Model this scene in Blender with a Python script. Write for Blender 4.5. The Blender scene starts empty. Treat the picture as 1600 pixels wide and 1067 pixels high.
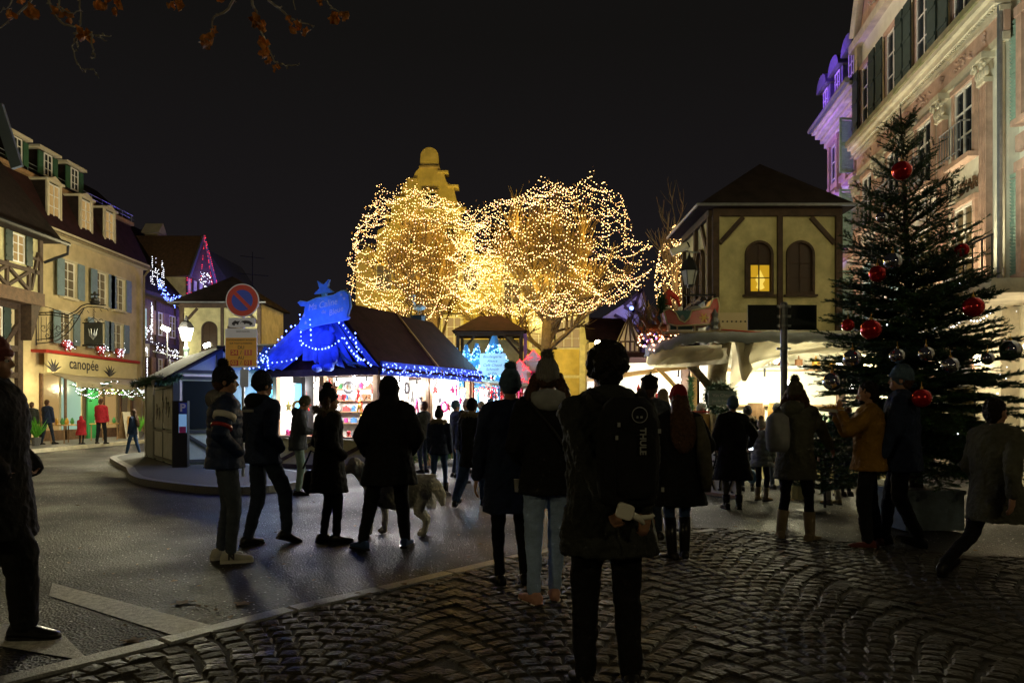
import bpy, math, random
import numpy as np
from mathutils import Vector, Matrix, Quaternion
random.seed(7); RS = np.random.RandomState(11)
SC = bpy.context.scene; COL = SC.collection
R = math.radians; PI = math.pi
EYE = 1.42; FPX = 1150.0; HOR = 640.0

# ------------------------------------------------------------ camera, world, exposure
cam = bpy.data.cameras.new('camera'); camo = bpy.data.objects.new('camera', cam); COL.objects.link(camo)
camo.location = (0, 0, EYE); camo.rotation_euler = (R(90), 0, 0)
cam.sensor_width = 36; cam.lens = 36*FPX/1600; cam.shift_y = (HOR-533.5)/1600
cam.clip_start = .05; cam.clip_end = 2000
SC.camera = camo
W = bpy.data.worlds.new('World'); SC.world = W; W.use_nodes = True
nt = W.node_tree; nt.nodes.clear()
wo = nt.nodes.new('ShaderNodeOutputWorld'); bg = nt.nodes.new('ShaderNodeBackground'); bg2 = nt.nodes.new('ShaderNodeBackground')
sky = nt.nodes.new('ShaderNodeTexSky'); sky.sky_type = 'NISHITA'; sky.sun_disc = False
sky.sun_elevation = R(-9); sky.sun_rotation = R(200); sky.sun_intensity = 1
nt.links.new(sky.outputs[0], bg.inputs[0]); bg.inputs[1].default_value = .02
tcw = nt.nodes.new('ShaderNodeTexCoord'); sx = nt.nodes.new('ShaderNodeSeparateXYZ'); nt.links.new(tcw.outputs['Generated'], sx.inputs[0]); rw = nt.nodes.new('ShaderNodeValToRGB')
rw.color_ramp.elements[0].position = .0; rw.color_ramp.elements[0].color = (.0125, .0105, .0125, 1); rw.color_ramp.elements[1].position = .45; rw.color_ramp.elements[1].color = (.0062, .0056, .0052, 1)
nt.links.new(sx.outputs[2], rw.inputs[0]); nt.links.new(rw.outputs[0], bg2.inputs[0]); bg2.inputs[1].default_value = 1   # town glow on low cloud
ad = nt.nodes.new('ShaderNodeAddShader'); nt.links.new(bg.outputs[0], ad.inputs[0]); nt.links.new(bg2.outputs[0], ad.inputs[1])
nt.links.new(ad.outputs[0], wo.inputs[0])
vs = SC.view_settings; SC.display_settings.display_device = 'sRGB'
vs.view_transform = 'Standard'; vs.look = 'None'; vs.exposure = 0; vs.gamma = 1; vs.use_curve_mapping = False
SC.render.engine = 'CYCLES'
cy = SC.cycles; cy.use_denoising = True; cy.max_bounces = 5; cy.diffuse_bounces = 3; cy.glossy_bounces = 3; cy.transparent_max_bounces = 8
cy.transmission_bounces = 3; cy.sample_clamp_indirect = 3; cy.caustics_reflective = False; cy.caustics_refractive = False; cy.use_light_tree = True
try: cy.denoiser = 'OPENIMAGEDENOISE'
except Exception: pass

def at(px, py, Y): return Vector(((px-800)/FPX*Y, Y, EYE+(HOR-py)/FPX*Y))
def zat(py, Y): return EYE+(HOR-py)/FPX*Y
def gnd(px, py, z=0):
    Y = (EYE-z)*FPX/(py-HOR); return Vector(((px-800)/FPX*Y, Y, z))

def lamp(name, loc, power, color=(1, .9, .75), r=.08, kind='POINT', aim=None, spot=None, size=None, blend=.5):
    l = bpy.data.lights.new(name, kind); l.energy = power; l.color = color
    if kind in ('POINT', 'SPOT'): l.shadow_soft_size = r
    if kind == 'SPOT': l.spot_size = R(spot or 60); l.spot_blend = blend
    if kind == 'AREA': l.shape = 'RECTANGLE'; l.size, l.size_y = size
    o = bpy.data.objects.new(name, l); COL.objects.link(o); o.location = loc
    if aim is not None: o.rotation_euler = (Vector(aim)-Vector(loc)).to_track_quat('-Z', 'Y').to_euler()
    return o

ORD = ['first', 'second', 'third', 'fourth', 'fifth', 'sixth', 'seventh', 'eighth', 'ninth', 'tenth', 'eleventh', 'twelfth', 'thirteenth', 'fourteenth', 'fifteenth', 'sixteenth', 'seventeenth', 'eighteenth', 'nineteenth', 'twentieth']
ORD += ['twenty-'+w for w in ORD[:9]]+['thirtieth']
# ------------------------------------------------------------ materials
def mat(name, color, rough=.7, metal=0, var=.0, scale=8, bump=0, bscale=30, color2=None, spec=.5, coat=0, sheen=0, wave=None, detail=4, rvar=0):
    m = bpy.data.materials.new(name); m.use_nodes = True; n = m.node_tree; b = n.nodes['Principled BSDF']
    b.inputs['Base Color'].default_value = (*color, 1); b.inputs['Roughness'].default_value = rough
    b.inputs['Metallic'].default_value = metal; b.inputs['Specular IOR Level'].default_value = spec
    if coat: b.inputs['Coat Weight'].default_value = coat; b.inputs['Coat Roughness'].default_value = .15
    if sheen: b.inputs['Sheen Weight'].default_value = sheen
    tc = n.nodes.new('ShaderNodeTexCoord')
    if var or color2:
        t = n.nodes.new('ShaderNodeTexNoise'); t.inputs['Scale'].default_value = scale; t.inputs['Detail'].default_value = detail; t.inputs['Roughness'].default_value = .65
        n.links.new(tc.outputs['Object'], t.inputs['Vector'])
        r = n.nodes.new('ShaderNodeValToRGB'); c2 = color2 or tuple(max(0, c*(1-var)) for c in color); c1 = color if color2 else tuple(min(1, c*(1+var)) for c in color)
        r.color_ramp.elements[0].position = .33; r.color_ramp.elements[1].position = .67
        r.color_ramp.elements[0].color = (*c2, 1); r.color_ramp.elements[1].color = (*c1, 1)
        n.links.new(t.outputs['Fac'], r.inputs[0]); n.links.new(r.outputs[0], b.inputs['Base Color'])
        if rvar:
            mr = n.nodes.new('ShaderNodeMapRange'); mr.inputs[3].default_value = rough-rvar; mr.inputs[4].default_value = rough+rvar
            mr.inputs[1].default_value = .35; mr.inputs[2].default_value = .65
            n.links.new(t.outputs['Fac'], mr.inputs[0]); n.links.new(mr.outputs[0], b.inputs['Roughness'])
    if bump:
        if wave:
            t2 = n.nodes.new('ShaderNodeTexWave'); t2.wave_type = 'BANDS'; t2.bands_direction = wave; t2.inputs['Scale'].default_value = bscale; t2.inputs['Distortion'].default_value = 1.5
        else:
            t2 = n.nodes.new('ShaderNodeTexNoise'); t2.inputs['Scale'].default_value = bscale; t2.inputs['Detail'].default_value = 6
        n.links.new(tc.outputs['Object'], t2.inputs['Vector'])
        bp = n.nodes.new('ShaderNodeBump'); bp.inputs['Strength'].default_value = min(1, bump); bp.inputs['Distance'].default_value = .02
        n.links.new(t2.outputs['Fac'], bp.inputs['Height']); n.links.new(bp.outputs[0], b.inputs['Normal'])
    return m
def emis(name, color, strength, sample=False):
    m = bpy.data.materials.new(name); m.use_nodes = True; n = m.node_tree; b = n.nodes['Principled BSDF']
    b.inputs['Base Color'].default_value = (*[min(1, c) for c in color], 1); b.inputs['Emission Color'].default_value = (*color, 1); b.inputs['Emission Strength'].default_value = strength
    m.cycles.emission_sampling = 'AUTO' if sample else 'NONE'
    return m
def glassm(name, color=(.02, .025, .03), rough=.08, emit=None, es=0, trans=0):
    m = mat(name, color, rough, spec=.6); b = m.node_tree.nodes['Principled BSDF']
    if emit: b.inputs['Emission Color'].default_value = (*emit, 1); b.inputs['Emission Strength'].default_value = es; m.cycles.emission_sampling = 'NONE'
    if trans: b.inputs['Transmission Weight'].default_value = trans
    return m
M = {}
def defm(k, *a, **kw): M[k] = mat(k, *a, **kw)
defm('plaster_ochre', (.50, .41, .24), .85, var=.22, scale=1.1, bump=.25, bscale=25)
defm('plaster_pale', (.56, .50, .36), .85, var=.14, scale=1.5, bump=.2, bscale=30)
defm('plaster_chalet', (.52, .47, .24), .8, var=.3, scale=2.2, detail=9, bump=.4, bscale=14)
defm('timber_dark', (.055, .032, .02), .75, var=.4, scale=6, bump=.4, bscale=20)
defm('timber_brown', (.11, .06, .03), .75, var=.35, scale=6, bump=.3, bscale=20)
defm('wood', (.30, .18, .09), .65, var=.3, scale=5, bump=.3, bscale=18)
defm('wood_yellow', (.55, .33, .10), .6, var=.2, scale=5)
defm('roof_dark', (.024, .016, .014), .85, spec=.15, var=.4, scale=3, bump=.5, bscale=22, wave='Z')
defm('roof_red', (.036, .014, .014), .85, spec=.15, var=.35, scale=3, bump=.6, bscale=14, wave='Z')
defm('shutter_blue', (.16, .23, .26), .6, var=.15, scale=6)
defm('shutter_green', (.03, .09, .045), .6, var=.2, scale=6)
defm('board_blue', (.26, .36, .46), .6); defm('shutter_dark', (.03, .05, .045), .6, var=.2, scale=6)
defm('shutter_mint', (.26, .38, .30), .55, var=.15, scale=8)
defm('paint_white', (.72, .70, .64), .55, var=.08, scale=9)
defm('frame_white', (.75, .73, .68), .5)
defm('pink_stone', (.52, .35, .27), .8, var=.22, scale=3.0, bump=.35, bscale=16)
defm('pale_stone', (.60, .55, .42), .8, var=.2, scale=3.0, bump=.35, bscale=18)
defm('moss_stone', (.17, .19, .08), .9, color2=(.32, .27, .18), scale=3.5, bump=.4, bscale=20)
defm('cream_wall', (.72, .71, .60), .85, var=.12, scale=2, bump=.2, bscale=24)
defm('yellow_wall', (.52, .40, .14), .85, var=.22, scale=1.2, bump=.25, bscale=18)
defm('sandstone', (.40, .29, .13), .85, var=.25, scale=2.2, bump=.3, bscale=12)
defm('iron', (.02, .02, .022), .5, metal=.6)
defm('iron_green', (.05, .07, .06), .5, metal=.3)
defm('steel', (.22, .23, .25), .4, metal=.8, var=.1)
defm('zinc', (.32, .34, .36), .4, metal=.7, var=.15)
defm('granite', (.27, .27, .275), .5, var=.35, scale=60, bump=.4, bscale=70, detail=6)
defm('granite_dark', (.12, .12, .125), .55, var=.35, scale=50, bump=.4, bscale=70)
defm('sett', (.056, .047, .031), .6, color2=(.018, .016, .012), scale=4.5, bump=1, bscale=30, detail=9, rvar=.16, spec=.35)
def worldspace(k):
    n = M[k].node_tree; g = n.nodes.new('ShaderNodeNewGeometry'); t = [x for x in n.nodes if x.type == 'TEX_COORD'][0]
    for l in list(n.links):
        if l.from_node == t: n.links.new(g.outputs['Position'], l.to_socket)
worldspace('sett')
defm('joint', (.03, .027, .022), .9, bump=.5, bscale=90)
defm('asphalt_kerb', (.06, .06, .062), .8, var=.3, scale=40, bump=.5, bscale=80)
defm('hut_panel', (.30, .40, .38), .65, var=.15, scale=4, bump=.15, bscale=30)
defm('hut_panel_white', (.42, .45, .47), .7, var=.15, scale=4)
defm('hut_beam', (.016, .028, .034), .6, var=.2, scale=6)
defm('dark_glass', (.01, .016, .018), .12)
M['glass_dark'] = glassm('glass_dark'); M['glass_warm'] = glassm('glass_warm', (.05, .04, .02), .2, (1, .62, .22), .35)
M['glass_dim'] = glassm('glass_dim', (.05, .04, .02), .2, (1, .7, .35), .06)
M['glass_cyan'] = glassm('glass_cyan', (.1, .2, .2), .2, (.7, 1, .85), .28)
M['glass_arch'] = glassm('glass_arch', (.04, .02, .008), .35)
defm('canvas', (.60, .55, .42), .8, var=.15, scale=4, bump=.4, bscale=9)
defm('snow_cloth', (.62, .66, .70), .8, var=.12, scale=5, bump=.8, bscale=10)
defm('blue_cloth', (.10, .20, .72), .7, var=.25, scale=5, bump=.4, bscale=12)
defm('teal_cloth', (.05, .13, .16), .7, var=.3, scale=5)
defm('sign_blue', (.13, .38, .72), .5, var=.15, scale=8)
defm('sign_edge', (.35, .62, .80), .5)
defm('letter_white', (.8, .8, .8), .5); defm('letter_dark', (.03, .025, .03), .6)
defm('sleigh_red', (.42, .025, .02), .35, var=.15, scale=8, coat=.3); defm('sleigh_trim', (.55, .45, .28), .5)
defm('santa_red', (.5, .03, .02), .8); defm('leaf_green', (.03, .085, .02), .55, var=.4, scale=9)
defm('needle', (.028, .085, .036), .5, var=.35, scale=4); defm('needle_light', (.065, .15, .045), .5, var=.3, scale=4)
defm('bark', (.20, .16, .09), .9, var=.35, scale=9, bump=.6, bscale=24); defm('bark_dark', (.06, .045, .03), .9, var=.3, scale=9)
defm('twig_brown', (.20, .14, .055), .9); defm('twig_grey', (.36, .33, .28), .9)
defm('dead_leaf', (.60, .24, .05), .7, var=.5, scale=14); defm('dead_leaf_dull', (.16, .10, .05), .8, var=.4, scale=14)
defm('ball_red', (.75, .012, .014), .12, metal=.6, coat=.5); defm('roof_tan', (.17, .10, .045), .9, var=.3, scale=2, bump=.5, bscale=9, wave='Z'); defm('ball_silver', (.75, .77, .82), .07, metal=1)
defm('planter', (.11, .15, .19), .6, var=.35, scale=3, bump=.2, bscale=20)
defm('sign_sheet', (.75, .75, .77), .5); defm('sign_orange', (.75, .38, .05), .5, var=.06); defm('sign_red', (.50, .03, .02), .35); defm('sign_blue_disc', (.015, .06, .50), .35)
defm('black_board', (.018, .024, .024), .6, var=.2, scale=6); defm('shop_sign', (.62, .54, .30), .6, var=.08, scale=2)
defm('green_paint', (.03, .26, .09), .5); defm('bright_grass', (.10, .38, .03), .6, var=.3, scale=20)
defm('awning', (.42, .37, .26), .8, var=.12, scale=4)
defm('road_paint', (.85, .84, .78), .6, color2=(.34, .33, .3), scale=22, bump=.5, bscale=80, detail=8)
defm('product_red', (.5, .03, .03), .4); defm('product_gold', (.6, .35, .06), .35, metal=.4); defm('product_blue', (.06, .2, .5), .4); defm('product_white', (.8, .78, .72), .4)
defm('product_brown', (.22, .10, .04), .6); defm('product_pink', (.7, .06, .25), .5); defm('product_green', (.05, .25, .08), .5); defm('product_grey', (.2, .2, .22), .5)
M['bulb_warm'] = emis('bulb_warm', (1, .60, .22), 8); M['bulb_pink'] = emis('bulb_pink', (1, .46, .26), 8)
M['bulb_dim'] = emis('bulb_dim', (1, .55, .16), 3); M['bulb_white'] = emis('bulb_white', (.9, .92, 1), 4); M['bulb_blue'] = emis('bulb_blue', (.14, .22, 1), 9); M['bulb_cyan'] = emis('bulb_cyan', (.25, .7, 1), 4)
M['bulb_red'] = emis('bulb_red', (1, .03, .05), 3); M['bulb_purple'] = emis('bulb_purple', (.5, .15, 1), 6)
M['lamp_white'] = emis('lamp_white', (1, .97, .85), 40); M['lamp_warm'] = emis('lamp_warm', (1, .85, .55), 30)
M['tube_white'] = emis('tube_white', (1, .98, .95), 25)

# asphalt: wet, glints painted in as pale specks of the base colour
def asphalt():
    m = bpy.data.materials.new('asphalt'); m.use_nodes = True; n = m.node_tree; b = n.nodes['Principled BSDF']; L = n.links; b.inputs['Specular IOR Level'].default_value = .26
    tc = n.nodes.new('ShaderNodeTexCoord')
    big = n.nodes.new('ShaderNodeTexNoise'); big.inputs['Scale'].default_value = .55; big.inputs['Detail'].default_value = 5
    v = n.nodes.new('ShaderNodeTexVoronoi'); v.inputs['Scale'].default_value = 55
    fine = n.nodes.new('ShaderNodeTexVoronoi'); fine.inputs['Scale'].default_value = 24
    for t in (big, v, fine): L.new(tc.outputs['Object'], t.inputs['Vector'])
    r = n.nodes.new('ShaderNodeValToRGB'); r.color_ramp.elements[0].color = (.008, .008, .0085, 1); r.color_ramp.elements[1].color = (.023, .023, .024, 1)
    r.color_ramp.elements[0].position = .35; r.color_ramp.elements[1].position = .65; L.new(big.outputs[0], r.inputs[0])
    mx = n.nodes.new('ShaderNodeMix'); mx.data_type = 'RGBA'; mx.blend_type = 'MULTIPLY'; mx.inputs[0].default_value = .6
    L.new(r.outputs[0], mx.inputs[6]); L.new(v.outputs['Color'], mx.inputs[7]); 
    sp = n.nodes.new('ShaderNodeMath'); sp.operation = 'MULTIPLY'; ca = n.nodes.new('ShaderNodeMath'); ca.operation = 'LESS_THAN'; ca.inputs[1].default_value = .2; cb_ = n.nodes.new('ShaderNodeMath'); cb_.operation = 'GREATER_THAN'; cb_.inputs[1].default_value = .74; sr = n.nodes.new('ShaderNodeSeparateColor'); L.new(fine.outputs['Color'], sr.inputs[0]); L.new(sr.outputs[0], cb_.inputs[0]); L.new(fine.outputs['Distance'], ca.inputs[0]); L.new(ca.outputs[0], sp.inputs[0]); L.new(cb_.outputs[0], sp.inputs[1])
    mx2 = n.nodes.new('ShaderNodeMix'); mx2.data_type = 'RGBA'; mx2.inputs[7].default_value = (.5, .5, .5, 1)
    L.new(sp.outputs[0], mx2.inputs[0]); L.new(mx.outputs[2], mx2.inputs[6]); L.new(mx2.outputs[2], b.inputs['Base Color'])
    wn = n.nodes.new('ShaderNodeTexNoise'); wn.inputs['Scale'].default_value = 1.3; wn.inputs['Detail'].default_value = 6; L.new(tc.outputs['Object'], wn.inputs['Vector'])
    vm = n.nodes.new('ShaderNodeVectorMath'); vm.operation = 'MULTIPLY_ADD'; vm.inputs[1].default_value = (.9, .9, .9); L.new(wn.outputs['Color'], vm.inputs[0]); L.new(tc.outputs['Object'], vm.inputs[2])
    cr = n.nodes.new('ShaderNodeTexVoronoi'); cr.feature = 'DISTANCE_TO_EDGE'; cr.inputs['Scale'].default_value = .42; L.new(vm.outputs[0], cr.inputs['Vector'])
    pc = n.nodes.new('ShaderNodeTexVoronoi'); pc.inputs['Scale'].default_value = .42; L.new(vm.outputs[0], pc.inputs['Vector']); sp2 = n.nodes.new('ShaderNodeSeparateColor'); L.new(pc.outputs['Color'], sp2.inputs[0])
    cm = n.nodes.new('ShaderNodeMapRange'); cm.inputs[1].default_value = .002; cm.inputs[2].default_value = .006; cm.inputs[3].default_value = .25; cm.inputs[4].default_value = 1; L.new(cr.outputs['Distance'], cm.inputs[0])
    pm_ = n.nodes.new('ShaderNodeMapRange'); pm_.inputs[3].default_value = .72; pm_.inputs[4].default_value = 1.15; L.new(sp2.outputs[0], pm_.inputs[0])
    mm_ = n.nodes.new('ShaderNodeMath'); mm_.operation = 'MULTIPLY'; L.new(cm.outputs[0], mm_.inputs[0]); L.new(pm_.outputs[0], mm_.inputs[1])
    vs_ = n.nodes.new('ShaderNodeVectorMath'); vs_.operation = 'SCALE'; L.new(mx2.outputs[2], vs_.inputs[0]); L.new(mm_.outputs[0], vs_.inputs['Scale']); L.new(vs_.outputs[0], b.inputs['Base Color'])
    rr = n.nodes.new('ShaderNodeMapRange'); rr.inputs[3].default_value = .42; rr.inputs[4].default_value = .68; rr.inputs[1].default_value = .35; rr.inputs[2].default_value = .65
    L.new(big.outputs[0], rr.inputs[0]); L.new(rr.outputs[0], b.inputs['Roughness'])
    bp = n.nodes.new('ShaderNodeBump'); bp.inputs['Strength'].default_value = .9; bp.inputs['Distance'].default_value = .012
    L.new(v.outputs['Distance'], bp.inputs['Height']); L.new(bp.outputs[0], b.inputs['Normal'])
    return m
M['asphalt'] = asphalt()

# ------------------------------------------------------------ mesh builder
def mtx(loc=(0, 0, 0), rz=0, rx=0, ry=0, s=1):
    m = Matrix.Translation(loc) @ Matrix.Rotation(rz, 4, 'Z') @ Matrix.Rotation(ry, 4, 'Y') @ Matrix.Rotation(rx, 4, 'X')
    if s != 1: m = m @ (Matrix.Diagonal((*s, 1)) if hasattr(s, '__len__') else Matrix.Scale(s, 4))
    return m
class MB:
    def __init__(s): s.v = []; s.f = []
    def add(s, vs, fs, m=None):
        o = len(s.v)
        s.v.extend([tuple(m @ Vector(p)) for p in vs] if m is not None else [tuple(p) for p in vs])
        s.f.extend([tuple(i+o for i in f) for f in fs]); return s
    def box(s, x0, x1, y0, y1, z0, z1, m=None):
        return s.add([(x0,y0,z0),(x1,y0,z0),(x1,y1,z0),(x0,y1,z0),(x0,y0,z1),(x1,y0,z1),(x1,y1,z1),(x0,y1,z1)],
              [(0,3,2,1),(4,5,6,7),(0,1,5,4),(1,2,6,5),(2,3,7,6),(3,0,4,7)], m)
    def beam(s, p0, p1, w, d=None, up=(0, 1, 0)):
        p0 = Vector(p0); p1 = Vector(p1); t = (p1-p0).normalized(); d = d or w
        u = Vector(up); a = t.cross(u)
        if a.length < 1e-4: a = t.cross(Vector((1, 0, 0)))
        a.normalize(); b = a.cross(t).normalized(); a *= w/2; b *= d/2
        return s.add([p0-a-b, p0+a-b, p0+a+b, p0-a+b, p1-a-b, p1+a-b, p1+a+b, p1-a+b],
              [(0,3,2,1),(4,5,6,7),(0,1,5,4),(1,2,6,5),(2,3,7,6),(3,0,4,7)])
    def tube(s, pts, r, n=6, cap=True):
        pts = [Vector(p) for p in pts]; k = len(pts); rs = r if hasattr(r, '__len__') else [r]*k
        vs = []; fs = []; prev = None
        for i, p in enumerate(pts):
            t = (pts[min(i+1, k-1)]-pts[max(i-1, 0)])
            if t.length < 1e-9: t = Vector((0, 0, 1))
            t.normalize()
            if prev is None:
                prev = t.cross(Vector((0, 0, 1)))
                if prev.length < .05: prev = t.cross(Vector((1, 0, 0)))
            a = (prev-t*prev.dot(t))
            if a.length < 1e-6: a = t.orthogonal()
            a.normalize(); prev = a; b = t.cross(a)
            for j in range(n):
                an = 2*PI*j/n; vs.append(p+(a*math.cos(an)+b*math.sin(an))*rs[i])
        for i in range(k-1):
            for j in range(n):
                fs.append((i*n+j, i*n+(j+1) % n, (i+1)*n+(j+1) % n, (i+1)*n+j))
        if cap: fs.append(tuple(range(n-1, -1, -1))); fs.append(tuple((k-1)*n+j for j in range(n)))
        return s.add(vs, fs)
    def cyl(s, p0, p1, r0, r1=None, n=12): return s.tube([p0, p1], [r0, r0 if r1 is None else r1], n)
    def sphere(s, c, r, nu=10, nv=7, m=None):
        r = r if hasattr(r, '__len__') else (r, r, r); c = Vector(c); vs = [Vector((0, 0, -1))]
        for i in range(1, nv):
            a = -PI/2+PI*i/nv
            for j in range(nu): b = 2*PI*j/nu; vs.append(Vector((math.cos(a)*math.cos(b), math.cos(a)*math.sin(b), math.sin(a))))
        vs.append(Vector((0, 0, 1))); vs = [Vector((p.x*r[0], p.y*r[1], p.z*r[2])) for p in vs]
        if m is not None: vs = [m @ p for p in vs]
        vs = [p+c for p in vs]; fs = []
        for j in range(nu): fs.append((0, 1+(j+1) % nu, 1+j))
        for i in range(nv-2):
            for j in range(nu): a = 1+i*nu; fs.append((a+j, a+(j+1) % nu, a+nu+(j+1) % nu, a+nu+j))
        a = 1+(nv-2)*nu; t = len(vs)-1
        for j in range(nu): fs.append((a+j, a+(j+1) % nu, t))
        return s.add(vs, fs)
    def prism(s, poly, y0, y1, m=None):          # polygon in x,z pushed along y
        k = len(poly); vs = [(x, y0, z) for x, z in poly]+[(x, y1, z) for x, z in poly]
        fs = [tuple(range(k)), tuple(range(2*k-1, k-1, -1))]+[((i+1) % k, i, k+i, k+(i+1) % k) for i in range(k)]
        return s.add(vs, fs, m)
    def slab(s, poly, z0, z1, m=None):           # polygon in x,y pushed up
        k = len(poly); vs = [(x, y, z0) for x, y in poly]+[(x, y, z1) for x, y in poly]
        fs = [tuple(range(k-1, -1, -1)), tuple(range(k, 2*k))]+[(i, (i+1) % k, k+(i+1) % k, k+i) for i in range(k)]
        return s.add(vs, fs, m)
    def lathe(s, prof, c=(0, 0, 0), n=12, m=None):
        vs = []; fs = []
        for r, z in prof:
            for j in range(n): a = 2*PI*j/n; vs.append((c[0]+r*math.cos(a), c[1]+r*math.sin(a), c[2]+z))
        for i in range(len(prof)-1):
            for j in range(n): fs.append((i*n+j, i*n+(j+1) % n, (i+1)*n+(j+1) % n, (i+1)*n+j))
        fs.append(tuple(range(n-1, -1, -1))); fs.append(tuple((len(prof)-1)*n+j for j in range(n)))
        return s.add(vs, fs, m)
    def loft(s, rings, n=16, m=None):            # rings: (cx,cy,cz,rx,ry)
        vs = []; fs = []
        for cx, cy, cz, rx, ry in rings:
            for j in range(n): a = 2*PI*j/n; vs.append((cx+rx*math.cos(a), cy+ry*math.sin(a), cz))
        k = len(rings)
        for i in range(k-1):
            for j in range(n): fs.append((i*n+j, i*n+(j+1) % n, (i+1)*n+(j+1) % n, (i+1)*n+j))
        fs.append(tuple(range(n-1, -1, -1))); fs.append(tuple((k-1)*n+j for j in range(n)))
        return s.add(vs, fs, m)
    def cone2(s, p0, p1, r0, r1, n=10):          # capsule with two radii
        s.tube([p0, p1], [r0, r1], n); s.sphere(p0, r0, n, 6); s.sphere(p1, r1, n, 6); return s
    def mesh(s, name):
        me = bpy.data.meshes.new(name); me.from_pydata([tuple(p) for p in s.v], [], s.f); me.update(); return me
    def build(s, name, m, parent=None, smooth=False, label=None, kind=None):
        me = s.mesh(name); me.materials.append(M[m] if isinstance(m, str) else m)
        if smooth: me.polygons.foreach_set('use_smooth', [True]*len(me.polygons))
        o = bpy.data.objects.new(name, me); COL.objects.link(o)
        if parent is not None: o.parent = parent
        if label: o['label'] = label
        if kind: o['kind'] = kind
        return o
def np_mesh(name, V, F, m, parent=None, kind=None, smooth=False):
    V = np.asarray(V, dtype=np.float32); F = np.asarray(F, dtype=np.int32); k = F.shape[1]
    me = bpy.data.meshes.new(name); me.vertices.add(len(V)); me.vertices.foreach_set('co', V.ravel())
    me.loops.add(F.size); me.loops.foreach_set('vertex_index', F.ravel()); me.polygons.add(len(F))
    me.polygons.foreach_set('loop_start', np.arange(0, F.size, k, dtype=np.int32))
    try: me.polygons.foreach_set('loop_total', np.full(len(F), k, dtype=np.int32))
    except Exception: pass
    if smooth: me.polygons.foreach_set('use_smooth', np.ones(len(F), dtype=bool))
    me.update(calc_edges=True); me.validate(); me.materials.append(M[m] if isinstance(m, str) else m)
    o = bpy.data.objects.new(name, me); COL.objects.link(o)
    if parent is not None: o.parent = parent
    if kind: o['kind'] = kind
    return o
OV = np.array([(1,0,0),(-1,0,0),(0,1,0),(0,-1,0),(0,0,1),(0,0,-1)], dtype=np.float32)
OF = np.array([(0,2,4),(2,1,4),(1,3,4),(3,0,4),(2,0,5),(1,2,5),(3,1,5),(0,3,5)])
def bulbs(pts, r, m, parent, name='bulbs'):
    P = np.array([tuple(p) for p in pts], dtype=np.float32); k = len(P)
    rr = (r*(.65+.7*RS.rand(k))).astype(np.float32)
    V = (P[:, None, :]+OV[None]*rr[:, None, None]).reshape(-1, 3); F = (np.arange(k)[:, None, None]*6+OF[None]).reshape(-1, 3)
    return np_mesh(name, V, F, m, parent, 'stuff')
def thing(name, label, cat, loc=(0, 0, 0), rz=0, group=None):
    o = bpy.data.objects.new(name, None); COL.objects.link(o); o.location = loc; o.rotation_euler = (0, 0, rz); o.empty_display_size = .1
    o['label'] = label; o['category'] = cat
    if group: o['group'] = group
    return o
def tag(o, label, cat, group=None):
    o['label'] = label; o['category'] = cat
    if group: o['group'] = group
    return o
def struct(o): o['kind'] = 'structure'; return o
def copy_tree(o, parent=None):
    c = o.copy(); COL.objects.link(c); c.parent = parent
    for ch in list(o.children): copy_tree(ch, c)
    return c
def text(body, size, m, parent, loc, rot=(R(90), 0, 0), ext=.004, name='lettering', align='CENTER', shear=0, bold=0):
    c = bpy.data.curves.new(name, 'FONT'); c.body = body; c.size = size; c.extrude = ext; c.align_x = align; c.align_y = 'CENTER'; c.shear = shear; c.offset = bold
    c.resolution_u = 3; c.materials.append(M[m] if isinstance(m, str) else m)
    o = bpy.data.objects.new(name, c); COL.objects.link(o); o.parent = parent; o.location = loc; o.rotation_euler = rot
    return o
def sag(a, b, n, d):
    a = Vector(a); b = Vector(b)
    return [a.lerp(b, i/(n-1))-Vector((0, 0, d*4*(i/(n-1))*(1-i/(n-1)))) for i in range(n)]

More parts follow.
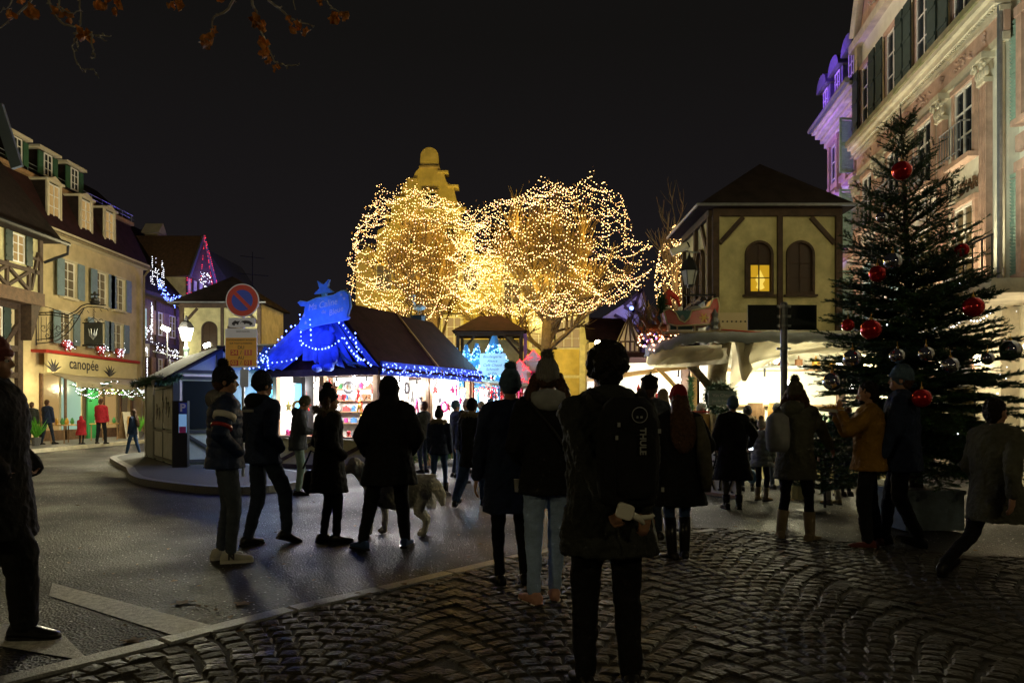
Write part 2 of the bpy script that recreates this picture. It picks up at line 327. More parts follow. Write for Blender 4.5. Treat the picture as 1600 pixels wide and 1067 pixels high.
# window in a local facade frame: x along, -y outwards, z up
def window(par, x, z, w, h, y=0, cols=2, rows=3, frame='frame_white', glass='glass_dark', depth=.12, surround=None, sw=.12, sill=None, thick=.05, shutter=None, sh_open=.03, louvre=False, sashw=None, proj=.15):
    fr = MB(); t = thick; yo = y-.008
    fr.box(x-w/2, x-w/2+t, yo-.05, yo, z, z+h); fr.box(x+w/2-t, x+w/2, yo-.05, yo, z, z+h)
    fr.box(x-w/2+t, x+w/2-t, yo-.05, yo, z, z+t); fr.box(x-w/2+t, x+w/2-t, yo-.05, yo, z+h-t, z+h)
    for i in range(1, cols): q = x-w/2+w*i/cols; fr.box(q-t*.45, q+t*.45, yo-.045, yo-.002, z+t, z+h-t)
    for j in range(1, rows):
        q = z+h*j/rows
        for i in range(cols):
            a = x-w/2+w*i/cols+t*.46; b = x-w/2+w*(i+1)/cols-t*.46; fr.box(a, b, yo-.04, yo-.004, q-t*.25, q+t*.25)
    f = fr.build('window', frame, par)
    MB().box(x-w/2+t*.5, x+w/2-t*.5, yo-.02, yo-.012, z+t*.5, z+h-t*.5).build('pane', glass, f)
    if surround:
        g = MB(); g.box(x-w/2-sw, x-w/2, y-proj, yo, z-.0, z+h); g.box(x+w/2, x+w/2+sw, y-proj, yo, z, z+h); g.box(x-w/2-sw*1.2, x+w/2+sw*1.2, y-proj-.02, yo, z+h, z+h+sw)
        g.build('window_surround', surround, f)
    if sill: MB().box(x-w/2-sw*1.3, x+w/2+sw*1.3, y-.22, yo, z-.1, z).build('window_sill', sill, f)
    if shutter:
        for sd in (-1, 1):
            s = MB(); a = x+sd*(w/2+sw*.3); b = x+sd*(w/2+sw*.3+w*.52); a, b = min(a, b), max(a, b); yy = y-(.19 if surround else .05)-sh_open
            if louvre:
                s.box(a, a+.05, yy, yy+.04, z, z+h); s.box(b-.05, b, yy, yy+.04, z, z+h); s.box(a+.05, b-.05, yy, yy+.04, z, z+.06); s.box(a+.05, b-.05, yy, yy+.04, z+h-.06, z+h); s.box(a+.05, b-.05, yy, yy+.04, z+h*.48, z+h*.52)
                so = s.build('shutter', shutter, par); sl = MB(); k = int(h/.062)
                for q in range(k):
                    zz = z+.07+(h-.14)*q/k; sl.add([(a+.05, yy-.004, zz), (b-.05, yy-.004, zz), (b-.05, yy+.03, zz+.045), (a+.05, yy+.03, zz+.045), (a+.05, yy+.008, zz-.006), (b-.05, yy+.008, zz-.006), (b-.05, yy+.042, zz+.039), (a+.05, yy+.042, zz+.039)], [(0,1,2,3),(7,6,5,4),(0,4,5,1),(3,2,6,7)])
                sl.build('slats', shutter, so, kind='stuff')
            else:
                s.box(a, b, yy, yy+.035, z-.02, z+h+.02); k = 3
                for q in (.12, .5, .86): s.box(a+.01, b-.01, yy-.02, yy, z+h*q-.04, z+h*q+.04)
                s.build('shutter', shutter, par)
    return f

def translucent(key, amt):
    m = M[key]; n = m.node_tree; b = n.nodes['Principled BSDF']; out = [x for x in n.nodes if x.type == 'OUTPUT_MATERIAL'][0]
    t = n.nodes.new('ShaderNodeBsdfTranslucent'); t.inputs[0].default_value = b.inputs['Base Color'].default_value; mx = n.nodes.new('ShaderNodeMixShader'); mx.inputs[0].default_value = amt
    n.links.new(b.outputs[0], mx.inputs[1]); n.links.new(t.outputs[0], mx.inputs[2]); n.links.new(mx.outputs[0], out.inputs[0])
translucent('canvas', .45); translucent('blue_cloth', .3)
# ============================================================ GROUND
g = MB(); N_ = 24; S_ = 260
g.add([(-S_, -60, 0), (S_, -60, 0), (S_, 400, 0), (-S_, 400, 0)], [(0, 1, 2, 3)])
ground = struct(g.build('ground', 'asphalt'))
# kerb line between road and setts
kp = [gnd(-420, 1160), gnd(110, 1050), gnd(340, 985), gnd(600, 925), gnd(785, 880), gnd(900, 856), gnd(1010, 842), gnd(1120, 832)]
kp = [Vector((p.x, p.y, 0)) for p in kp]
def spline(pts, n):
    out = []; P = [pts[0]]+pts+[pts[-1]]
    for i in range(1, len(P)-2):
        for k in range(n):
            t = k/n; a, b, c, d = P[i-1], P[i], P[i+1], P[i+2]
            out.append(.5*((2*b)+(c-a)*t+(2*a-5*b+4*c-d)*t*t+(3*b-a-3*c+d)*t**3))
    out.append(P[-2]); return out
kl = spline(kp, 12)
KX = np.array([p.x for p in kl]); KY = np.array([p.y for p in kl])
def kerb_y(x): return np.interp(x, KX, KY)
def far_edge(x): return 8.75 if x < 2.6 else (8.75-(x-2.6)*.95 if x < 4.4 else 7.04)
PV = MB(); xs = np.linspace(-7.5, 12, 60); poly = [(x, min(kerb_y(x)+.0, far_edge(x)) if x < 1.9 else far_edge(x)) for x in xs]
poly = [(-7.5, 1.0)]+[(12, 1.0)]+poly[::-1]
PV.slab(poly, .002, .019); pave = struct(PV.build('pavement', 'joint'))
# kerb stones, each its own piece
acc = 0; i0 = 0; stones = 0; seg = []; L = .0
pts = kl; cum = [0]
for a, b in zip(pts, pts[1:]): cum.append(cum[-1]+(b-a).length)
def along(s):
    s = max(0, min(cum[-1], s)); j = max(0, min(len(cum)-2, int(np.searchsorted(cum, s))-1)); t = (s-cum[j])/max(1e-6, cum[j+1]-cum[j]); return pts[j].lerp(pts[j+1], t)
s = 0.0
while s < cum[-1]-.1:
    ln = random.uniform(.75, 1.05); a = along(s+.006); b = along(min(s+ln, cum[-1])-.006); d = (b-a).normalized(); nrm = Vector((-d.y, d.x, 0))
    w = .155; h = .038+random.uniform(-.002, .002); e = .012
    m = MB(); lo = [a-nrm*w/2, b-nrm*w/2, b+nrm*w/2, a+nrm*w/2]; hi = [a+d*e-nrm*(w/2-e), b-d*e-nrm*(w/2-e), b-d*e+nrm*(w/2-e), a+d*e+nrm*(w/2-e)]
    vs = [(p.x, p.y, -.01) for p in lo]+[(p.x, p.y, h-e) for p in lo]+[(p.x, p.y, h) for p in hi]
    m.add(vs, [(0,3,2,1)]+[(i, (i+1) % 4, 4+(i+1) % 4, 4+i) for i in range(4)]+[(4+i, 4+(i+1) % 4, 8+(i+1) % 4, 8+i) for i in range(4)]+[(8,9,10,11)])
    m.build('kerb_stone', 'granite', pave); s += ln
# setts in segmental arcs
def sett_verts(hw, hd, h):
    e = .012; j = lambda q: q*random.uniform(.82, 1.02)
    c = [(-j(hw), -j(hd)), (j(hw), -j(hd)), (j(hw), j(hd)), (-j(hw), j(hd))]
    vs = [(x, y, -.02) for x, y in c]+[(x, y, h-.012) for x, y in c]+[(x-math.copysign(e, x), y-math.copysign(e, y), h+random.uniform(-.004, .003)) for x, y in c]+[(0, 0, h+.005)]
    fs = [(i, (i+1) % 4, 4+(i+1) % 4, 4+i) for i in range(4)]+[(4+i, 4+(i+1) % 4, 8+(i+1) % 4, 8+i) for i in range(4)]+[(8+i, 8+(i+1) % 4, 12) for i in range(4)]
    return vs, fs
setts = []; LW = 1.55; row = .137
for lane in range(-5, 8):
    cx = lane*LW+.35
    for r in range(-2, 75):
        n = 12
        for q in range(n):
            u = (q+.5+(.5 if r % 2 else 0))/n
            if u > 1: continue
            u = 2*u-1; x = cx+u*LW/2+random.uniform(-.009, .009)+.02*math.sin(r*.7+lane); y = r*row+.42*(1-u*u)**.9+random.uniform(-.009, .009)+.03*math.sin(lane*2.1+r*.23)
            if y < 1.3 or y > far_edge(x)-.03 or (x < 1.9 and y > kerb_y(x)-.14) or x < -7.2 or x > 10: continue
            sl = -.42*.9*2*u/(LW/2)*max(.05, (1-u*u))**-.1*.9
            setts.append((x, y, math.atan(sl), u))
inv = [s for s in setts if s[1] > 3.6 and abs(s[0]) < s[1]*.71]
inv.sort(key=lambda s: s[1]); near = set(id(s) for s in inv[:300])
var = []
for _ in range(30):
    vs, fs = sett_verts(.062, .064, .030); me = bpy.data.meshes.new('sett'); me.from_pydata(vs, [], fs); me.materials.append(M['sett']); me.update(); var.append(me)
allv = MB()
for s in setts:
    sc = 1/max(.62, math.cos(s[2]))
    if id(s) in near:
        o = bpy.data.objects.new('sett', random.choice(var)); COL.objects.link(o); o.parent = pave
        o.location = (s[0], s[1], random.uniform(-.004, .003)); o.rotation_euler = (random.uniform(-.06, .06), random.uniform(-.06, .06), s[2]+random.uniform(-.06, .06)); o.scale = (min(1.25, sc), 1-.12*abs(s[3]), 1)
    else:
        vs, fs = sett_verts(.062*min(1.25, sc), .064*(1-.12*abs(s[3])), .030+random.uniform(-.004, .003)); allv.add(vs, fs, mtx((s[0], s[1], 0), s[2], random.uniform(-.06, .06), random.uniform(-.06, .06)))
allv.build('sett_field', 'sett', pave, kind='stuff')
# road markings
mk = MB(); q = [gnd(82, 911), gnd(343, 981), gnd(284, 997), gnd(76, 931)]; mk.add([(p.x, p.y, .005) for p in q], [(3, 2, 1, 0)][::-1]); struct(mk.build('road_marking', 'road_paint'))
mk = MB(); q = [gnd(44, 990), gnd(66, 984), gnd(92, 985), gnd(141, 1034), gnd(-40, 1003), gnd(-40, 975), gnd(20, 975)]; mk.add([(p.x, p.y, .005) for p in q], [tuple(range(7))]); struct(mk.build('road_marking', 'road_paint'))
# traffic island with kerb
isl = [gnd(197, 730, .12), gnd(203, 741, .12), gnd(222, 748, .12), gnd(270, 755, .12), gnd(340, 761, .12), gnd(420, 759, .12), gnd(480, 750, .12)]
isl = [(p.x, p.y) for p in isl]+[(-3.9, 14.6), (-4.5, 15.6), (-6.3, 17.6), (-6.4, 19.3), (-9, 23), (-11.2, 22.6), (-11.2, 20.6), (-9.9, 18.4)]
ism = spline([Vector((x, y, 0)) for x, y in isl+[isl[0]]], 4)[:-1]; ism = [(p.x, p.y) for p in ism]
iobj = struct(MB().slab([(x*.985-.08, y*.99+.15) for x, y in ism], -.01, .118).build('traffic_island', 'asphalt_kerb'))
ipts = [Vector((x, y, 0)) for x, y in ism]; cen = Vector((-7.2, 17.5, 0))
for a, b in zip(ipts, ipts[1:]+ipts[:1]):
    if (b-a).length < .05: continue
    L_ = (b-a).length; k = max(1, round(L_/.8)); d = (b-a)/k; nn = Vector((-d.y, d.x, 0)).normalized()
    if (cen-a).dot(nn) < 0: nn = -nn
    for i in range(k):
        p = a+d*i+d*.01; q = a+d*(i+1)-d*.01
        m = MB(); m.slab([(p.x, p.y), (q.x, q.y), (q.x+nn.x*.17, q.y+nn.y*.17), (p.x+nn.x*.17, p.y+nn.y*.17)] if nn.cross(d).z < 0 else [(q.x, q.y), (p.x, p.y), (p.x+nn.x*.17, p.y+nn.y*.17), (q.x+nn.x*.17, q.y+nn.y*.17)], -.02, .125)
        m.build('kerb_stone', 'granite_dark', iobj)
# left pavement in front of the shops
m = MB(); m.slab([(-19.6, 16), (-15.7, 16), (-15.9, 24), (-16.1, 32), (-16.6, 62), (-19.9, 62)], -.01, .12); lp = struct(m.build('pavement', 'plaster_pale'))
lp.data.materials[0] = M['granite_dark']
for i in range(34):
    y0 = 16+i*1.3; x = -15.7-.013*(y0-16)
    MB().slab([(x, y0+.01), (x+.18, y0+.01), (x+.17, y0+1.29), (x-.01, y0+1.29)], -.02, .125).build('kerb_stone', 'pale_stone', lp)
# fallen leaves on the ground
lv = MB()
for _ in range(150):
    Y = random.uniform(4, 13); X = random.uniform(-.68, .65)*Y; 
    sz = random.uniform(.018, .04); z = .035 if (Y < far_edge(X) and (X > 1.9 or Y < kerb_y(X))) else .004
    a = random.uniform(0, 6.3); mm = mtx((X, Y, z+.004), a, random.uniform(-.2, .2)); lv.add([(-sz, 0, 0), (-sz*.3, -sz*.6, .006), (sz, 0, .003), (-sz*.2, sz*.6, .008)], [(0, 1, 2, 3)], mm)
tag(lv.build('fallen_leaves', 'dead_leaf_dull', kind='stuff'), 'scattered dry leaves and crumbs on the wet paving', 'leaves')
for (px, py) in ((284, 943), (208, 1002), (380, 944)):
    p = gnd(px, py); l = MB(); pts = [(.075, 0), (.03, .03), (.02, .07), (-.02, .03), (-.07, .04), (-.04, 0), (-.07, -.04), (-.02, -.03), (.02, -.06), (.03, -.02)]
    vs = [(x*1.0, y, .006+.008*abs(math.sin(9*x))) for x, y in pts]+[(x, y, .009+.008*abs(math.sin(9*x))) for x, y in pts]
    k = len(pts); l.add(vs, [tuple(range(k-1, -1, -1)), tuple(range(k, 2*k))]+[(i, (i+1) % k, k+(i+1) % k, k+i) for i in range(k)])
    o = l.build('fallen_leaf', 'dead_leaf_dull'); o.location = (p.x, p.y, 0); o.rotation_euler = (0, 0, px)
    tag(o, {284: 'large pale plane leaf lying on the asphalt beyond the white line', 208: 'dry leaf on the asphalt between the line and the arrow', 380: 'small dry leaf on the asphalt near the granite kerb'}[px], 'leaf')
# ============================================================ LEFT SIDE OF THE SQUARE
LX = -19.4
def Yl(px): return -LX*FPX/(800-px)
def lu(px): return Yl(px)-27.0
def lz(px, py): return zat(py, Yl(px))
# --- ochre house over the shop (local x = away from the camera)
H1 = thing('house', 'ochre rendered house above the canopée shop with blue shutters and brown mansard roof', 'house', (LX, 27, 0), R(90))
Lh = 11.7
MB().box(-.5, Lh, 0, 8, 0, 8.75).build('wall', 'plaster_ochre', H1)
MB().box(-.5, Lh+.05, -.35, .2, 8.75, 9.0).build('cornice', 'plaster_pale', H1)
rf = MB(); rf.add([(-.5, -.3, 9.0), (Lh, -.3, 9.0), (Lh, .75, 11.2), (-.5, .75, 11.2), (-.5, 8.3, 9), (Lh, 8.3, 9), (Lh, 7.2, 11.2), (-.5, 7.2, 11.2)], [(0,1,2,3), (1,5,6,2), (5,4,7,6), (4,0,3,7), (3,2,6,7), (0,4,5,1)])
rfo = rf.build('roof', 'roof_red', H1)
rf = MB(); rf.add([(-.5, .55, 11.22), (Lh, .55, 11.22), (Lh, 2.4, 12.9), (-.5, 2.4, 12.9), (-.5, 7.4, 11.22), (Lh, 7.4, 11.22), (Lh, 5, 13.6), (-.5, 5, 13.6)], [(0,1,2,3), (3,2,6,7), (7,6,5,4), (0,4,5,1), (1,5,6,2), (4,0,3,7)])
rf.build('upper_roof', 'roof_dark', H1)
MB().box(-.5, Lh+.05, .5, .78, 11.08, 11.24).build('roof_ledge', 'wood', H1)
rl = MB(); 
for i in range(14): rl.box(-.4+i*.92, -.37+i*.92, .52, .55, 11.24, 11.6)
rl.tube([(-.4, .535, 11.6), (Lh, .535, 11.6)], .018, 5); rl.tube([(-.4, .535, 11.42), (Lh, .535, 11.42)], .012, 5); rl.build('snow_guard', 'zinc', H1)
for px in (299/3.557, 477/3.557, 608/3.557):       # dormers in the mansard
    u = lu(px); d = MB(); d.box(u-.5, u+.5, .04, .8, 9.3, 11.0); dm = d.build('dormer', 'roof_dark', H1); d = MB(); d.box(u-.6, u+.6, -.12, .7, 11.0, 11.08); d.prism([(u-.5, 11.08), (u+.5, 11.08), (u, 11.28)], -.08, .6); d.box(u-.5, u-.38, -.05, .04, 9.35, 11.0).box(u+.38, u+.5, -.05, .04, 9.35, 11.0).box(u-.38, u+.38, -.05, .04, 9.35, 9.5); d.build('dormer_frame', 'plaster_pale', dm); window(dm, u, 9.52, .75, 1.4, .04, 2, 3, glass='glass_warm', thick=.06)
for px in (130/3.557, 300/3.557, 447/3.557):
    u = lu(px)+.3; d = MB(); d.box(u-.42, u+.42, .5, 1.6, 11.24, 12.4); dm = d.build('dormer', 'roof_dark', H1); MB().box(u-.75, u+.75, .3, 1.8, 12.4, 12.5).build('dormer_lintel', 'plaster_pale', dm); window(dm, u, 11.35, .55, .98, .48, 2, 3, depth=.03, glass='glass_dark', thick=.05)
    for sd in (-1, 1): MB().box(u+sd*.5-.16, u+sd*.5+.16, .42, .47, 11.35, 12.3).build('shutter', 'shutter_green', dm)
gt = MB(); gt.tube([(-.5, -.42, 8.8), (Lh, -.42, 8.8)], .07, 6); gt.tube([(Lh-.1, -.42, 8.8), (Lh-.1, -.1, 8.4), (Lh-.1, -.1, .2)], .06, 6); gt.build('gutter', 'bark', H1)
for px, py, w in ((371/3.557, 180+890/3.557, .95), (550/3.557, 180+950/3.557, .95), (652/3.557, 180+975/3.557, .9)):
    window(H1, lu(px), 6.3, w, 1.55, 0, 2, 4, glass='glass_dim', shutter='shutter_blue', surround='plaster_pale', sill='plaster_pale', sw=.08)
for px in (348/3.557, 530/3.557, 640/3.557):
    u = lu(px); window(H1, u, 4.25, .9, 1.35, 0, 2, 3, glass='glass_dim', shutter='shutter_blue', surround='plaster_pale', sw=.07)
# shopfront
u0, u1 = lu(53), lu(197)
sg = MB().box(u0, u1, -.55, -.42, 2.95, 3.72).build('shop_sign', 'shop_sign', H1)
MB().box(u0-.2, u1+.2, -.62, 0, 3.74, 3.86).build('red_trim', 'sleigh_red', H1)
t = text('canopée', .66, 'letter_dark', sg, (lu(112), -.56, 3.38), (R(90), 0, 0), .003, bold=.006)
for px in (62, 153):
    u = lu(px); l = MB()
    for a in (-60, -35, -12, 14, 38, 62):
        c = math.sin(R(a)); k = math.cos(R(a)); l.tube([(u+c*.08, -.56, 2.98), (u+c*.3, -.57, 2.98+k*.3), (u+c*.62, -.56, 2.98+k*.52)], [.015, .045, .008], 4)
    l.build('painted_leaves', 'letter_dark', sg)
aw = MB(); aw.add([(u0+.4, -.45, 2.92), (u1-.3, -.45, 2.92), (u1-.3, -1.5, 2.55), (u0+.4, -1.5, 2.55), (u0+.4, -.45, 2.89), (u1-.3, -.45, 2.89), (u1-.3, -1.5, 2.52), (u0+.4, -1.5, 2.52)], [(0,3,2,1), (4,5,6,7), (0,1,5,4), (3,7,6,2)]); aw.box(u0+.4, u1-.3, -1.52, -1.49, 2.35, 2.56)
aw.build('awning', 'awning', H1)
fr = MB(); 
for a in (0, 1.6, 3.2, 4.6, 6.1, 7.2): fr.box(u0+.3+a, u0+.42+a, -.12, -.02, .12, 2.9)
fr.box(u0+.3, u0+7.5, -.12, -.02, .12, .55); fr.build('shop_frame', 'timber_brown', H1)
for k, (a, b, g_) in enumerate(((.45, 1.55, 'glass_warm'), (1.75, 3.15, 'glass_cyan'), (3.35, 4.55, 'glass_dim'), (4.75, 6.05, 'glass_warm'), (6.25, 7.15, 'glass_dim'))):
    MB().box(u0+a, u0+b, -.06, -.04, .56, 2.85).build('shop_window', g_, H1)
dr = MB().box(u0+3.45, u0+4.3, -.2, -.13, .12, 2.5).build('door', 'green_paint', H1); MB().sphere((u0+4.2, -.23, 1.2), .04).build('handle', 'product_gold', dr)
lamp('shop_lamp', (LX+1.3, 29.6, 2.35), 130, (1, .84, .45), .1); lamp('shop_lamp', (LX+1.3, 33.5, 2.35), 170, (1, .84, .45), .1)
# fairy lights under the awning
S = thing('string_lights', 'tangle of white fairy lights and greenery under the canopée awning', 'lights', (LX, 27, 0), R(90))
pts = []
for i in range(20):
    a = random.uniform(u0, u1-.1); b = min(u1+.2, a+random.uniform(.5, 1.3)); z = random.uniform(1.95, 2.6); y = random.uniform(-1.75, -1.1)
    pts += sag((a, y, z), (b, y, z+random.uniform(-.2, .2)), 9, random.uniform(.05, .25))
bulbs(pts, .024, 'bulb_white', S)
gl = MB()
for p in pts[::2]:
    for _ in range(3): a = random.uniform(0, 6.3); s = .11; mm = mtx(p+Vector((random.uniform(-.15, .15), random.uniform(-.1, .1), random.uniform(-.16, .1))), a, random.uniform(0, 3)); gl.add([(-s, 0, 0), (0, -s*.4, .01), (s, 0, 0), (0, s*.4, .01)], [(0, 1, 2, 3)], mm)
gl.build('greenery', 'leaf_green', S, kind='stuff')
# red bows with lights on the upper sills
for k, (px, lb) in enumerate(((97, 'red bow with fairy lights on the left sill above the shop sign'), (150, 'red bow with fairy lights on the middle sill above the shop sign'), (179, 'red bow with fairy lights on the right sill above the shop sign'))):
    B = thing('lit_bow', lb, 'decoration', (LX+.15, 27+lu(px), 4.2), R(90), 'lit bows on the shop window sills'); b = MB()
    for sd in (-1, 1): b.sphere((sd*.17, -.08, .06), (.2, .08, .15), 8, 6); b.beam((0, -.1, 0), (sd*.2, -.1, -.25), .1, .03)
    b.sphere((0, -.1, .03), .08, 8, 6); b.build('bow', 'sleigh_red', B); bulbs([(random.gauss(0, .25), -.2+random.gauss(0, .05), random.gauss(.02, .16)) for _ in range(26)], .02, 'bulb_white', B)
# --- wrought-iron hanging sign
I = thing('hanging_sign', 'wrought iron bracket with a dark square shop board and crown finial', 'sign', (LX, 30, 0))
hx = lambda px: (px-60)/FPX*30.0
hz_ = lambda py: zat(py, 30)
H_ = lambda *q: [(hx(px), -.0, hz_(py)) for px, py in q]
b = MB()
b.tube(H_((60, 489), (85, 488), (110, 492), (122, 486), (131, 478), (140, 475), (169, 477)), .025, 5); b.tube(H_((60, 492), (85, 492), (111, 497), (124, 490), (133, 482), (142, 479), (166, 481)), .02, 5)
b.tube(H_((60, 537), (80, 535), (93, 532), (105, 524), (114, 515), (124, 500), (135, 482)), .022, 5); b.tube(H_((60, 531), (80, 529), (92, 526), (102, 518), (110, 508), (118, 496)), .016, 5); b.tube(H_((60, 475), (85, 482), (112, 494)), .014, 4); b.tube(H_((60, 487), (60, 540)), .025, 5)
for i in range(11): b.tube(H_((64+10*i if i < 6 else 70+10*i, 489-(1.2*max(0, i-4))), (68+10*i if i < 6 else 73+10*i, 493-(1.2*max(0, i-4)))), .012, 4)
for i in range(6): b.tube(H_((112+4.2*i, 512-5*i), (106+4.2*i, 505-3*i)), .011, 4)
for cx_, cy_, r_ in ((72, 512, 7), (84, 508, 9), (96, 513, 7), (105, 506, 5), (78, 524, 5), (92, 522, 4)): b.tube(H_(*[(cx_+r_*(1-.075*k)*math.cos(k*.62), cy_+r_*(1-.075*k)*math.sin(k*.62)*1.1) for k in range(13)]), .013, 4)
for px in (64, 68, 76): b.tube(H_((px, 495), (px, 533)), .012, 4)
b.build('bracket', 'iron', I)
b = MB(); b.box(hx(135.5), hx(164), -.03, .03, hz_(538), hz_(506)); bo = b.build('board', 'black_board', I)
MB().box(hx(133), hx(166), -.04, .04, hz_(541), hz_(538.3)).box(hx(133), hx(166), -.04, .04, hz_(505.7), hz_(504)).build('board_frame', 'iron', I)
us = hx(150); b = MB()
for a_ in (-50, -20, 15, 45): b.tube([(us, -.04, hz_(531)), (us+.14*math.sin(R(a_)), -.045, hz_(524)), (us+.25*math.sin(R(a_)), -.04, hz_(513))], [.012, .05, .006], 4)
b.build('emblem', 'zinc', bo)
b = MB()
for k in range(5): b.tube([(us+.035*math.cos(q), 0, hz_(483+3.4*k)+.045*math.sin(q)) for q in np.linspace(0, 6.28, 7)], .009, 4)
b.tube([(us-.25, 0, hz_(504)), (us, 0, hz_(496)), (us+.25, 0, hz_(504))], .012, 4)
for sd in (-1, 1): b.tube([(us+sd*(.3+.09*math.cos(q)), 0, hz_(502)+.09*math.sin(q)) for q in np.linspace(0, 5.5, 9)], .011, 4)
b.build('chain', 'iron', I)
b = MB(); b.lathe([(.0, 0), (.16, .01), (.2, .08), (.15, .13), (.17, .22), (.1, .25), (.03, .28), (.02, .34)], (hx(152), 0, hz_(475)), 10); b.sphere((hx(152), 0, hz_(475)+.42), (.07, .06, .09), 8, 6)
for sd in (-1, 1): b.sphere((hx(152)+sd*.12, 0, hz_(475)+.38), (.08, .04, .04), 8, 5)
b.build('crown', 'iron', I)
# --- half-timbered house in front (nearer, at the left edge)
HX = -16.6
H2 = thing('timbered_house', 'half-timbered house with jettied floor and dark green shutters at the left edge', 'house', (HX, 15, 0), R(90))
U = 10.95
MB().box(-6, U, 0, 7, 5.5, 7.6).build('wall', 'plaster_chalet', H2)
MB().box(-6, U-.5, .45, 7, 0, 5.05).build('ground_wall', 'plaster_ochre', H2)
MB().box(-6, U+.08, -.08, 7, 5.05, 5.5).build('jetty_beam', 'timber_brown', H2)
bm = [((U-.1, -.02, 5.5), (U-.1, -.02, 7.6), .18), ((-6, -.02, 7.5), (U-.2, -.02, 7.5), .14), ((-6, -.02, 6.2), (U-.2, -.02, 6.2), .14)]
for k in range(7): x = U-.72-k*1.1; bm.append(((x, -.02, 5.51), (x, -.02, 6.12), .13)); bm.append(((x, -.02, 6.28), (x, -.02, 7.42), .13))
bm += [((U-.22, -.02, 6.9), (U-.6, -.02, 5.55), .1)]
for a in (U-1.75, U-2.85, U-3.95): bm += [((a+.0, -.03, 5.53), (a+.95, -.03, 6.1), .1), ((a+.95, -.045, 5.53), (a+.0, -.045, 6.1), .1)]
bm += [((U-.22, -.03, 6.65), (U-.6, -.03, 6.65), .08)]
for p, q, w in bm: MB().beam(p, q, w, .12).build('beam', 'timber_dark', H2)
for x in (U-1.27, U-3.5): window(H2, x, 6.35, .62, .95, 0, 2, 3, glass='glass_warm', shutter='shutter_dark', depth=.0, sh_open=.05)
for x in (U-1.75,): window(H2, x, 3.75, .7, 1.1, .45, 2, 3, glass='glass_warm', shutter='shutter_dark', depth=.0)
for z in (1.2, 2.6, 3.5, 4.95): MB().beam((-6, .4, z), (U-.6, .4, z), .2, .14).build('beam', 'timber_dark', H2)
for x in (U-.6, U-2.4, U-4.9): MB().beam((x, .4, 0), (x, .4, 5.05), .26, .16).build('beam', 'timber_dark', H2)
MB().beam((U-1.7, .38, 3.2), (U-.7, .38, 4.3), .16, .1).build('beam', 'timber_dark', H2)
cb = MB(); cb.prism([(U-.45, 4.1), (U-.1, 5.05), (U-.6, 5.05), (U-.6, 3.8)], -.05, .35); cb.build('corbel', 'timber_dark', H2)
r_ = MB(); r_.add([(-6, -.6, 7.35), (U+.4, -.6, 7.35), (U+.4, 3.2, 12.2), (-6, 3.2, 12.2), (-6, 7, 7.35), (U+.4, 7, 7.35), (-6, -.5, 7.5), (U+.4, -.5, 7.5)], [(0,1,2,3), (3,2,5,4), (0,4,5,1), (1,5,2), (0,3,4)])
r_.build('roof', 'roof_dark', H2)
gt = MB(); gt.tube([(-6, -.68, 7.4), (U+.5, -.68, 7.35)], .08, 6); gt.tube([(U+.45, -.68, 7.35), (U+.45, -.66, 7.0), (U+.0, -.1, 6.6)], .05, 6); gt.build('gutter', 'iron', H2)
H3 = thing('gabled_house', 'dark house with pale blue gable board cut off by the left edge', 'house', (-13.4, 6, 0), R(90))
MB().box(-4, 9.5, 2.4, 7, 0, 7.2).build('wall', 'plaster_ochre', H3)
b = MB(); A = at(27, 258, 18); b.add([(-4, .6, 7.2), (9.9, .6, 7.2), (9.9, 3.6, 12.5), (-4, 3.6, 12.5), (-4, 6.6, 7.2), (9.9, 6.6, 7.2)], [(0,1,2,3), (3,2,5,4), (0,4,5,1), (1,5,2), (0,3,4)])
b.build('roof', 'roof_dark', H3)
bd = MB(); yl = lambda v: -13.4-v.x
p0 = at(27, 262, 16); p1 = at(-4, 165, 16); 
bd.beam((10.0, -13.4-p0.x-0.0, p0.z), (10.0, -13.4-p1.x, p1.z), .24, .08, up=(1, 0, 0)); bd.build('barge_board', 'board_blue', H3)
# --- decorated house farther along
H4 = thing('timbered_house', 'brown timbered house with gable dormer covered in blue, red and white christmas lights', 'house', (-19.9, 38.9, 0), R(90))
MB().box(0, 11, 0, 8, 0, 7.6).build('wall', 'timber_brown', H4)
def X4(px): return 19.9*FPX/(800-px)-38.9
MB().box(-.1, 11, -.5, .2, 7.6, 7.8).build('eave', 'timber_dark', H4)
r_ = MB(); r_.add([(-.2, -.6, 7.8), (11.2, -.6, 7.8), (11.2, 4, 13), (-.2, 4, 13), (-.2, 8.5, 7.8), (11.2, 8.5, 7.8)], [(0,1,2,3), (3,2,5,4), (0,4,5,1), (1,5,2), (0,3,4)]); r_.build('roof', 'roof_dark', H4)
for z in (2.6, 5.1): MB().beam((0, -.03, z), (11, -.03, z), .22, .14).build('beam', 'timber_dark', H4)
for x in (.1, 2.2, 4.6, 7.2, 9.4): MB().beam((x, -.03, 0), (x, -.03, 7.5), .2, .12).build('beam', 'timber_dark', H4)
for x, z in ((X4(247), 5.6), (X4(268), 5.6), (X4(247), 3.0), (X4(266), 3.0), (9.0, 5.6)): window(H4, x, z, .8, 1.3, 0, 2, 3, glass='glass_dim', depth=0, shutter='wood', sh_open=.03)
for x, z in ((X4(221), 5.3), (X4(214), 2.9)): MB().box(x-.5, x+.5, -.03, .05, z, z+1.6).build('window', 'glass_cyan', H4)
MB().box(.2, 1.3, -.1, .05, 4.3, 5.0).build('panel', 'shop_sign', H4)
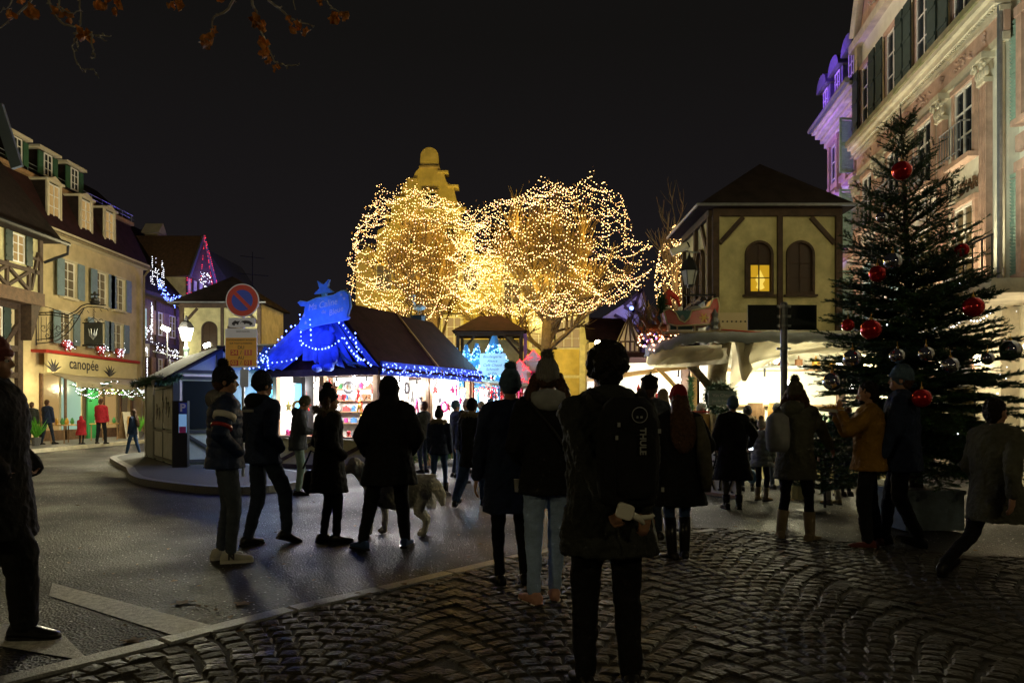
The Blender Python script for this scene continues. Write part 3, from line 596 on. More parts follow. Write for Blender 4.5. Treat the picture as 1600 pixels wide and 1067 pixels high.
# gable dormer over the eave
gx = X4(294)
g_ = MB(); g_.box(gx-1.5, gx+1.6, -.5, 3, 7.8, 9.6); gd = g_.build('gable_dormer', 'plaster_chalet', H4)
g_ = MB(); zt = 12.1; g_.add([(gx-1.9, -.9, 9.3), (gx, -.9, zt), (gx+2.0, -.9, 9.3), (gx-1.9, 4, 9.3), (gx, 4, zt), (gx+2.0, 4, 9.3)], [(0,1,2), (0,3,4,1), (1,4,5,2), (3,5,4), (0,2,5,3)]); g_.build('dormer_roof', 'timber_brown', gd)
g_ = MB(); g_.beam((gx-1.95, -.95, 9.25), (gx, -.95, zt), .2, .1); g_.beam((gx, -.96, zt), (gx+2.05, -.96, 9.25), .2, .1); g_.build('barge_board', 'zinc', gd)
for k in (-1.4, -.6, .2, 1.0, 1.5): MB().beam((gx+k, -.54, 7.8), (gx+k, -.54, 9.5), .16, .1).build('beam', 'timber_dark', H4)
g_ = MB(); 
for i in range(14): g_.box(gx-1.6+i*.24, gx-1.57+i*.24, -1.0, -.97, 7.8, 8.45)
g_.box(gx-1.7, gx+1.8, -1.02, -.95, 8.45, 8.5); g_.box(gx-1.7, gx+1.8, -1.02, -.5, 7.7, 7.8); g_.build('balcony', 'iron', gd)
ch = MB(); ch.box(7.0, 7.6, 2.2, 3.0, 10, 12.6); ch.prism([(6.7, 12.4), (7.9, 12.4), (7.3, 13.1)], 2.0, 3.1); ch.build('chimney', 'plaster_pale', H4)
def lights4(name, lb, pts, m, r=.026):
    pts = [p for i, p in enumerate(pts) if random.random() < .65]
    T = thing(name, lb, 'lights', (-19.9, 38.9, 0), R(90), 'light strings on the brown timbered house'); bulbs(pts, r, m, T); return T
rect = lambda x0, x1, z0, z1, n, y=-.75: [(random.uniform(x0, x1), y+random.uniform(-.08, .08), random.uniform(z0, z1)) for _ in range(n)]
lights4('light_curtain', 'white light curtain at the left end of the upper floor of the timbered house', [(X4(212)+.18*i+random.uniform(-.04, .04), -.8, 8.1+.11*j) for i in range(9) for j in range(random.randint(7, 15))], 'bulb_white')
lights4('light_string', 'blue light garland hanging along the eave of the timbered house', [p+Vector((0, random.uniform(-.1, .1), random.uniform(-.2, .2))) for k in range(4) for p in sag((X4(218), -1, 8.4-k*.1), (X4(254), -1.1, 7.9-k*.12), 42, .5)], 'bulb_blue')
lights4('light_string', 'double vertical row of red lights left of the dormer window', [(gx-1.55+.28*a, -.62, 7.8+.13*j) for a in (0, 1, 2) for j in range(15)], 'bulb_red')
lights4('light_string', 'red lights running up the gable edge of the dormer', [(gx+2.0*(1-i/24)*s_, -1.03, 9.3+(zt-9.3)*i/24) for i in range(25) for s_ in (-.3, .55, 1)], 'bulb_red')
lights4('light_curtain', 'white light curtain round the dormer window', rect(gx-.7, gx+.9, 7.9, 9.9, 130, -1.05), 'bulb_white')
lights4('light_string', 'blue lights along the dormer balcony rail', rect(gx-1.7, gx+1.8, 7.5, 8.3, 110, -1.1), 'bulb_blue')
lights4('light_wreath', 'white lights framing the tall window beside the ochre house, upper one', [(X4(221)+random.uniform(-.75, .75), -.2, random.uniform(5.1, 6.0)) for _ in range(90)]+[(X4(221)+random.choice((.7, .8)), -.2, random.uniform(5.1, 7.3)) for _ in range(60)], 'bulb_white')
lights4('light_wreath', 'white and blue lights framing the window beside the ochre house, lower one', [(X4(214)+random.uniform(-.7, .7), -.2, random.uniform(2.8, 3.4)) for _ in range(60)]+[(X4(214)+.7, -.2, random.uniform(2.8, 4.7)) for _ in range(60)]+[(X4(214)+random.uniform(-.7, .7), -.2, random.uniform(4.5, 4.8)) for _ in range(40)], 'bulb_white')
lights4('light_garland', 'white lights woven in a garland between the floors of the timbered house', [p+Vector((0, random.uniform(-.1, .1), random.uniform(-.25, .25))) for k in range(3) for p in sag((X4(235), -.3, 4.9), (X4(278), -.4, 4.7), 34, .12)], 'bulb_white')
lamp('blue_projector', (-17.2, 46, 8.2), 500, (.16, .12, 1), .1); lamp('blue_projector', (-16.5, 52, 8.6), 260, (.25, .2, 1), .1)
lamp('window_lights', (-18.8, 41, 6), 30, (.9, .92, 1), .2)
# pale gable at the back with an aerial
H5 = thing('far_house', 'far house roof edged in violet light behind the yellow chalet', 'house', (-19, 54, 0), R(90))
MB().box(0, 7, 0, 7, 0, 7.5).build('wall', 'plaster_pale', H5); b = MB(); b.add([(0, -.4, 7.5), (7, -.4, 7.5), (7, 7, 7.5), (0, 7, 7.5), (0, 3.4, 13.2), (7, 3.4, 13.2)], [(0,1,5,4), (3,4,5,2), (0,4,3), (1,2,5), (0,3,2,1)]); b.build('roof', 'zinc', H5)
an = MB(); an.cyl((0, 0, 0), (0, 0, 4.2), .04, .03, 5); an.cyl((-.9, 0, 3.9), (.9, 0, 3.7), .025, .025, 5); an.cyl((-1.1, 0, 2.6), (1.2, 0, 2.4), .025, .025, 5); ao = an.build('roof_aerial', 'iron'); ao.location = (-19.4, 55, 9.0)
tag(ao, 'thin television aerial above the roofs against the black sky', 'aerial')
# --- shop terrace things
def plant(x, y, z, h, n, m, lb, spread=.35):
    T = thing('potted_plant', lb, 'plant', (x, y, z)); MB().lathe([(.12, 0), (.17, .3), (.19, .3)], n=10).build('pot', 'granite_dark', T); l = MB()
    for i in range(n):
        a = random.uniform(0, 6.28); s = random.uniform(.3, 1)*spread; hh = h*random.uniform(.6, 1); w = .03
        l.add([(-w, 0, .28), (w, 0, .28), (s*.5*math.cos(a)+w, s*.5*math.sin(a), .28+hh*.6), (s*math.cos(a), s*math.sin(a), .28+hh)], [(0, 1, 3), (1, 2, 3)])
    l.build('leaves', m, T)
plant(-17.3, 34.2, .12, .8, 70, 'bright_grass', 'bright green bamboo grass in a trough beside the sandwich board'); plant(-17.0, 36.0, .12, .9, 70, 'bright_grass', 'bright green grass clump right of the sandwich board'); plant(-17.2, 26.6, .12, .8, 50, 'bright_grass', 'round green bush left of the shop entrance', .5)
T = thing('sandwich_board', 'white framed sandwich board standing outside the shop', 'sign', (-17.4, 33.4, .12), R(70))
for sd in (-1, 1): MB().beam((0, sd*.25, 0), (0, sd*.03, 1.2), .7, .03, up=(0, 1, 0)).build('panel', 'paint_white' if sd < 0 else 'wood', T)
MB().box(-.27, .27, -.235, -.225, .35, 1.0).build('poster', 'wood_yellow', T)
for k, (x, y, lb) in enumerate(((-17.5, 28.9, 'small display table with pots left of the green door'), (-17.5, 31.6, 'wooden display table with white ornaments under the shop window'))):
    T = thing('display_table', lb, 'table', (x, y, .12), R(90)); MB().box(-.6, .6, -.3, .3, .68, .72).build('table_top', 'wood_yellow', T)
    for a in (-.55, .55):
        for c in (-.25, .25): MB().cyl((a, c, 0), (a, c, .68), .025, .025, 6).build('leg', 'wood', T)
    for i in range(5):
        o = MB().lathe([(.05, 0), (.08, .1), (.05, .2), (.02, .26)], n=8).build('vase', random.choice(('product_white', 'product_gold', 'product_green'))); o.location = (x+random.uniform(-.2, .2), y-.5+.24*i, .84)
        tag(o, ('white' if i % 2 else 'small')+' pot number of the row on the display table '+('left of the green door' if k == 0 else 'under the shop window'), 'pot', 'pots on the shop display tables'); o['label'] = ORD[i]+' ornament pot from the left on the display table '+('left of the green door' if k == 0 else 'under the shop window')
# --- small yellow chalet with lanterns
def chalet(loc, rz, lb, w, d, zb, ze, zr, glow=True, front_lit='glass_warm'):
    C = thing('market_chalet', lb, 'chalet', loc, rz)
    MB().box(0, w, 0, d, zb, ze).build('wall', 'plaster_chalet', C)
    for x in (.06, w-.06): MB().beam((x, -.03, zb), (x, -.03, ze-.2), .13, .1).build('beam', 'timber_dark', C)
    for y in (.1, d*.5, d-.1): MB().beam((-.03, y, zb), (-.03, y, ze-.2), .1, .1, up=(1, 0, 0)).build('beam', 'timber_dark', C)
    MB().beam((0, -.03, ze-.1), (w, -.03, ze-.1), .2, .1).build('beam', 'timber_dark', C); MB().beam((-.03, 0, ze-.1), (-.03, d, ze-.1), .2, .1, up=(1, 0, 0)).build('beam', 'timber_dark', C)
    MB().beam((w*.52, -.03, zb), (w*.52, -.03, ze-.2), .1, .1).build('beam', 'timber_dark', C)
    for a, b in ((.14, .62), (w-.14, w-.62)): MB().beam((a, -.025, ze-.75), (b, -.025, ze-.22), .09, .06).build('beam', 'timber_dark', C)
    MB().beam((-.025, .25, ze-.9), (-.025, .75, ze-.22), .09, .06, up=(1, 0, 0)).build('beam', 'timber_dark', C)
    def arch(cx, front=True, y0=0, glass='glass_arch'):
        ah = 1.0; zs = ze-1.75
        def outline(r, base, n=14): return [(cx+r, base)]+[(cx+r*math.cos(t), zs+ah-.23+r*math.sin(t)) for t in np.linspace(0, PI, n)]+[(cx-r, base)]
        m4 = None if front else Matrix.Rotation(R(90), 4, 'Z') @ Matrix.Diagonal((1, -1, 1, 1))
        o1 = outline(.285, zs-.045); o2 = outline(.235, zs+.01); f = MB(); k = len(o1)
        vs = [(x, y, z) for y in (-.075, 0) for o_ in (o1, o2) for x, z in o_]; fs = []
        for i in range(k):
            j = (i+1) % k
            fs += [(i, j, k+j, k+i), (2*k+i, 3*k+i, 3*k+j, 2*k+j), (i, 2*k+i, 2*k+j, j), (k+i, k+j, 3*k+j, 3*k+i)]
        f.add(vs, fs, m4); f = f.build('window', 'timber_dark', C)
        MB().prism(o2, -.012, -.004, m4).build('pane', glass, f)
        g_ = MB(); g_.box(cx-.012, cx+.012, -.03, -.013, zs+.02, zs+ah-.02, m4); [g_.box(cx-.23, cx+.23, -.028, -.014, z_-.009, z_+.009, m4) for z_ in (zs+.3, zs+.6)]; g_.build('glazing_bars', 'timber_dark', f)
        MB().box(cx-.33, cx+.33, -.12, 0, zs-.085, zs-.046, m4).build('window_sill', 'timber_dark', f)
    arch(w*.36, glass='glass_arch'); arch(w*.68)
    arch(d*.35, False); arch(d*.68, False)
    e = .22; hx = w/2; 
    r = MB(); r.add([(-e-.1, -e, ze), (w+e, -e, ze), (w+e, d+e, ze), (-e-.1, d+e, ze), (hx, d*.42, zr), (hx, d*.62, zr), (-e-.1, -e, ze-.05), (w+e, -e, ze-.05), (w+e, d+e, ze-.05), (-e-.1, d+e, ze-.05)], [(0,1,4), (1,2,5,4), (2,3,5), (3,0,4,5), (9,8,7,6), (0,6,7,1), (1,7,8,2), (2,8,9,3), (3,9,6,0)])
    r.build('roof', 'roof_dark', C)
    gt = MB(); gt.tube([(-e-.12, -e-.04, ze-.02), (w+e+.02, -e-.04, ze-.02)], .03, 6); gt.tube([(-e-.14, -e-.04, ze-.02), (-e-.14, d+e, ze-.02)], .03, 6); gt.build('gutter', 'zinc', C)
    return C
CL = chalet((-12.15, 27, 0), 0, 'small yellow timbered chalet behind the street lantern', 2.95, 2.6, 0, 5.35, 6.5)
# --- street lantern with three heads
pL = at(291, 520, 24)
SL = thing('street_lantern', 'glowing white street lantern on a post with scroll brackets and two side floodlights', 'street lamp', (pL.x, 24, 0))
b = MB(); b.lathe([(.16, 0), (.16, .4), (.1, .6), (.08, 1.2), (.075, 3.3), (.11, 3.4), (.06, 3.5), (.06, 3.64), (.12, 3.67)], n=10); b.build('post', 'iron_green', SL)
b = MB(); b.lathe([(.13, 3.68), (.23, 4.06)], n=6); b.build('lantern_glass', 'lamp_white', SL)
b = MB(); b.lathe([(.28, 4.065), (.26, 4.1), (.16, 4.26), (.08, 4.32), (.03, 4.48)], n=6)
for k in range(6): a = 2*PI*k/6; b.tube([(.14*math.cos(a), .14*math.sin(a), 3.66), (.245*math.cos(a), .245*math.sin(a), 4.06)], .012, 4)
b.build('lantern_cage', 'iron', SL)
b = MB(); b.tube([(-1.1, 0, 3.32), (-.5, 0, 3.18), (0, 0, 3.12), (1.2, 0, 3.0), (1.25, 0, 3.1)], .03, 6)
for sd in (-1, 1): b.tube([(sd*(.3+(.22-.017*k)*math.cos(k*.65)), 0, 2.75+(.22-.017*k)*math.sin(k*.65)) for k in range(12)], .016, 4); b.tube([(0, 0, 2.5), (sd*.2, 0, 2.56), (sd*.5, 0, 2.8), (sd*.55, 0, 3.1)], .02, 4)
b.build('scroll_bracket', 'iron', SL)
for sx, zz, r_ in ((-.62, 4.05, 25), (.75, 3.5, -20)):
    h = MB(); h.box(-.11, .11, -.1, .1, -.07, .07, mtx((sx, -.1, zz), 0, 0, R(r_))); hd = h.build('floodlight', 'zinc', SL)
    MB().box(-.09, .09, -.115, -.102, -.055, .055, mtx((sx, -.1, zz), 0, 0, R(r_))).build('lens', 'lamp_white', hd); MB().cyl((sx, 0, zz-.1), (sx, 0, 3.1), .025).build('stem', 'iron', hd)
lamp('lantern_light', (pL.x, 23.5, 3.9), 950, (1, .93, .62), .2); lamp('flood_light', (pL.x-.62, 23.6, 4.0), 260, (1, .96, .75), .1); lamp('flood_light', (pL.x+.8, 23.6, 3.6), 260, (1, .96, .75), .1)
# --- closed grey hut on the island
G = thing('closed_hut', 'closed grey and white timber hut with fir garland on the traffic island', 'hut', (-7.9, 17.2, .12), R(34.8))
D = 4.0; Wd = 2.15
MB().box(.03, Wd, .03, D, 0, 2.15).prism([(.03, 2.15), (Wd, 2.15), (1.09, 2.72)], .03, D).build('wall', 'hut_panel', G)
def hb(p, q, w=.1, d=.05, up=(0, 1, 0), m='hut_beam'): MB().beam(p, q, w, d, up).build('beam', m, G)
for x in (.05, 1.02, Wd-.05): hb((x, 0, 0), (x, 0, 2.1 if x != 1.02 else 2.85), .14)
for z in (.08, .78, 2.05, 2.2): hb((.13, .005, z), (.94, .005, z), .08)
hb((.2, .0, .75), (.9, .0, .3), .07); hb((1.15, .005, .08), (2.0, .005, .08), .08)
MB().box(.2, .92, -.01, .03, .84, 1.98).build('hatch', 'dark_glass', G)
MB().box(.125, .17, -.02, .02, .12, 2.0).build('white_strip', 'paint_white', G); MB().box(.13, .95, -.03, .03, 2.09, 2.13).build('white_strip', 'paint_white', G)
hb((.05, -.01, 2.16), (1.0, -.01, 2.72), .1)
S_ = (1, 0, 0)
for y in (.07, 1.35, 2.62, D-.05): hb((0, y, 0), (0, y, 2.1), .1, .05, S_)
for z in (.07, .78, 1.85, 2.1): hb((.0, .12, z), (.0, D-.1, z), .07, .045, S_)
for a in (.3, 1.5):
    hb((-.005, a, 2.05), (-.005, a+.35, 1.9), .05, .04, S_); hb((-.005, a+.9, 2.05), (-.005, a+.4, 1.9), .05, .04, S_)
MB().box(-.015, .03, .13, 1.3, .84, 1.8).build('side_panel', 'hut_panel_white', G); MB().box(-.015, .03, 1.4, 2.56, .84, 1.8).build('side_panel', 'hut_panel_white', G)
MB().box(-.015, .03, .13, 1.3, .12, .74).build('side_panel', 'hut_panel_white', G); MB().box(-.015, .03, 1.4, 2.56, .12, .74).build('side_panel', 'hut_panel_white', G)
dd = MB().box(-.03, .03, 2.7, 3.85, .05, 2.0).build('door', 'hut_beam', G); MB().box(-.05, -.03, 2.8, 2.9, 1.0, 1.04).build('handle', 'steel', dd)
MB().box(-.05, .0, 3.86, 3.94, .0, 2.0).build('white_strip', 'paint_white', G)
for y, z, s in ((2.1, 1.25, .16), (1.75, 1.2, .13), (1.3, 1.42, .15), (.8, 1.4, .17), (.5, 1.3, .15)):
    c = MB(); c.sphere((-.03, y, z), (.012, s*.55, s*.8), 8, 6); c.sphere((-.03, y+.02, z+s*.95), (.012, s*.3, s*.35), 8, 6); c.beam((-.03, y-s*.4, z), (-.03, y-s*.8, z+s*.4), .03, .01, up=S_); c.beam((-.03, y, z-s*.7), (-.03, y+s*.3, z-s*1.2), .03, .01, up=S_)
    c.build('painted_figure', 'letter_dark', G)
r = MB(); r.add([(-.28, -.25, 2.02), (1.09, -.25, 2.85), (1.09, D+.2, 2.85), (-.28, D+.2, 2.02), (Wd+.25, -.25, 2.02), (Wd+.25, D+.2, 2.02), (-.28, -.25, 1.96), (1.09, -.25, 2.79), (1.09, D+.2, 2.79), (-.28, D+.2, 1.96), (Wd+.25, -.25, 1.96), (Wd+.25, D+.2, 1.96)],
     [(0,3,2,1), (1,2,5,4), (6,7,8,9), (7,10,11,8), (0,1,7,6), (1,4,10,7), (0,6,9,3), (4,5,11,10), (3,9,8,2), (2,8,11,5)])
r.build('roof', 'roof_dark', G)
GA = thing('fir_garland', 'fir garland with small ribbons along the eave of the grey hut', 'garland', (-7.9, 17.2, .12), R(34.8))
def fir(mb, pts, n, L=.12, w=.012):
    pts = [Vector(p) for p in pts]
    for _ in range(n):
        i = random.randrange(len(pts)-1); p = pts[i].lerp(pts[i+1], random.random()); d = Vector((random.gauss(0, 1), random.gauss(0, 1), random.gauss(0, 1))).normalized(); q = p+d*L*random.uniform(.6, 1.3); s = d.orthogonal().normalized()*w
        mb.add([p-s, p+s, q], [(0, 1, 2)])
f = MB(); fir(f, [(-.3, y, 2.0) for y in np.linspace(-.2, 4.2, 12)], 1300, .17, .016); fir(f, [(-.32, .0, 1.95), (-.1, -.25, 1.98), (.1, -.28, 2.08)], 300, .14, .016); f.build('needles', 'needle', GA, kind='stuff')
for y in (.2, 2.9):
    b = MB(); 
    for sd in (-1, 1): b.sphere((-.4, y+sd*.09, 1.93), (.04, .1, .07), 8, 5); b.beam((-.4, y, 1.9), (-.4, y+sd*.08, 1.65), .05, .01, up=S_)
    b.build('ribbon', 'product_grey', GA)
# parking ticket post
PT = thing('parking_post', 'dark parking ticket post with blue P panel beside the grey hut', 'ticket machine', (-7.52, 16.72, .12), R(10))
MB().box(-.16, .16, -.1, .1, 0, 1.5).build('body', 'iron', PT)
MB().box(-.02, .145, -.108, -.1, 1.22, 1.46).build('p_panel', 'sign_blue_disc', PT); text('P', .24, 'letter_white', PT, (.065, -.11, 1.34), bold=.008)
pm = glassm('ticket_panel', (.25, .4, .6), .3, (.25, .5, .85), .4)
MB().box(-.02, .145, -.108, -.1, .78, 1.2).build('info_panel', pm, PT); MB().box(-.01, .135, -.112, -.108, .78, .92).build('notice', 'product_pink', PT)
# no-parking sign
p = at(380, 470, 14.4); NP = thing('no_parking_sign', 'round red and blue no parking sign above a tow-away plate and a yellow notice', 'sign', (p.x, 14.4, .12))
MB().cyl((0, 0, 0), (0, 0, 3.5), .03, .03, 10).build('pole', 'zinc', NP)
rot = Matrix.Rotation(R(90), 4, 'X'); zc = 3.43
def disc(r, y0, y1, m, n=40): return MB().lathe([(r, 0), (r, y1-y0)], n=n, m=mtx((0, -y0, zc)) @ rot).build('disc', m, NP)
disc(.325, .03, .045, 'sign_sheet'); disc(.305, .045, .05, 'sign_red'); disc(.205, .05, .055, 'sign_blue_disc')
MB().beam((-.15, -.058, zc+.15), (.15, -.058, zc-.15), .07, .006).build('slash', 'sign_red', NP)
def rr(x0, x1, z0, z1, r=.03): return [(cx+r*math.cos(a), cz+r*math.sin(a)) for cx, cz, s in ((x1-r, z0+r, -90), (x1-r, z1-r, 0), (x0+r, z1-r, 90), (x0+r, z0+r, 180)) for a in [R(s+t) for t in (0, 30, 60, 90)]]
MB().prism(rr(-.27, .25, 2.91, 3.09), -.05, -.035).build('tow_plate', 'sign_sheet', NP)
b = MB(); b.prism([(-.2, 2.95), (-.07, 2.99), (-.04, 3.03), (-.1, 3.02), (-.14, 3.04), (-.2, 2.99)], -.056, -.051); b.prism([(.0, 3.0), (.2, 2.95), (.2, 2.99), (.14, 3.03), (.06, 3.04), (.0, 3.03)], -.056, -.051)
for x, z in ((-.16, 2.955), (-.09, 2.975), (.05, 2.985), (.16, 2.96)): b.lathe([(.02, 0), (.02, .006)], n=10, m=mtx((x, -.051, z)) @ rot)
b.tube([(-.04, -.054, 2.98), (.0, -.054, 3.03)], .005, 4); b.build('tow_symbol', 'letter_dark', NP)
MB().prism(rr(-.33, .29, 2.12, 2.88, .02), -.06, -.04).build('notice_plate', 'sign_sheet', NP); MB().box(-.32, .28, -.063, -.06, 2.15, 2.7).build('notice_field', 'sign_orange', NP)
text('STATIONNEMENT INTERDIT', .045, 'letter_dark', NP, (-.02, -.065, 2.655)); text('SUR TOUT LE PARKING', .042, 'letter_dark', NP, (-.02, -.065, 2.59)); text('DU', .09, 'letter_dark', NP, (-.02, -.065, 2.51)); text('AU', .09, 'letter_dark', NP, (-.02, -.065, 2.31)); text('/', .1, 'letter_dark', NP, (-.02, -.065, 2.41)); text('/', .1, 'letter_dark', NP, (-.02, -.065, 2.21))
for x, z, d in ((-.15, 2.41, '24'), (.12, 2.41, '11'), (-.15, 2.21, '03'), (.12, 2.21, '01')):
    MB().box(x-.075, x+.075, -.067, -.063, z-.055, z+.055).build('date_field', 'sleigh_red', NP); text(d, .11, 'sign_orange', NP, (x, -.069, z), bold=.004)
text('MAIRIE DE COLMAR' if False else 'ARRETE MUNICIPAL', .03, 'letter_dark', NP, (.02, -.062, 2.82)); MB().box(-.04, .12, -.055, -.04, 1.74, 2.08).build('small_plate', 'hut_panel_white', NP)
lamp('street_fill_light', (-3.5, 6.0, 5.5), 480, (1, .95, .85), .1, 'SPOT', aim=(-5.26, 14.4, 2.9), spot=17, blend=.5)  # narrow spot added to brighten the no parking sign; no lamp stands here
# ============================================================ BLUE STALL ROW
SR = R(-26.1); SO = (-5.93, 18.2, 0)
def stall_things(P0, rz, fn): pass
BS = thing('market_stall', 'corner market stall with gable draped in blue cloth and blue lights', 'stall', SO, SR)
SW = 3.18; SD = 2.15; toM0 = Matrix.Translation(SO) @ Matrix.Rotation(SR, 4, 'Z')
def sbox(par, name, m, *b): return MB().box(*b).build(name, m, par)
def post(par, x, y, z0=0, z1=2.3, w=.12, m='wood'): return MB().box(x-w/2, x+w/2, y-w/2, y+w/2, z0, z1).build('post', m, par)
for x, y in ((.07, .07), (1.55, .07), (SW-.07, .07), (SW-.07, SD-.05), (.07, SD-.05)): post(BS, x, y, 0, 2.3, .13, 'wood')
sbox(BS, 'front_panel', 'plaster_chalet', .14, SW-.14, .03, .07, .1, .72); sbox(BS, 'side_panel', 'plaster_chalet', SW-.07, SW-.03, .14, SD-.12, .1, .72)
for a, b in (((.2, .02, .15), (1.4, .02, .68)), ((2.95, .02, .68), (1.75, .02, .15))): MB().beam(a, b, .09, .03).build('brace', 'timber_dark', BS)
sbox(BS, 'sill_beam', 'timber_dark', .14, SW-.14, 0, .06, 0, .1)
sbox(BS, 'counter', 'wood', -.05, SW+.1, -.15, .45, .74, .79); sbox(BS, 'counter', 'wood', SW-.4, SW+.12, .47, SD, .74, .79)
sbox(BS, 'back_wall', 'paint_white', .15, SW-.6, SD-.05, SD, .0, 2.3); sbox(BS, 'end_wall', 'paint_white', 0, .05, .14, SD-.12, 0, 2.3)
for z in (1.05, 1.35, 1.65, 1.95): sbox(BS, 'shelf', 'wood', .1, SW-.7, SD-.35, SD-.06, z, z+.025)
sbox(BS, 'fascia', 'timber_dark', -.15, SW+.25, -.32, -.26, 2.2, 2.36); sbox(BS, 'fascia', 'timber_dark', SW+.2, SW+.26, -.26, SD, 2.2, 2.36)
sbox(BS, 'ceiling', 'paint_white', .0, SW+.19, -.25, SD, 2.3, 2.33)
def hroof(par, y0, y1, front_gable, zr=3.95, w0=-.2, w1=SW+.35, ze=2.34, back_hip=False):
    r = MB(); xm = 2.12
    yb = y1-.5 if back_hip else y1
    r.add([(w0, y0, ze), (w1, y0, ze), (w1, y1, ze), (w0, y1, ze), (xm, y0, zr), (xm, yb, zr), (w0, y0, ze-.05), (w1, y0, ze-.05), (w1, y1, ze-.05), (w0, y1, ze-.05)],
          [(0,4,5,3), (1,2,5,4), (0,1,4), (2,3,5), (0,6,7,1), (1,7,8,2), (2,8,9,3), (3,9,6,0), (6,9,8,7)])
    return r.build('roof', 'roof_red', par)
hroof(BS, -.3, SD+.05, True)
# blue dressed gable
m_ = MB(); xm = 2.12
def drape(x0, z0, x1, z1, w, y, n=14, amp=.05):
    vs = []; 
    for i in range(n+1):
        t = i/n; x = x0+(x1-x0)*t; z = z0+(z1-z0)*t-.25*math.sin(PI*t)*.3
        for j in range(6):
            s = j/5; vs.append((x+(s-.5)*w*(.5+.5*t), y-amp*math.sin(s*9+t*4)-.04*abs(math.sin(s*5)), z-(s-.5)*w*.35))
    m_.add(vs, [(i*6+j, i*6+j+1, (i+1)*6+j+1, (i+1)*6+j) for i in range(n) for j in range(5)])
for k in range(4): drape(xm-.05+.05*k, 3.85-.1*k, -.2+.28*k, 2.4, .38, -.42-.03*k)
for k in range(4): drape(xm+.05-.05*k, 3.85-.1*k, SW+.25-.3*k, 2.4, .38, -.42-.03*k)
m_.add([(xm+.62*s, -.55-.05*math.cos(s*12+z*3), 2.55+z) for z in np.linspace(0, .75, 6) for s in np.linspace(-1, .4, 12)], [(i*12+j, i*12+j+1, (i+1)*12+j+1, (i+1)*12+j) for i in range(5) for j in range(11)])
m_.build('blue_drape', 'blue_cloth', BS, smooth=True)
m_ = MB(); 
for k in range(3): drape(SW-.9+.15*k, 3.0-.15*k, SW-.35+.15*k, 2.42, .35, -.5, 10, .06)
m_.build('teal_drape', 'teal_cloth', BS, smooth=True); m_ = MB(); drape(.35, 2.9, -.05, 2.4, .3, -.5, 8, .06); m_.build('teal_drape', 'teal_cloth', BS, smooth=True)
# teddy-like blue figure on the gable
b = MB(); b.sphere((xm+.12, -.6, 2.95), (.24, .16, .32), 12, 8); b.sphere((xm+.13, -.63, 3.38), (.19, .16, .19), 12, 8); b.sphere((xm-.02, -.62, 3.55), .07, 8, 6); b.sphere((xm+.28, -.62, 3.55), .07, 8, 6)
for sd in (-1, 1): b.sphere((xm+.12+sd*.27, -.66, 3.0), (.08, .09, .2), 8, 6); b.sphere((xm+.12+sd*.16, -.75, 2.7), (.1, .16, .09), 8, 6)
TB = b.build('plush_bear', 'blue_cloth', None, smooth=True); TB.location = (SO[0], SO[1], -.34); TB.rotation_euler = (0, 0, SR); tag(TB, 'plush bear lit blue sitting in front of the blue gable', 'plush toy')
# shop board
SB = thing('stall_sign', 'wavy light blue painted sign with white script over the blue gable', 'sign', SO, SR)
pts = [(-.95, .28), (-.85, .18), (-.68, .16), (-.72, -.05), (-.88, -.3), (-.9, -.5), (-.78, -.56), (-.5, -.48), (-.1, -.42), (.3, -.38), (.62, -.34), (.8, -.32), (.86, -.26), (.8, -.22), (.9, .05), (.86, .4), (.72, .52), (.55, .52), (.3, .42), (.0, .4), (-.3, .38), (-.6, .28), (-.85, .34)]
P2 = [(xm+.12+x*.80, 3.66+z*.74) for x, z in pts]
MB().prism([(xm+.12+x*.835, 3.663+z*.785) for x, z in pts], -.70, -.67).build('board_edge', 'sign_edge', SB)
bo = MB().prism(P2, -.72, -.701).build('board', 'sign_blue', SB)
text('Ma Caline', .21, 'letter_white', bo, (xm+.08, -.725, 3.78), (R(90), R(-7), 0), shear=.3); text('de', .13, 'letter_white', bo, (xm+.12, -.725, 3.62)); text('Bleue', .185, 'letter_white', bo, (xm+.46, -.725, 3.62), (R(90), R(-14), 0), shear=.3)
for x, z in ((.72, .3), (.62, .42), (-.72, -.12), (-.66, -.35)):
    b = MB(); c = []
    for k in range(10): r_ = .06 if k % 2 == 0 else .025; c.append((xm+.12+x*.8+r_*.8*math.sin(k*PI/5), 3.66+z*.74+r_*.8*math.cos(k*PI/5)))
    b.prism(c, -.728, -.722); b.build('painted_star', 'letter_white', bo)
b = MB(); c = []
for k in range(10): r_ = .36 if k % 2 == 0 else .15; c.append((xm+.05+r_*.8*math.sin(k*PI/5+.6), 4.14+r_*.72*math.cos(k*PI/5+.6)))
b.prism(c, -.66, -.60); st = b.build('star', 'sign_blue'); st.location = SO; st.rotation_euler = (0, 0, SR); tag(st, 'blue wooden star on top of the wavy stall sign', 'star')
# blue lights
BL = thing('blue_light_string', 'blue bulbs outlining the gable of the corner stall', 'lights', SO, SR); pts = []
for s in (-1, 1):
    for k in range(16): t = k/15; pts.append((xm+s*(.22+(2.0 if s < 0 else 1.15)*t)+random.uniform(-.03, .03), -.66, 3.78-1.4*t+random.uniform(-.05, .05)))
pts += sag((xm-1.9, -.68, 2.55), (xm-.7, -.7, 2.6), 9, .05)+sag((xm-.6, -.7, 3.0), (xm+.7, -.8, 3.0), 14, .22)+sag((xm-.6, -.7, 3.6), (xm-.55, -.7, 2.9), 8, 0)+sag((xm-.3, -.7, 3.7), (xm-.25, -.72, 3.0), 7, 0)+sag((xm+.7, -.72, 3.0), (xm+1.2, -.7, 2.5), 9, .1)+sag((xm+1.0, -.72, 3.1), (xm+1.05, -.7, 2.5), 7, 0)
pts += [(xm-1.7+random.uniform(-.15, .15), -.7, 2.45+random.uniform(-.1, .3)) for _ in range(16)]
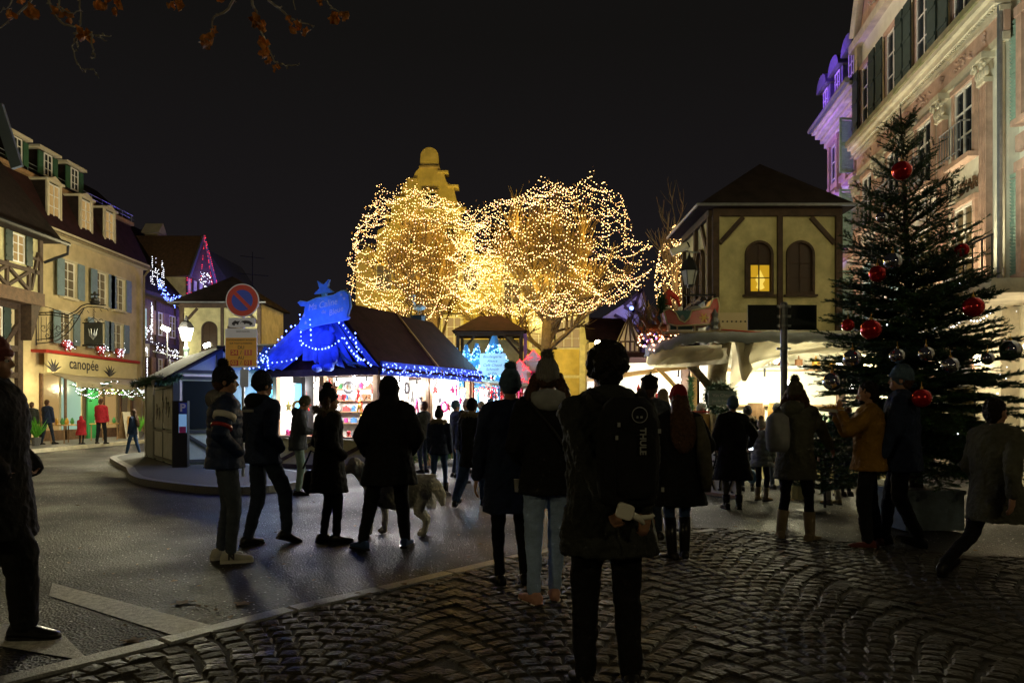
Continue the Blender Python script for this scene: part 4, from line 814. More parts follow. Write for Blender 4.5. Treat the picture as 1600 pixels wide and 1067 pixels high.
bulbs(pts, .024, 'bulb_blue', BL)
MB().tube(pts[:16], .006, 4).tube(pts[16:32], .006, 4).build('wire', 'iron', BL)
for x, z, e in ((.1, 2.75, 10), (xm-1.1, 2.95, 14), (xm-.3, 2.7, 14), (xm-.5, 3.3, 12), (xm+.45, 3.1, 14), (SW-.2, 2.7, 12), (xm+.1, 3.3, 6)):
    v = Matrix.Translation(SO) @ Matrix.Rotation(SR, 4, 'Z') @ Vector((x, -1.15, z)); lamp('blue_bulb', v, e, (.03, .07, 1), .05)
lamp('sign_fill', toM0 @ Vector((xm+.05, -1.6, 3.7)), 5, (.45, .8, 1), .1)  # added fill that lightens the blue sign; the stall has no such lamp
BL2 = thing('blue_light_string', 'blue bulbs along the side eave of the stall row', 'lights', SO, SR)
pts = [(SW+.34+random.uniform(-.02, .05), y, 2.34+random.uniform(-.12, .14)) for y in np.linspace(-.3, 4.4, 150)]; bulbs(pts[::1], .017, 'bulb_blue', BL2)
for y in (.5, 1.8, 3.2, 4.2): lamp('blue_bulb', Matrix.Translation(SO) @ Matrix.Rotation(SR, 4, 'Z') @ Vector((SW+.75, y, 2.5)), 6, (.05, .1, 1), .05)
CB = sbox(None, 'blue_cornice_cloth', 'blue_cloth', SW+.27, SW+.33, -.25, 4.4, 2.2, 2.5); CB.parent = BS
# second and third stall in the row
S2 = thing('market_stall', 'second market stall of the row with brown tiled roof beside the blue one', 'stall', SO, SR)
for x, y in ((SW-.07, 2.3), (SW-.07, 4.35), (.07, 4.35)): post(S2, x, y, 0, 2.3, .13, 'wood')
sbox(S2, 'side_panel', 'bright_grass', SW-.07, SW-.03, 2.4, 4.25, .1, .72).data.materials[0] = M['leaf_green']
sbox(S2, 'counter', 'wood', SW-.35, SW+.15, 2.3, 4.4, .74, .79); sbox(S2, 'inner_wall', 'paint_white', .9, .95, 2.25, 4.4, 0, 2.3); sbox(S2, 'ceiling', 'paint_white', .0, SW+.19, 2.22, 4.42, 2.3, 2.33)
sbox(S2, 'fascia', 'timber_dark', SW+.2, SW+.26, 2.22, 4.45, 2.2, 2.36); hroof(S2, SD+.12, 4.5, False, 3.9, back_hip=True); sbox(S2, 'end_wall', 'paint_white', .95, SW-.4, 4.36, 4.4, 0, 2.3)
MB().beam((xm, SD+.09, 3.95), (SW+.36, SD+.09, 2.36), .05, .05).build('verge_strip', 'wood_yellow', BS)
S3 = thing('market_stall', 'far low stall with white canvas roof and hanging red and blue toys', 'stall', SO, SR)
for x, y in ((SW-.1, 4.6), (SW+.1, 7.0), (SW+.2, 9.4)): post(S3, x, y, 0, 2.2, .1)
r = MB(); r.add([(.5, 4.5, 2.7), (SW+.5, 4.55, 2.18), (SW+.75, 9.8, 2.15), (.5, 9.8, 2.7), (.5, 4.5, 2.66), (SW+.5, 4.55, 2.1), (SW+.75, 9.8, 2.07), (.5, 9.8, 2.62)], [(0,1,2,3), (7,6,5,4), (0,4,5,1), (1,5,6,2), (2,6,7,3)]); r.build('canvas_roof', 'canvas', S3)
sbox(S3, 'counter', 'wood', SW-.4, SW+.15, 4.5, 9.5, .72, .78); sbox(S3, 'inner_wall', 'paint_white', .9, .95, 4.5, 9.6, 0, 2.3); sbox(S3, 'cloth_skirt', 'santa_red', SW+.1, SW+.13, 4.5, 9.5, .05, .72)
toM = Matrix.Translation(SO) @ Matrix.Rotation(SR, 4, 'Z')
# lamps in the stalls
def bulb_lamp(par, x, y, z, e, col=(1, .97, .93), r=.05, m='lamp_white', T=None):
    b = MB(); b.sphere((x, y, z), r, 10, 7); o = b.build('bulb', m, par, smooth=True); MB().cyl((x, y, z+r*.8), (x, y, z+.25), .02).build('lamp_holder', 'iron', par)
    mw = Matrix.Translation(par.location) @ Matrix.Rotation(par.rotation_euler.z, 4, 'Z'); lamp('bulb_light', mw @ Vector((x, y, z-r*1.6)), e, col, .06)
for x, y in ((.6, .9), (1.6, .5), (2.5, .5), (2.75, 1.5)): bulb_lamp(BS, x, y, 2.05, 130)
for y in (2.8, 3.8): bulb_lamp(S2, 2.4, y, 2.05, 150)
for y in (5.2, 6.6, 8.4): bulb_lamp(S3, 2.5, y, 2.0, 120)
bulb_lamp(BS, 2.65, -.16, 2.14, 60, r=.045); bulb_lamp(S2, SW+.12, 2.5, 2.12, 60, r=.045)
# goods
PMAT = ['product_red', 'product_gold', 'product_blue', 'product_white', 'product_brown', 'product_pink', 'product_green', 'product_grey']
def goods_mesh(kind):
    b = MB()
    if kind == 'mug': b.lathe([(.035, 0), (.04, .005), (.04, .09), (.034, .09), (.032, .01)], n=9); b.tube([(.04, 0, .075), (.065, 0, .06), (.062, 0, .03), (.04, 0, .02)], .007, 5)
    if kind == 'candle': b.lathe([(.04, 0), (.04, .1), (.012, .105), (.004, .14)], n=8)
    if kind == 'gift_box': b.box(-.06, .06, -.05, .05, 0, .09); b.box(-.062, .062, -.01, .01, 0, .093); b.sphere((0, 0, .1), (.03, .02, .015), 6, 4)
    if kind == 'figurine': b.lathe([(.035, 0), (.04, .03), (.025, .09), (.03, .11)], n=8); b.sphere((0, 0, .145), .032, 8, 6); b.lathe([(.034, .16), (.015, .2), (.003, .22)], n=7)
    if kind == 'snow_globe': b.lathe([(.045, 0), (.045, .03), (.03, .035)], n=9); b.sphere((0, 0, .075), .045, 9, 7)
    if kind == 'hanging_heart':
        b.sphere((-.03, 0, 0), (.04, .018, .04), 8, 6); b.sphere((.03, 0, 0), (.04, .018, .04), 8, 6); b.prism([(-.065, -.012), (0, -.095), (.065, -.012), (0, .02)], -.014, .014); b.cyl((0, 0, .02), (0, 0, .22), .003, n=4)
    if kind == 'paper_star':
        c = []
        for k in range(10): r_ = .11 if k % 2 == 0 else .045; c.append((r_*math.sin(k*PI/5), r_*math.cos(k*PI/5)))
        b.prism(c, -.015, .015); b.cyl((0, 0, .08), (0, 0, .3), .003, n=4)
    if kind == 'wreath': b.tube([(.1*math.cos(a), 0, .1*math.sin(a)) for a in np.linspace(0, 2*PI, 13)], .028, 6)
    if kind == 'doll': b.sphere((0, 0, .0), (.045, .03, .06), 8, 6); b.sphere((0, 0, .08), .032, 8, 6); b.beam((-.03, 0, -.03), (-.04, 0, -.12), .022); b.beam((.03, 0, -.03), (.04, 0, -.12), .022); b.lathe([(.036, .09), (.004, .17)], n=7)
    return b.mesh(kind)
GM = {}
def good(kind, mt, v, rz, lb, grp, s=1):
    k = (kind, mt)
    if k not in GM: me = goods_mesh(kind); me.materials.append(M[mt]); GM[k] = me
    o = bpy.data.objects.new(kind, GM[k]); COL.objects.link(o); o.location = v; o.rotation_euler = (0, 0, rz); o.scale = (s, s, s); tag(o, lb, kind.replace('_', ' '), grp)
    return o
CN = {'product_red': 'red', 'product_gold': 'gold', 'product_blue': 'blue', 'product_white': 'white', 'product_brown': 'brown', 'product_pink': 'pink', 'product_green': 'green', 'product_grey': 'grey'}
for z, nm in ((1.075, 'lowest'), (1.375, 'second'), (1.675, 'third'), (1.975, 'top')):
    for i in range(9):
        k = random.choice(('mug', 'candle', 'gift_box', 'figurine', 'snow_globe')); mt = random.choice(PMAT); x = .22+i*.25
        good(k, mt, toM @ Vector((x, SD-.2, z)), random.uniform(0, 6), f'{CN[mt]} {k.replace("_"," ")}, {ORD[i]} from the left on the {nm} shelf of the corner stall', 'goods on the corner stall shelves', 1.35)
for i in range(16):
    k = random.choice(('mug', 'candle', 'gift_box', 'figurine', 'snow_globe')); mt = random.choice(PMAT)
    good(k, mt, toM @ Vector((.25+i*.18, random.uniform(.0, .3), .79)), random.uniform(0, 6), f'{CN[mt]} {k.replace("_"," ")}, {ORD[i]} from the left on the corner stall front counter', 'goods on the corner stall counter', 1.2)
for i in range(20):
    k = random.choice(('hanging_heart', 'paper_star', 'wreath', 'doll')); mt = random.choice(('product_red', 'product_white', 'product_gold', 'product_brown', 'product_red', 'product_grey'))
    good(k, mt, toM @ Vector((.2+i*.145, random.choice((.2, .35, .9)), random.choice((1.95, 1.75, 1.5)))), SR+random.uniform(-.4, .4), f'{CN[mt]} {k.replace("_"," ")}, {ORD[i]} from the left in the corner stall front opening', 'ornaments hanging in the corner stall', 1.25)
for i in range(18):
    k = random.choice(('hanging_heart', 'paper_star', 'doll', 'wreath')); mt = random.choice(('product_red', 'product_white', 'product_pink', 'product_brown', 'product_grey'))
    good(k, mt, toM @ Vector((SW-.15, .3+i*.22, random.choice((1.95, 1.7, 1.5)))), SR+R(90)+random.uniform(-.4, .4), f'{CN[mt]} {k.replace("_"," ")}, {ORD[i]} from the corner post along the stall row side', 'ornaments hanging along the stall side', 1.25)
for i in range(30):
    mt = random.choice(('product_red', 'product_blue', 'product_red', 'product_grey')); good('doll', mt, toM @ Vector((SW+.3+.04*random.random(), 4.8+i*.16, 1.9-.1*(i % 2))), SR+R(90), f'{CN[mt]} doll, {ORD[i]} from the left under the white canvas roof of the far stall', 'dolls hanging under the canvas roof', 1.2)
for i in range(14):
    mt = random.choice(PMAT); k = random.choice(('mug', 'gift_box', 'figurine')); good(k, mt, toM @ Vector((SW-.1, 2.4+i*.42, .79)), random.uniform(0, 6), f'{CN[mt]} {k.replace("_"," ")}, {ORD[i]} from the corner on the side counter of the stall row', 'goods on the side counters', 1.3)
gr = MB(); fir(gr, [(SW+.05, y, random.uniform(.1, .7)) for y in np.linspace(.3, 4.3, 40)], 1500, .18, .012); GG = gr.build('fir_branches', 'needle_light', kind='stuff'); GG.location = SO; GG.rotation_euler = (0, 0, SR); tag(GG, 'fir branches dressed against the counter side of the stall row', 'greenery')
# bright sky-blue display screens seen between the hut and the blue stall
scr = glassm('screen_cyan', (.1, .3, .4), .3, (.18, .6, 1), 2.2)
T = thing('lit_display', 'glowing light blue display case behind the no parking sign', 'display', (-6.25, 18.9, 0), R(-10))
MB().box(-.9, 1.0, 0, .5, .0, .9).box(-.9, 1.0, 0, .5, 2.1, 2.5).box(-.9, -.8, 0, .5, .9, 2.1).box(.9, 1.0, 0, .5, .9, 2.1).build('cabinet', 'iron', T)
MB().box(-.78, .88, .05, .1, .92, 2.08).build('lit_panel', scr, T)
for x, z, w, h, m__ in ((-.5, 1.9, .5, .12, 'product_pink'), (.3, 1.7, .5, .2, 'paint_white'), (-.3, 1.3, .35, .3, 'paint_white')): MB().box(x-w/2, x+w/2, .03, .049, z-h/2, z+h/2).build('poster', m__, T)
lamp('display_glow', (-6.0, 18.1, 1.6), 40, (.25, .6, 1), .3)
LR = thing('market_stall', 'long low stall with dark red roof behind the blue gable', 'stall', (-9.3, 22.6, 0), R(-8))
MB().box(0, 5.5, 0, 2, 0, 2.3).build('wall', 'hut_beam', LR); b = MB(); b.add([(-.3, -.3, 2.3), (5.8, -.3, 2.3), (5.3, 1, 3.45), (.2, 1, 3.45), (-.3, 2.3, 2.3), (5.8, 2.3, 2.3)], [(0,1,2,3), (3,2,5,4), (0,3,4), (1,5,2), (0,4,5,1)]); b.build('roof', 'roof_red', LR); MB().tube([(.2, 1, 3.46), (5.3, 1, 3.46)], .05, 6).build('ridge', 'zinc', LR)
# speaker box with stork on a pole
p = at(645, 507, 21); SP = thing('stork_post', 'post with dark box and white stork figure above the stall roofs', 'post', (p.x, 22.5, 0))
k = 22.5/21; p = at(645, 507, 22.5)
MB().cyl((0, 0, 0), (0, 0, p.z-.25), .05, .04, 8).build('pole', 'iron', SP); MB().box(-.25, .2, -.15, .15, p.z-.28, p.z+.27).build('box', 'black_board', SP); MB().box(.08, .19, -.16, -.152, p.z-.25, p.z+.24).build('light_panel', 'hut_panel_white', SP)
b = MB(); b.sphere((0, 0, p.z+.52), (.2, .09, .1), 10, 7); b.tube([(-.1, 0, p.z+.55), (-.2, 0, p.z+.72), (-.16, 0, p.z+.85)], [.06, .035, .03], 6); b.sphere((-.17, 0, p.z+.88), .05, 8, 6); b.cyl((-.2, 0, p.z+.87), (-.38, 0, p.z+.8), .018, .004, 5)
for x in (-.03, .04): b.cyl((x, 0, p.z+.45), (x, 0, p.z+.27), .012, .012, 4)
b.build('stork', 'paint_white', SP, smooth=True)
# ============================================================ CENTRE BACKGROUND
BY = 48.0
def cb(px): return (px-800)/FPX*BY
BB = thing('gabled_building', 'large yellow floodlit stone building with scrolled gable behind the lit trees', 'building', (0, BY, 0))
x0, x1 = cb(556), cb(918)
gz = lambda py: zat(py, BY)
gab = [(x0, 0), (cb(765), 0), (cb(765), gz(400)), (cb(740), gz(395)), (cb(738), gz(365)), (cb(722), gz(360)), (cb(720), gz(325)), (cb(713), gz(312)), (cb(708), gz(290)), (cb(698), gz(285)), (cb(692), gz(268)), (cb(686), gz(262)), (cb(685), gz(244))]
gab += [(cb(671)+(cb(685)-cb(671))*math.cos(t), gz(244)+(cb(685)-cb(671))*math.sin(t)) for t in np.linspace(.3, PI-.3, 6)]
gab += [(cb(657), gz(244)), (cb(656), gz(262)), (cb(650), gz(268)), (cb(644), gz(280)), (cb(630), gz(288)), (cb(625), gz(308)), (cb(612), gz(318)), (cb(610), gz(350)), (cb(590), gz(360)), (cb(588), gz(395)), (cb(575), gz(385)), (x0, gz(400))]
MB().prism(gab, 0, .9).build('gable_wall', 'yellow_wall', BB)
MB().box(x0, cb(765), .9, 10, 0, gz(430)).build('wall', 'yellow_wall', BB)
MB().box(cb(765)+.02, x1, .4, 9, 0, gz(392)).build('wall', 'yellow_wall', BB)
MB().prism([(cb(655), gz(263)), (cb(687), gz(263)), (cb(687), gz(260)), (cb(655), gz(260))], -.1, 0).build('gable_band', 'sandstone', BB)
b = MB(); z1_ = gz(392); b.add([(cb(765), 0.1, z1_), (x1+.3, .1, z1_), (x1-1, 4.5, z1_+2.6), (cb(765), 4.5, z1_+2.6), (x1+.3, 9, z1_)], [(0,1,2,3), (1,4,2)]); b.box(cb(765), x1+.3, -.1, .4, z1_-.25, z1_+.02); b.build('roof', 'roof_tan', BB)
MB().box(x1-.5, x1, .2, .4, 0, gz(455)-.3).build('quoin', 'pale_stone', BB)
MB().tube([(x1+.05, .3, .2), (x1+.05, .3, gz(455))], .08, 6).build('drainpipe', 'pale_stone', BB)
for z in (3.5, 8.0): MB().box(x0, x1-.5, -.12 if z < 0 else .28, .4 if z < 0 else .42, z, z+.18).build('string_course', 'pale_stone', BB)
# masonry courses and stepped stones on the gable
q_ = MB()
for z_ in np.arange(1.0, 12.5, .62): q_.box(x0, cb(765), -.012, .0, z_, z_+.03)
q_.build('mortar_joints', 'sandstone', BB, kind='stuff')
for sd, pts_ in ((1, ((720, 325), (708, 290), (692, 268))), (-1, ((612, 318), (625, 308), (644, 280)))):
    for px, py in pts_: MB().box(cb(px)-.35, cb(px)+.35, -.12, 1.0, gz(py)-.1, gz(py)+.02).build('coping_stone', 'yellow_wall', BB)
for px, py in ((604, 352), (738, 365)): MB().lathe([(.2, 0), (.28, .2), (.12, .5), (.2, .7), (.02, 1.1)], (cb(px), .3, gz(py)), 8).build('finial', 'yellow_wall', BB)
for px, w in ((672, 1.4), (704, 1.4)): window(BB, cb(px), gz(541), w, 1.9, 0, 3, 3, glass='glass_warm', surround='pale_stone', sw=.15, sill='pale_stone')
for px, w in ((848, 1.5), (888, 1.6)): window(BB, cb(px), gz(543), w, 1.9, .4, 3, 3, glass='glass_warm', surround='pale_stone', sw=.15, sill='pale_stone')
for px in (600, 635, 670, 705, 735): window(BB, cb(px), gz(455), 1.0, 1.7, 0, 2, 3, glass='glass_dim', surround='sandstone', sw=.12)
for px in (790, 830, 870, 900): window(BB, cb(px), gz(480)-.0, 1.1, .9 if False else 1.5, .4, 2, 3, glass='glass_dim', surround='pale_stone', sw=.12) if px < 0 else None
for px in (800, 838, 876): window(BB, cb(px), gz(425), 1.0, 1.4, .4, 2, 3, glass='glass_dim', surround='sandstone', sw=.12)
for px in (800, 838, 876): window(BB, cb(px), gz(475), 1.1, 1.5, .4, 2, 3, glass='glass_dim', surround='pale_stone', sw=.12)
for px, py in ((640, 370), (672, 365), (704, 370), (672, 315), (625, 400), (720, 405)): window(BB, cb(px), gz(py+12), .8, 1.1, 0, 2, 2, glass='glass_dark', surround='sandstone', sw=.12)
for x in (-7.5, -2.0, 2.5): lamp('facade_floodlight', (x, BY-9, 1.2), 2700, (1, .74, .12), .2, 'SPOT', aim=(x, BY, 9), spot=95, blend=.8)
lamp('facade_floodlight', (2.0, BY-10, 8.0), 2200, (1, .70, .16), .2, 'SPOT', aim=(1.5, BY+2, 12.5), spot=70, blend=.9)
lamp('facade_floodlight', (-5.4, BY-5, 5.5), 1500, (1, .74, .12), .2, 'SPOT', aim=(-5.4, BY, 13.5), spot=70, blend=.8)
# trees with light nets
def branchy(mb, tw, base, d, L, r, depth, spread=.55, up=.15, lim=None):
    n = 4; pts = [Vector(base)]; dd = Vector(d).normalized()
    for i in range(n): dd = (dd+Vector((random.gauss(0, .13), random.gauss(0, .13), random.gauss(up*.4, .1)))).normalized(); pts.append(pts[-1]+dd*L/n)
    (mb if depth > 1 else tw).tube(pts, [r*(1-.5*i/n) for i in range(n+1)], 5 if depth > 1 else 3, False)
    if depth == 0: return
    for k in range(4 if depth > 1 else 7):
        t = random.uniform(.35, 1); i = min(n-1, int(t*n)); p = pts[i].lerp(pts[i+1], t*n-i)
        nd = (dd+Vector((random.gauss(0, spread), random.gauss(0, spread), random.gauss(up, spread*.6)))).normalized()
        branchy(mb, tw, p, nd, L*random.uniform(.55, .78), r*.55, depth-1, spread, up)
def net_tree(lb, lb2, cx, cy, Y, profile, depth, trunk_px, nstr, seed, bulbm='bulb_warm', hb_=22, rad=2.6, side=1):
    random.seed(seed); c = at(cx, cy, Y); base = Vector((at(trunk_px, 600, Y).x, Y, 0))
    T = thing('plane_tree', lb, 'tree', base)
    k = Y/FPX; ang = []; rr_ = []
    for x, y in profile: dx = (x-cx)*k; dz = (cy-y)*k; ang.append(math.atan2(dz, dx)); rr_.append(math.hypot(dx, dz))
    o = np.argsort(ang); ang = np.array(ang)[o]; rr_ = np.array(rr_)[o]
    def Rf(a): return np.interp(a, np.concatenate([[ang[-1]-2*PI], ang, [ang[0]+2*PI]]), np.concatenate([[rr_[-1]], rr_, [rr_[0]]]))
    lc = c-base
    def surf(a, ph):    # a around the view plane, ph 0 = rim, +-90 front/back
        r = Rf(((a+PI) % (2*PI))-PI)*math.cos(ph)*1.0; return Vector((lc.x+r*math.cos(a), rad*math.sin(ph), lc.z+r*math.sin(a)))
    b = MB(); tw = MB(); tz = lc.z-Rf(-PI/2)*.75
    b.tube([(0, 0, 0), (.05, 0, 1.2), (-.05, 0, 2.6), (lc.x*.3, 0, tz*.9)], [.3, .24, .2, .18], 9)
    trunk = b.build('trunk', 'bark', T, smooth=True); b = MB()
    for i in range(11):
        a = random.uniform(0, 2*PI); d = Vector((math.cos(a)*.8, math.sin(a)*.6, random.uniform(.5, 1.2))); branchy(b, tw, (lc.x*.2, 0, random.uniform(2.3, tz)), d, random.uniform(1.7, 2.3), .11, 3)
    for i in range(7):
        d = Vector((lc.x*.2+(i-3)*.4, random.uniform(-.3, .3), 1.3)); branchy(b, tw, (lc.x*.3, 0, tz*.85), d, random.uniform(1.9, 2.5), .1, 3, .4, .3)
    b.build('limbs', 'bark', T); tw.build('twigs', 'twig_brown', T, kind='stuff')
    lf = MB(); 
    for i in range(900):
        p = surf(random.uniform(0, 2*PI), random.uniform(-1.2, 1.2)); p = Vector(lc).lerp(p, random.uniform(.3, 1.1)); s = random.uniform(.03, .07); d = Vector((random.gauss(0, 1), random.gauss(0, 1), random.gauss(0, 1))).normalized(); e = d.orthogonal().normalized()
        lf.add([p-d*s, p+e*s*.6, p+d*s, p-e*s*.6], [(0, 1, 2, 3)])
    lf.build('dead_leaves', 'dead_leaf_dull', T, kind='stuff')
    N = thing('light_net', lb2, 'lights', base, 0, 'light strings thrown over the two bare trees'); pts = []
    # strings that hang in swags over the surface, from one branch tip to the next
    rx_ = max(rr_)
    def shell(x, z, front):
        an = math.atan2(z, x); R0 = Rf(an); rho = min(.985, math.hypot(x, z)/R0); return Vector((lc.x+rho*R0*math.cos(an), (-1 if front else 1)*rad*math.sqrt(1-rho*rho), lc.z+rho*R0*math.sin(an)))
    for s in range(nstr):
        an = random.uniform(0, 2*PI); ro = math.sqrt(random.random())*Rf(((an+PI) % (2*PI))-PI); x, z = ro*math.cos(an), ro*math.sin(an); front = random.random() < .78; q = shell(x, z, front); dirn = random.choice((-1, 1))
        for j in range(random.randint(3, 6)):
            x1_, z1_ = x+dirn*random.uniform(.35, 1.3), z+random.gauss(0, .38)
            if math.hypot(x1_, z1_) > Rf(math.atan2(z1_, x1_))*.99: dirn = -dirn; continue
            x, z = x1_, z1_
            q2 = shell(x, z, front); L_ = (q2-q).length
            if L_ < .25: dirn = -dirn; continue
            n = max(3, int(L_/.095)); pts += [p+Vector((random.gauss(0, .008), random.gauss(0, .03), random.gauss(0, .008))) for p in sag(q, q2, n, random.uniform(.06, .26)*L_)[:-1]]; q = q2
    for s in range(3):      # denser rim and underside
        for i in range(420):
            a = i/420*2*PI+s*.02
            if random.random() < .68 or (side > 0 and abs(a-PI) < 1.25) or (side < 0 and (a < 1.2 or a > 5.1)): continue
            ph = .18*math.sin(7*a+s*2)+.12*(s-1); pts.append(surf(a, ph)+Vector((random.gauss(0, .04), 0, .12*math.sin(a*23+s)-.0)))
    for s in range(14):
        a = R(random.uniform(200, 340)); q = surf(a, random.uniform(-.9, .3)); q2 = surf(a+random.choice((-1, 1))*random.uniform(.3, .8), random.uniform(-.9, .3)); pts += sag(q, q2, int((q2-q).length/.12)+3, .25)
    for s in range(16):     # vertical drops
        a = R(random.uniform(20, 160)); ph = random.uniform(-.9, .1); q = surf(a, ph); n = random.randint(8, 26); pts += [q-Vector((random.gauss(0, .02), 0, .13*i)) for i in range(n)]
    wr = [p for i, p in enumerate(pts) if i % 1 == 0]
    pts = [p if p.z > 0 else p for p in pts]
    nn = len(pts); cut = int(nn*.72)
    random.shuffle(pts)
    bulbs(pts[:cut], .0155, bulbm, N); bulbs(pts[cut:int(nn*.82)], .0150, 'bulb_pink', N, 'pink_bulbs'); bulbs(pts[int(nn*.82):], .0150, 'bulb_dim', N, 'dim_bulbs')
    for i in range(6):
        a = R(i*60+20); lamp('string_glow', base+lc+Vector((Rf(((a+PI) % (2*PI))-PI)*.55*math.cos(a), -.8, Rf(((a+PI) % (2*PI))-PI)*.5*math.sin(a))), 110, (1, .62, .12), .5)
    return nn
t1 = [(548, 455), (552, 395), (562, 355), (590, 315), (598, 288), (612, 305), (640, 285), (655, 300), (700, 318), (740, 328), (765, 350), (775, 410), (755, 482), (700, 497), (650, 492), (600, 488), (565, 470), (545, 462)]
t2 = [(700, 372), (722, 335), (765, 322), (800, 322), (830, 300), (845, 288), (870, 296), (895, 305), (905, 290), (915, 298), (928, 270), (945, 295), (965, 312), (982, 350), (990, 372), (1012, 382), (1019, 415), (1005, 445), (970, 465), (920, 480), (870, 497), (850, 502), (815, 492), (760, 492), (715, 482), (698, 420)]
net_tree('left bare plane tree wrapped in warm white light strings', 'warm white light strings draped over the left bare tree', 660, 395, 30, t1, 2, 683, 62, 3, rad=2.9, side=-1)
net_tree('right bare plane tree wrapped in warm white light strings', 'warm white light strings draped over the wider right bare tree', 860, 395, 28, t2, 2, 853, 98, 5, rad=3.3, side=1)
random.seed(99)
# wrapped tree by the right chalet
Yw = 24; bw = at(1058, 600, Yw); T = thing('bare_tree', 'slim bare tree left of the tall chalet with lights wound round its crown', 'tree', (bw.x, Yw, 0))
b = MB(); tw = MB(); b.tube([(0, 0, 0), (.05, 0, 2), (0, 0, 4.2)], [.16, .12, .09], 8)
for i in range(10): branchy(b, tw, (0, 0, random.uniform(2.6, 5.2)), (random.gauss(0, .5), random.gauss(0, .5), 1.2), random.uniform(1.0, 1.6), .05, 2, .4, .3)
b.tube([(0, 0, 4.2), (-.05, 0, 6), (-.1, 0, 7.6)], [.09, .05, .015], 6); branchy(b, tw, (-.1, 0, 6.3), (-.2, 0, 1), 1.4, .03, 2, .6, .3)
b.build('trunk', 'bark', T); tw.build('twigs', 'twig_brown', T, kind='stuff')
random.seed(17)
NJ = thing('light_net', 'loose warm light strings linking the two lit tree crowns', 'lights', (at(740, 400, 28.6).x, 28.6, 0)); pj = []
for i in range(26):
    a_ = at(random.uniform(690, 735), random.uniform(325, 485), 28.6); b_ = at(random.uniform(750, 800), random.uniform(322, 485), 27.6); o_ = NJ.location
    y_ = random.uniform(-2.4, 1.0); pj += sag(Vector((a_.x-o_.x, y_, a_.z)), Vector((b_.x-o_.x, y_-.4, b_.z)), random.randint(16, 24), random.uniform(.1, .4))
bulbs(pj, .0155, 'bulb_warm', NJ)
N = thing('light_strings', 'warm light strings forming a tall column left of the tall chalet', 'lights', (bw.x, Yw, 0)); pts = []
for i in range(1500):
    z = random.uniform(3.6, 7.4); w = .62 if z < 6.6 else .62-.5*(z-6.6); a = random.uniform(0, 6.28); sc_ = 1 if random.random() < .6 else random.random(); pts.append((w*sc_*math.cos(a)+.1*math.sin(z*2), w*sc_*math.sin(a), z))
bulbs(pts[:1000], .0145, 'bulb_warm', N)
lamp('string_glow', (bw.x, Yw-.8, 5.5), 40, (1, .62, .25), .4)
# kiosk pavilion with lit blue trees
Yk = 26.0; K = thing('pavilion', 'small open pavilion with dark hipped roof behind the lit blue trees', 'pavilion', ((765-800)/FPX*Yk, Yk, 0))
wk = 1.12
for x in (-wk, wk):
    for y in (0, 2.2): post(K, x, y, 0, 4.2, .12, 'timber_dark')
MB().box(-wk+.07, wk-.07, 2.15, 2.2, 0, 4.1).build('back_wall', 'plaster_chalet', K)
MB().box(-wk-.1, wk+.1, -.08, 0, 4.02, 4.18).build('beam', 'timber_dark', K)
for s in (-1, 1): MB().beam((s*(wk-.06), -.03, 3.4), (s*(wk-.6), -.03, 4.02), .08, .06).build('brace', 'timber_dark', K)
MB().cyl((0, .3, 4.0), (0, .3, 3.0), .04, .04, 6).build('hanging_post', 'timber_dark', K)
b = MB(); e = .2; z0 = 4.18; b.add([(-wk-e, -.3, z0), (wk+e, -.3, z0), (wk+e, 2.6, z0), (-wk-e, 2.6, z0), (-.4, 1.0, 4.86), (.4, 1.0, 4.86), (.4, 1.3, 4.86), (-.4, 1.3, 4.86)], [(0,1,5,4), (1,2,6,5), (2,3,7,6), (3,0,4,7), (4,5,6,7), (3,2,1,0)]); b.build('roof', 'roof_red', K)
MB().box(wk+.08, wk+.2, -.1, 0, 0, 4.1).build('purple_post', 'product_pink', K).data.materials[0] = mat('violet_post', (.3, .12, .35), .6)
def lit_tree(px0, px1, pyt, pyb, lb, n_, Y=23.5, col='bulb_cyan'):
    a = at(px0, pyt, Y); c = at(px1, pyb, Y); w = (c.x-a.x)*.72; x = (a.x+c.x)/2
    T = thing('lit_fir', lb, 'lit tree', (x, Y, 0), 0, 'artificial firs with cold blue lights'); mb = MB(); h = a.z-c.z; z0 = c.z
    for k in range(6): zz = z0+h*k/6; r_ = w*(1-k/6.6); mb.lathe([(r_, 0), (r_*.45, h/5.2)], (0, 0, zz), 9)
    mb.cyl((0, 0, 0), (0, 0, z0+.1), .06); mb.build('tree_body', 'sign_blue', T); pts = []
    n = int(n_*1.7)
    for _ in range(n):
        t = random.random()**1.3; an = random.uniform(0, 6.28); r_ = w*(1-t)*1.05+.03; pts.append((r_*math.cos(an), r_*math.sin(an), z0+h*t))
    bulbs(pts, .022, col, T)
    bulbs([Vector(p)*1.0 for p in pts[::5]], .03, 'bulb_white', T, 'bright_bulbs')
for q in ((695, 730, 545, 600, 'leftmost of the low blue lit firs beside the dark stall roof', 120), (712, 745, 540, 605, 'second low blue lit fir', 120), (728, 762, 538, 605, 'third low blue lit fir standing before the pavilion post', 120), (745, 800, 527, 602, 'tallest blue lit fir in front of the pavilion', 260), (706, 730, 560, 604, 'small blue lit fir in the front row at left', 70), (735, 760, 570, 606, 'small blue lit fir in the front row left of the menu board', 70), (768, 795, 575, 608, 'small blue lit fir in front of the menu board', 80)): lit_tree(*q[:4], q[4], q[5], 23.5 if q[2] < 555 else 22.9)
p = at(770, 570, 22.6); T = thing('menu_board', 'pale menu board with handwritten lines among the blue lit firs', 'sign', (p.x, 22.6, 0))
MB().box(-.4, .4, 0, .05, p.z-.32, p.z+.35).build('board', glassm('lit_board', (.5, .5, .55), .5, (.55, .6, 1), .12), T); MB().cyl((0, .03, 0), (0, .03, p.z-.3), .03).build('stand', 'iron', T)
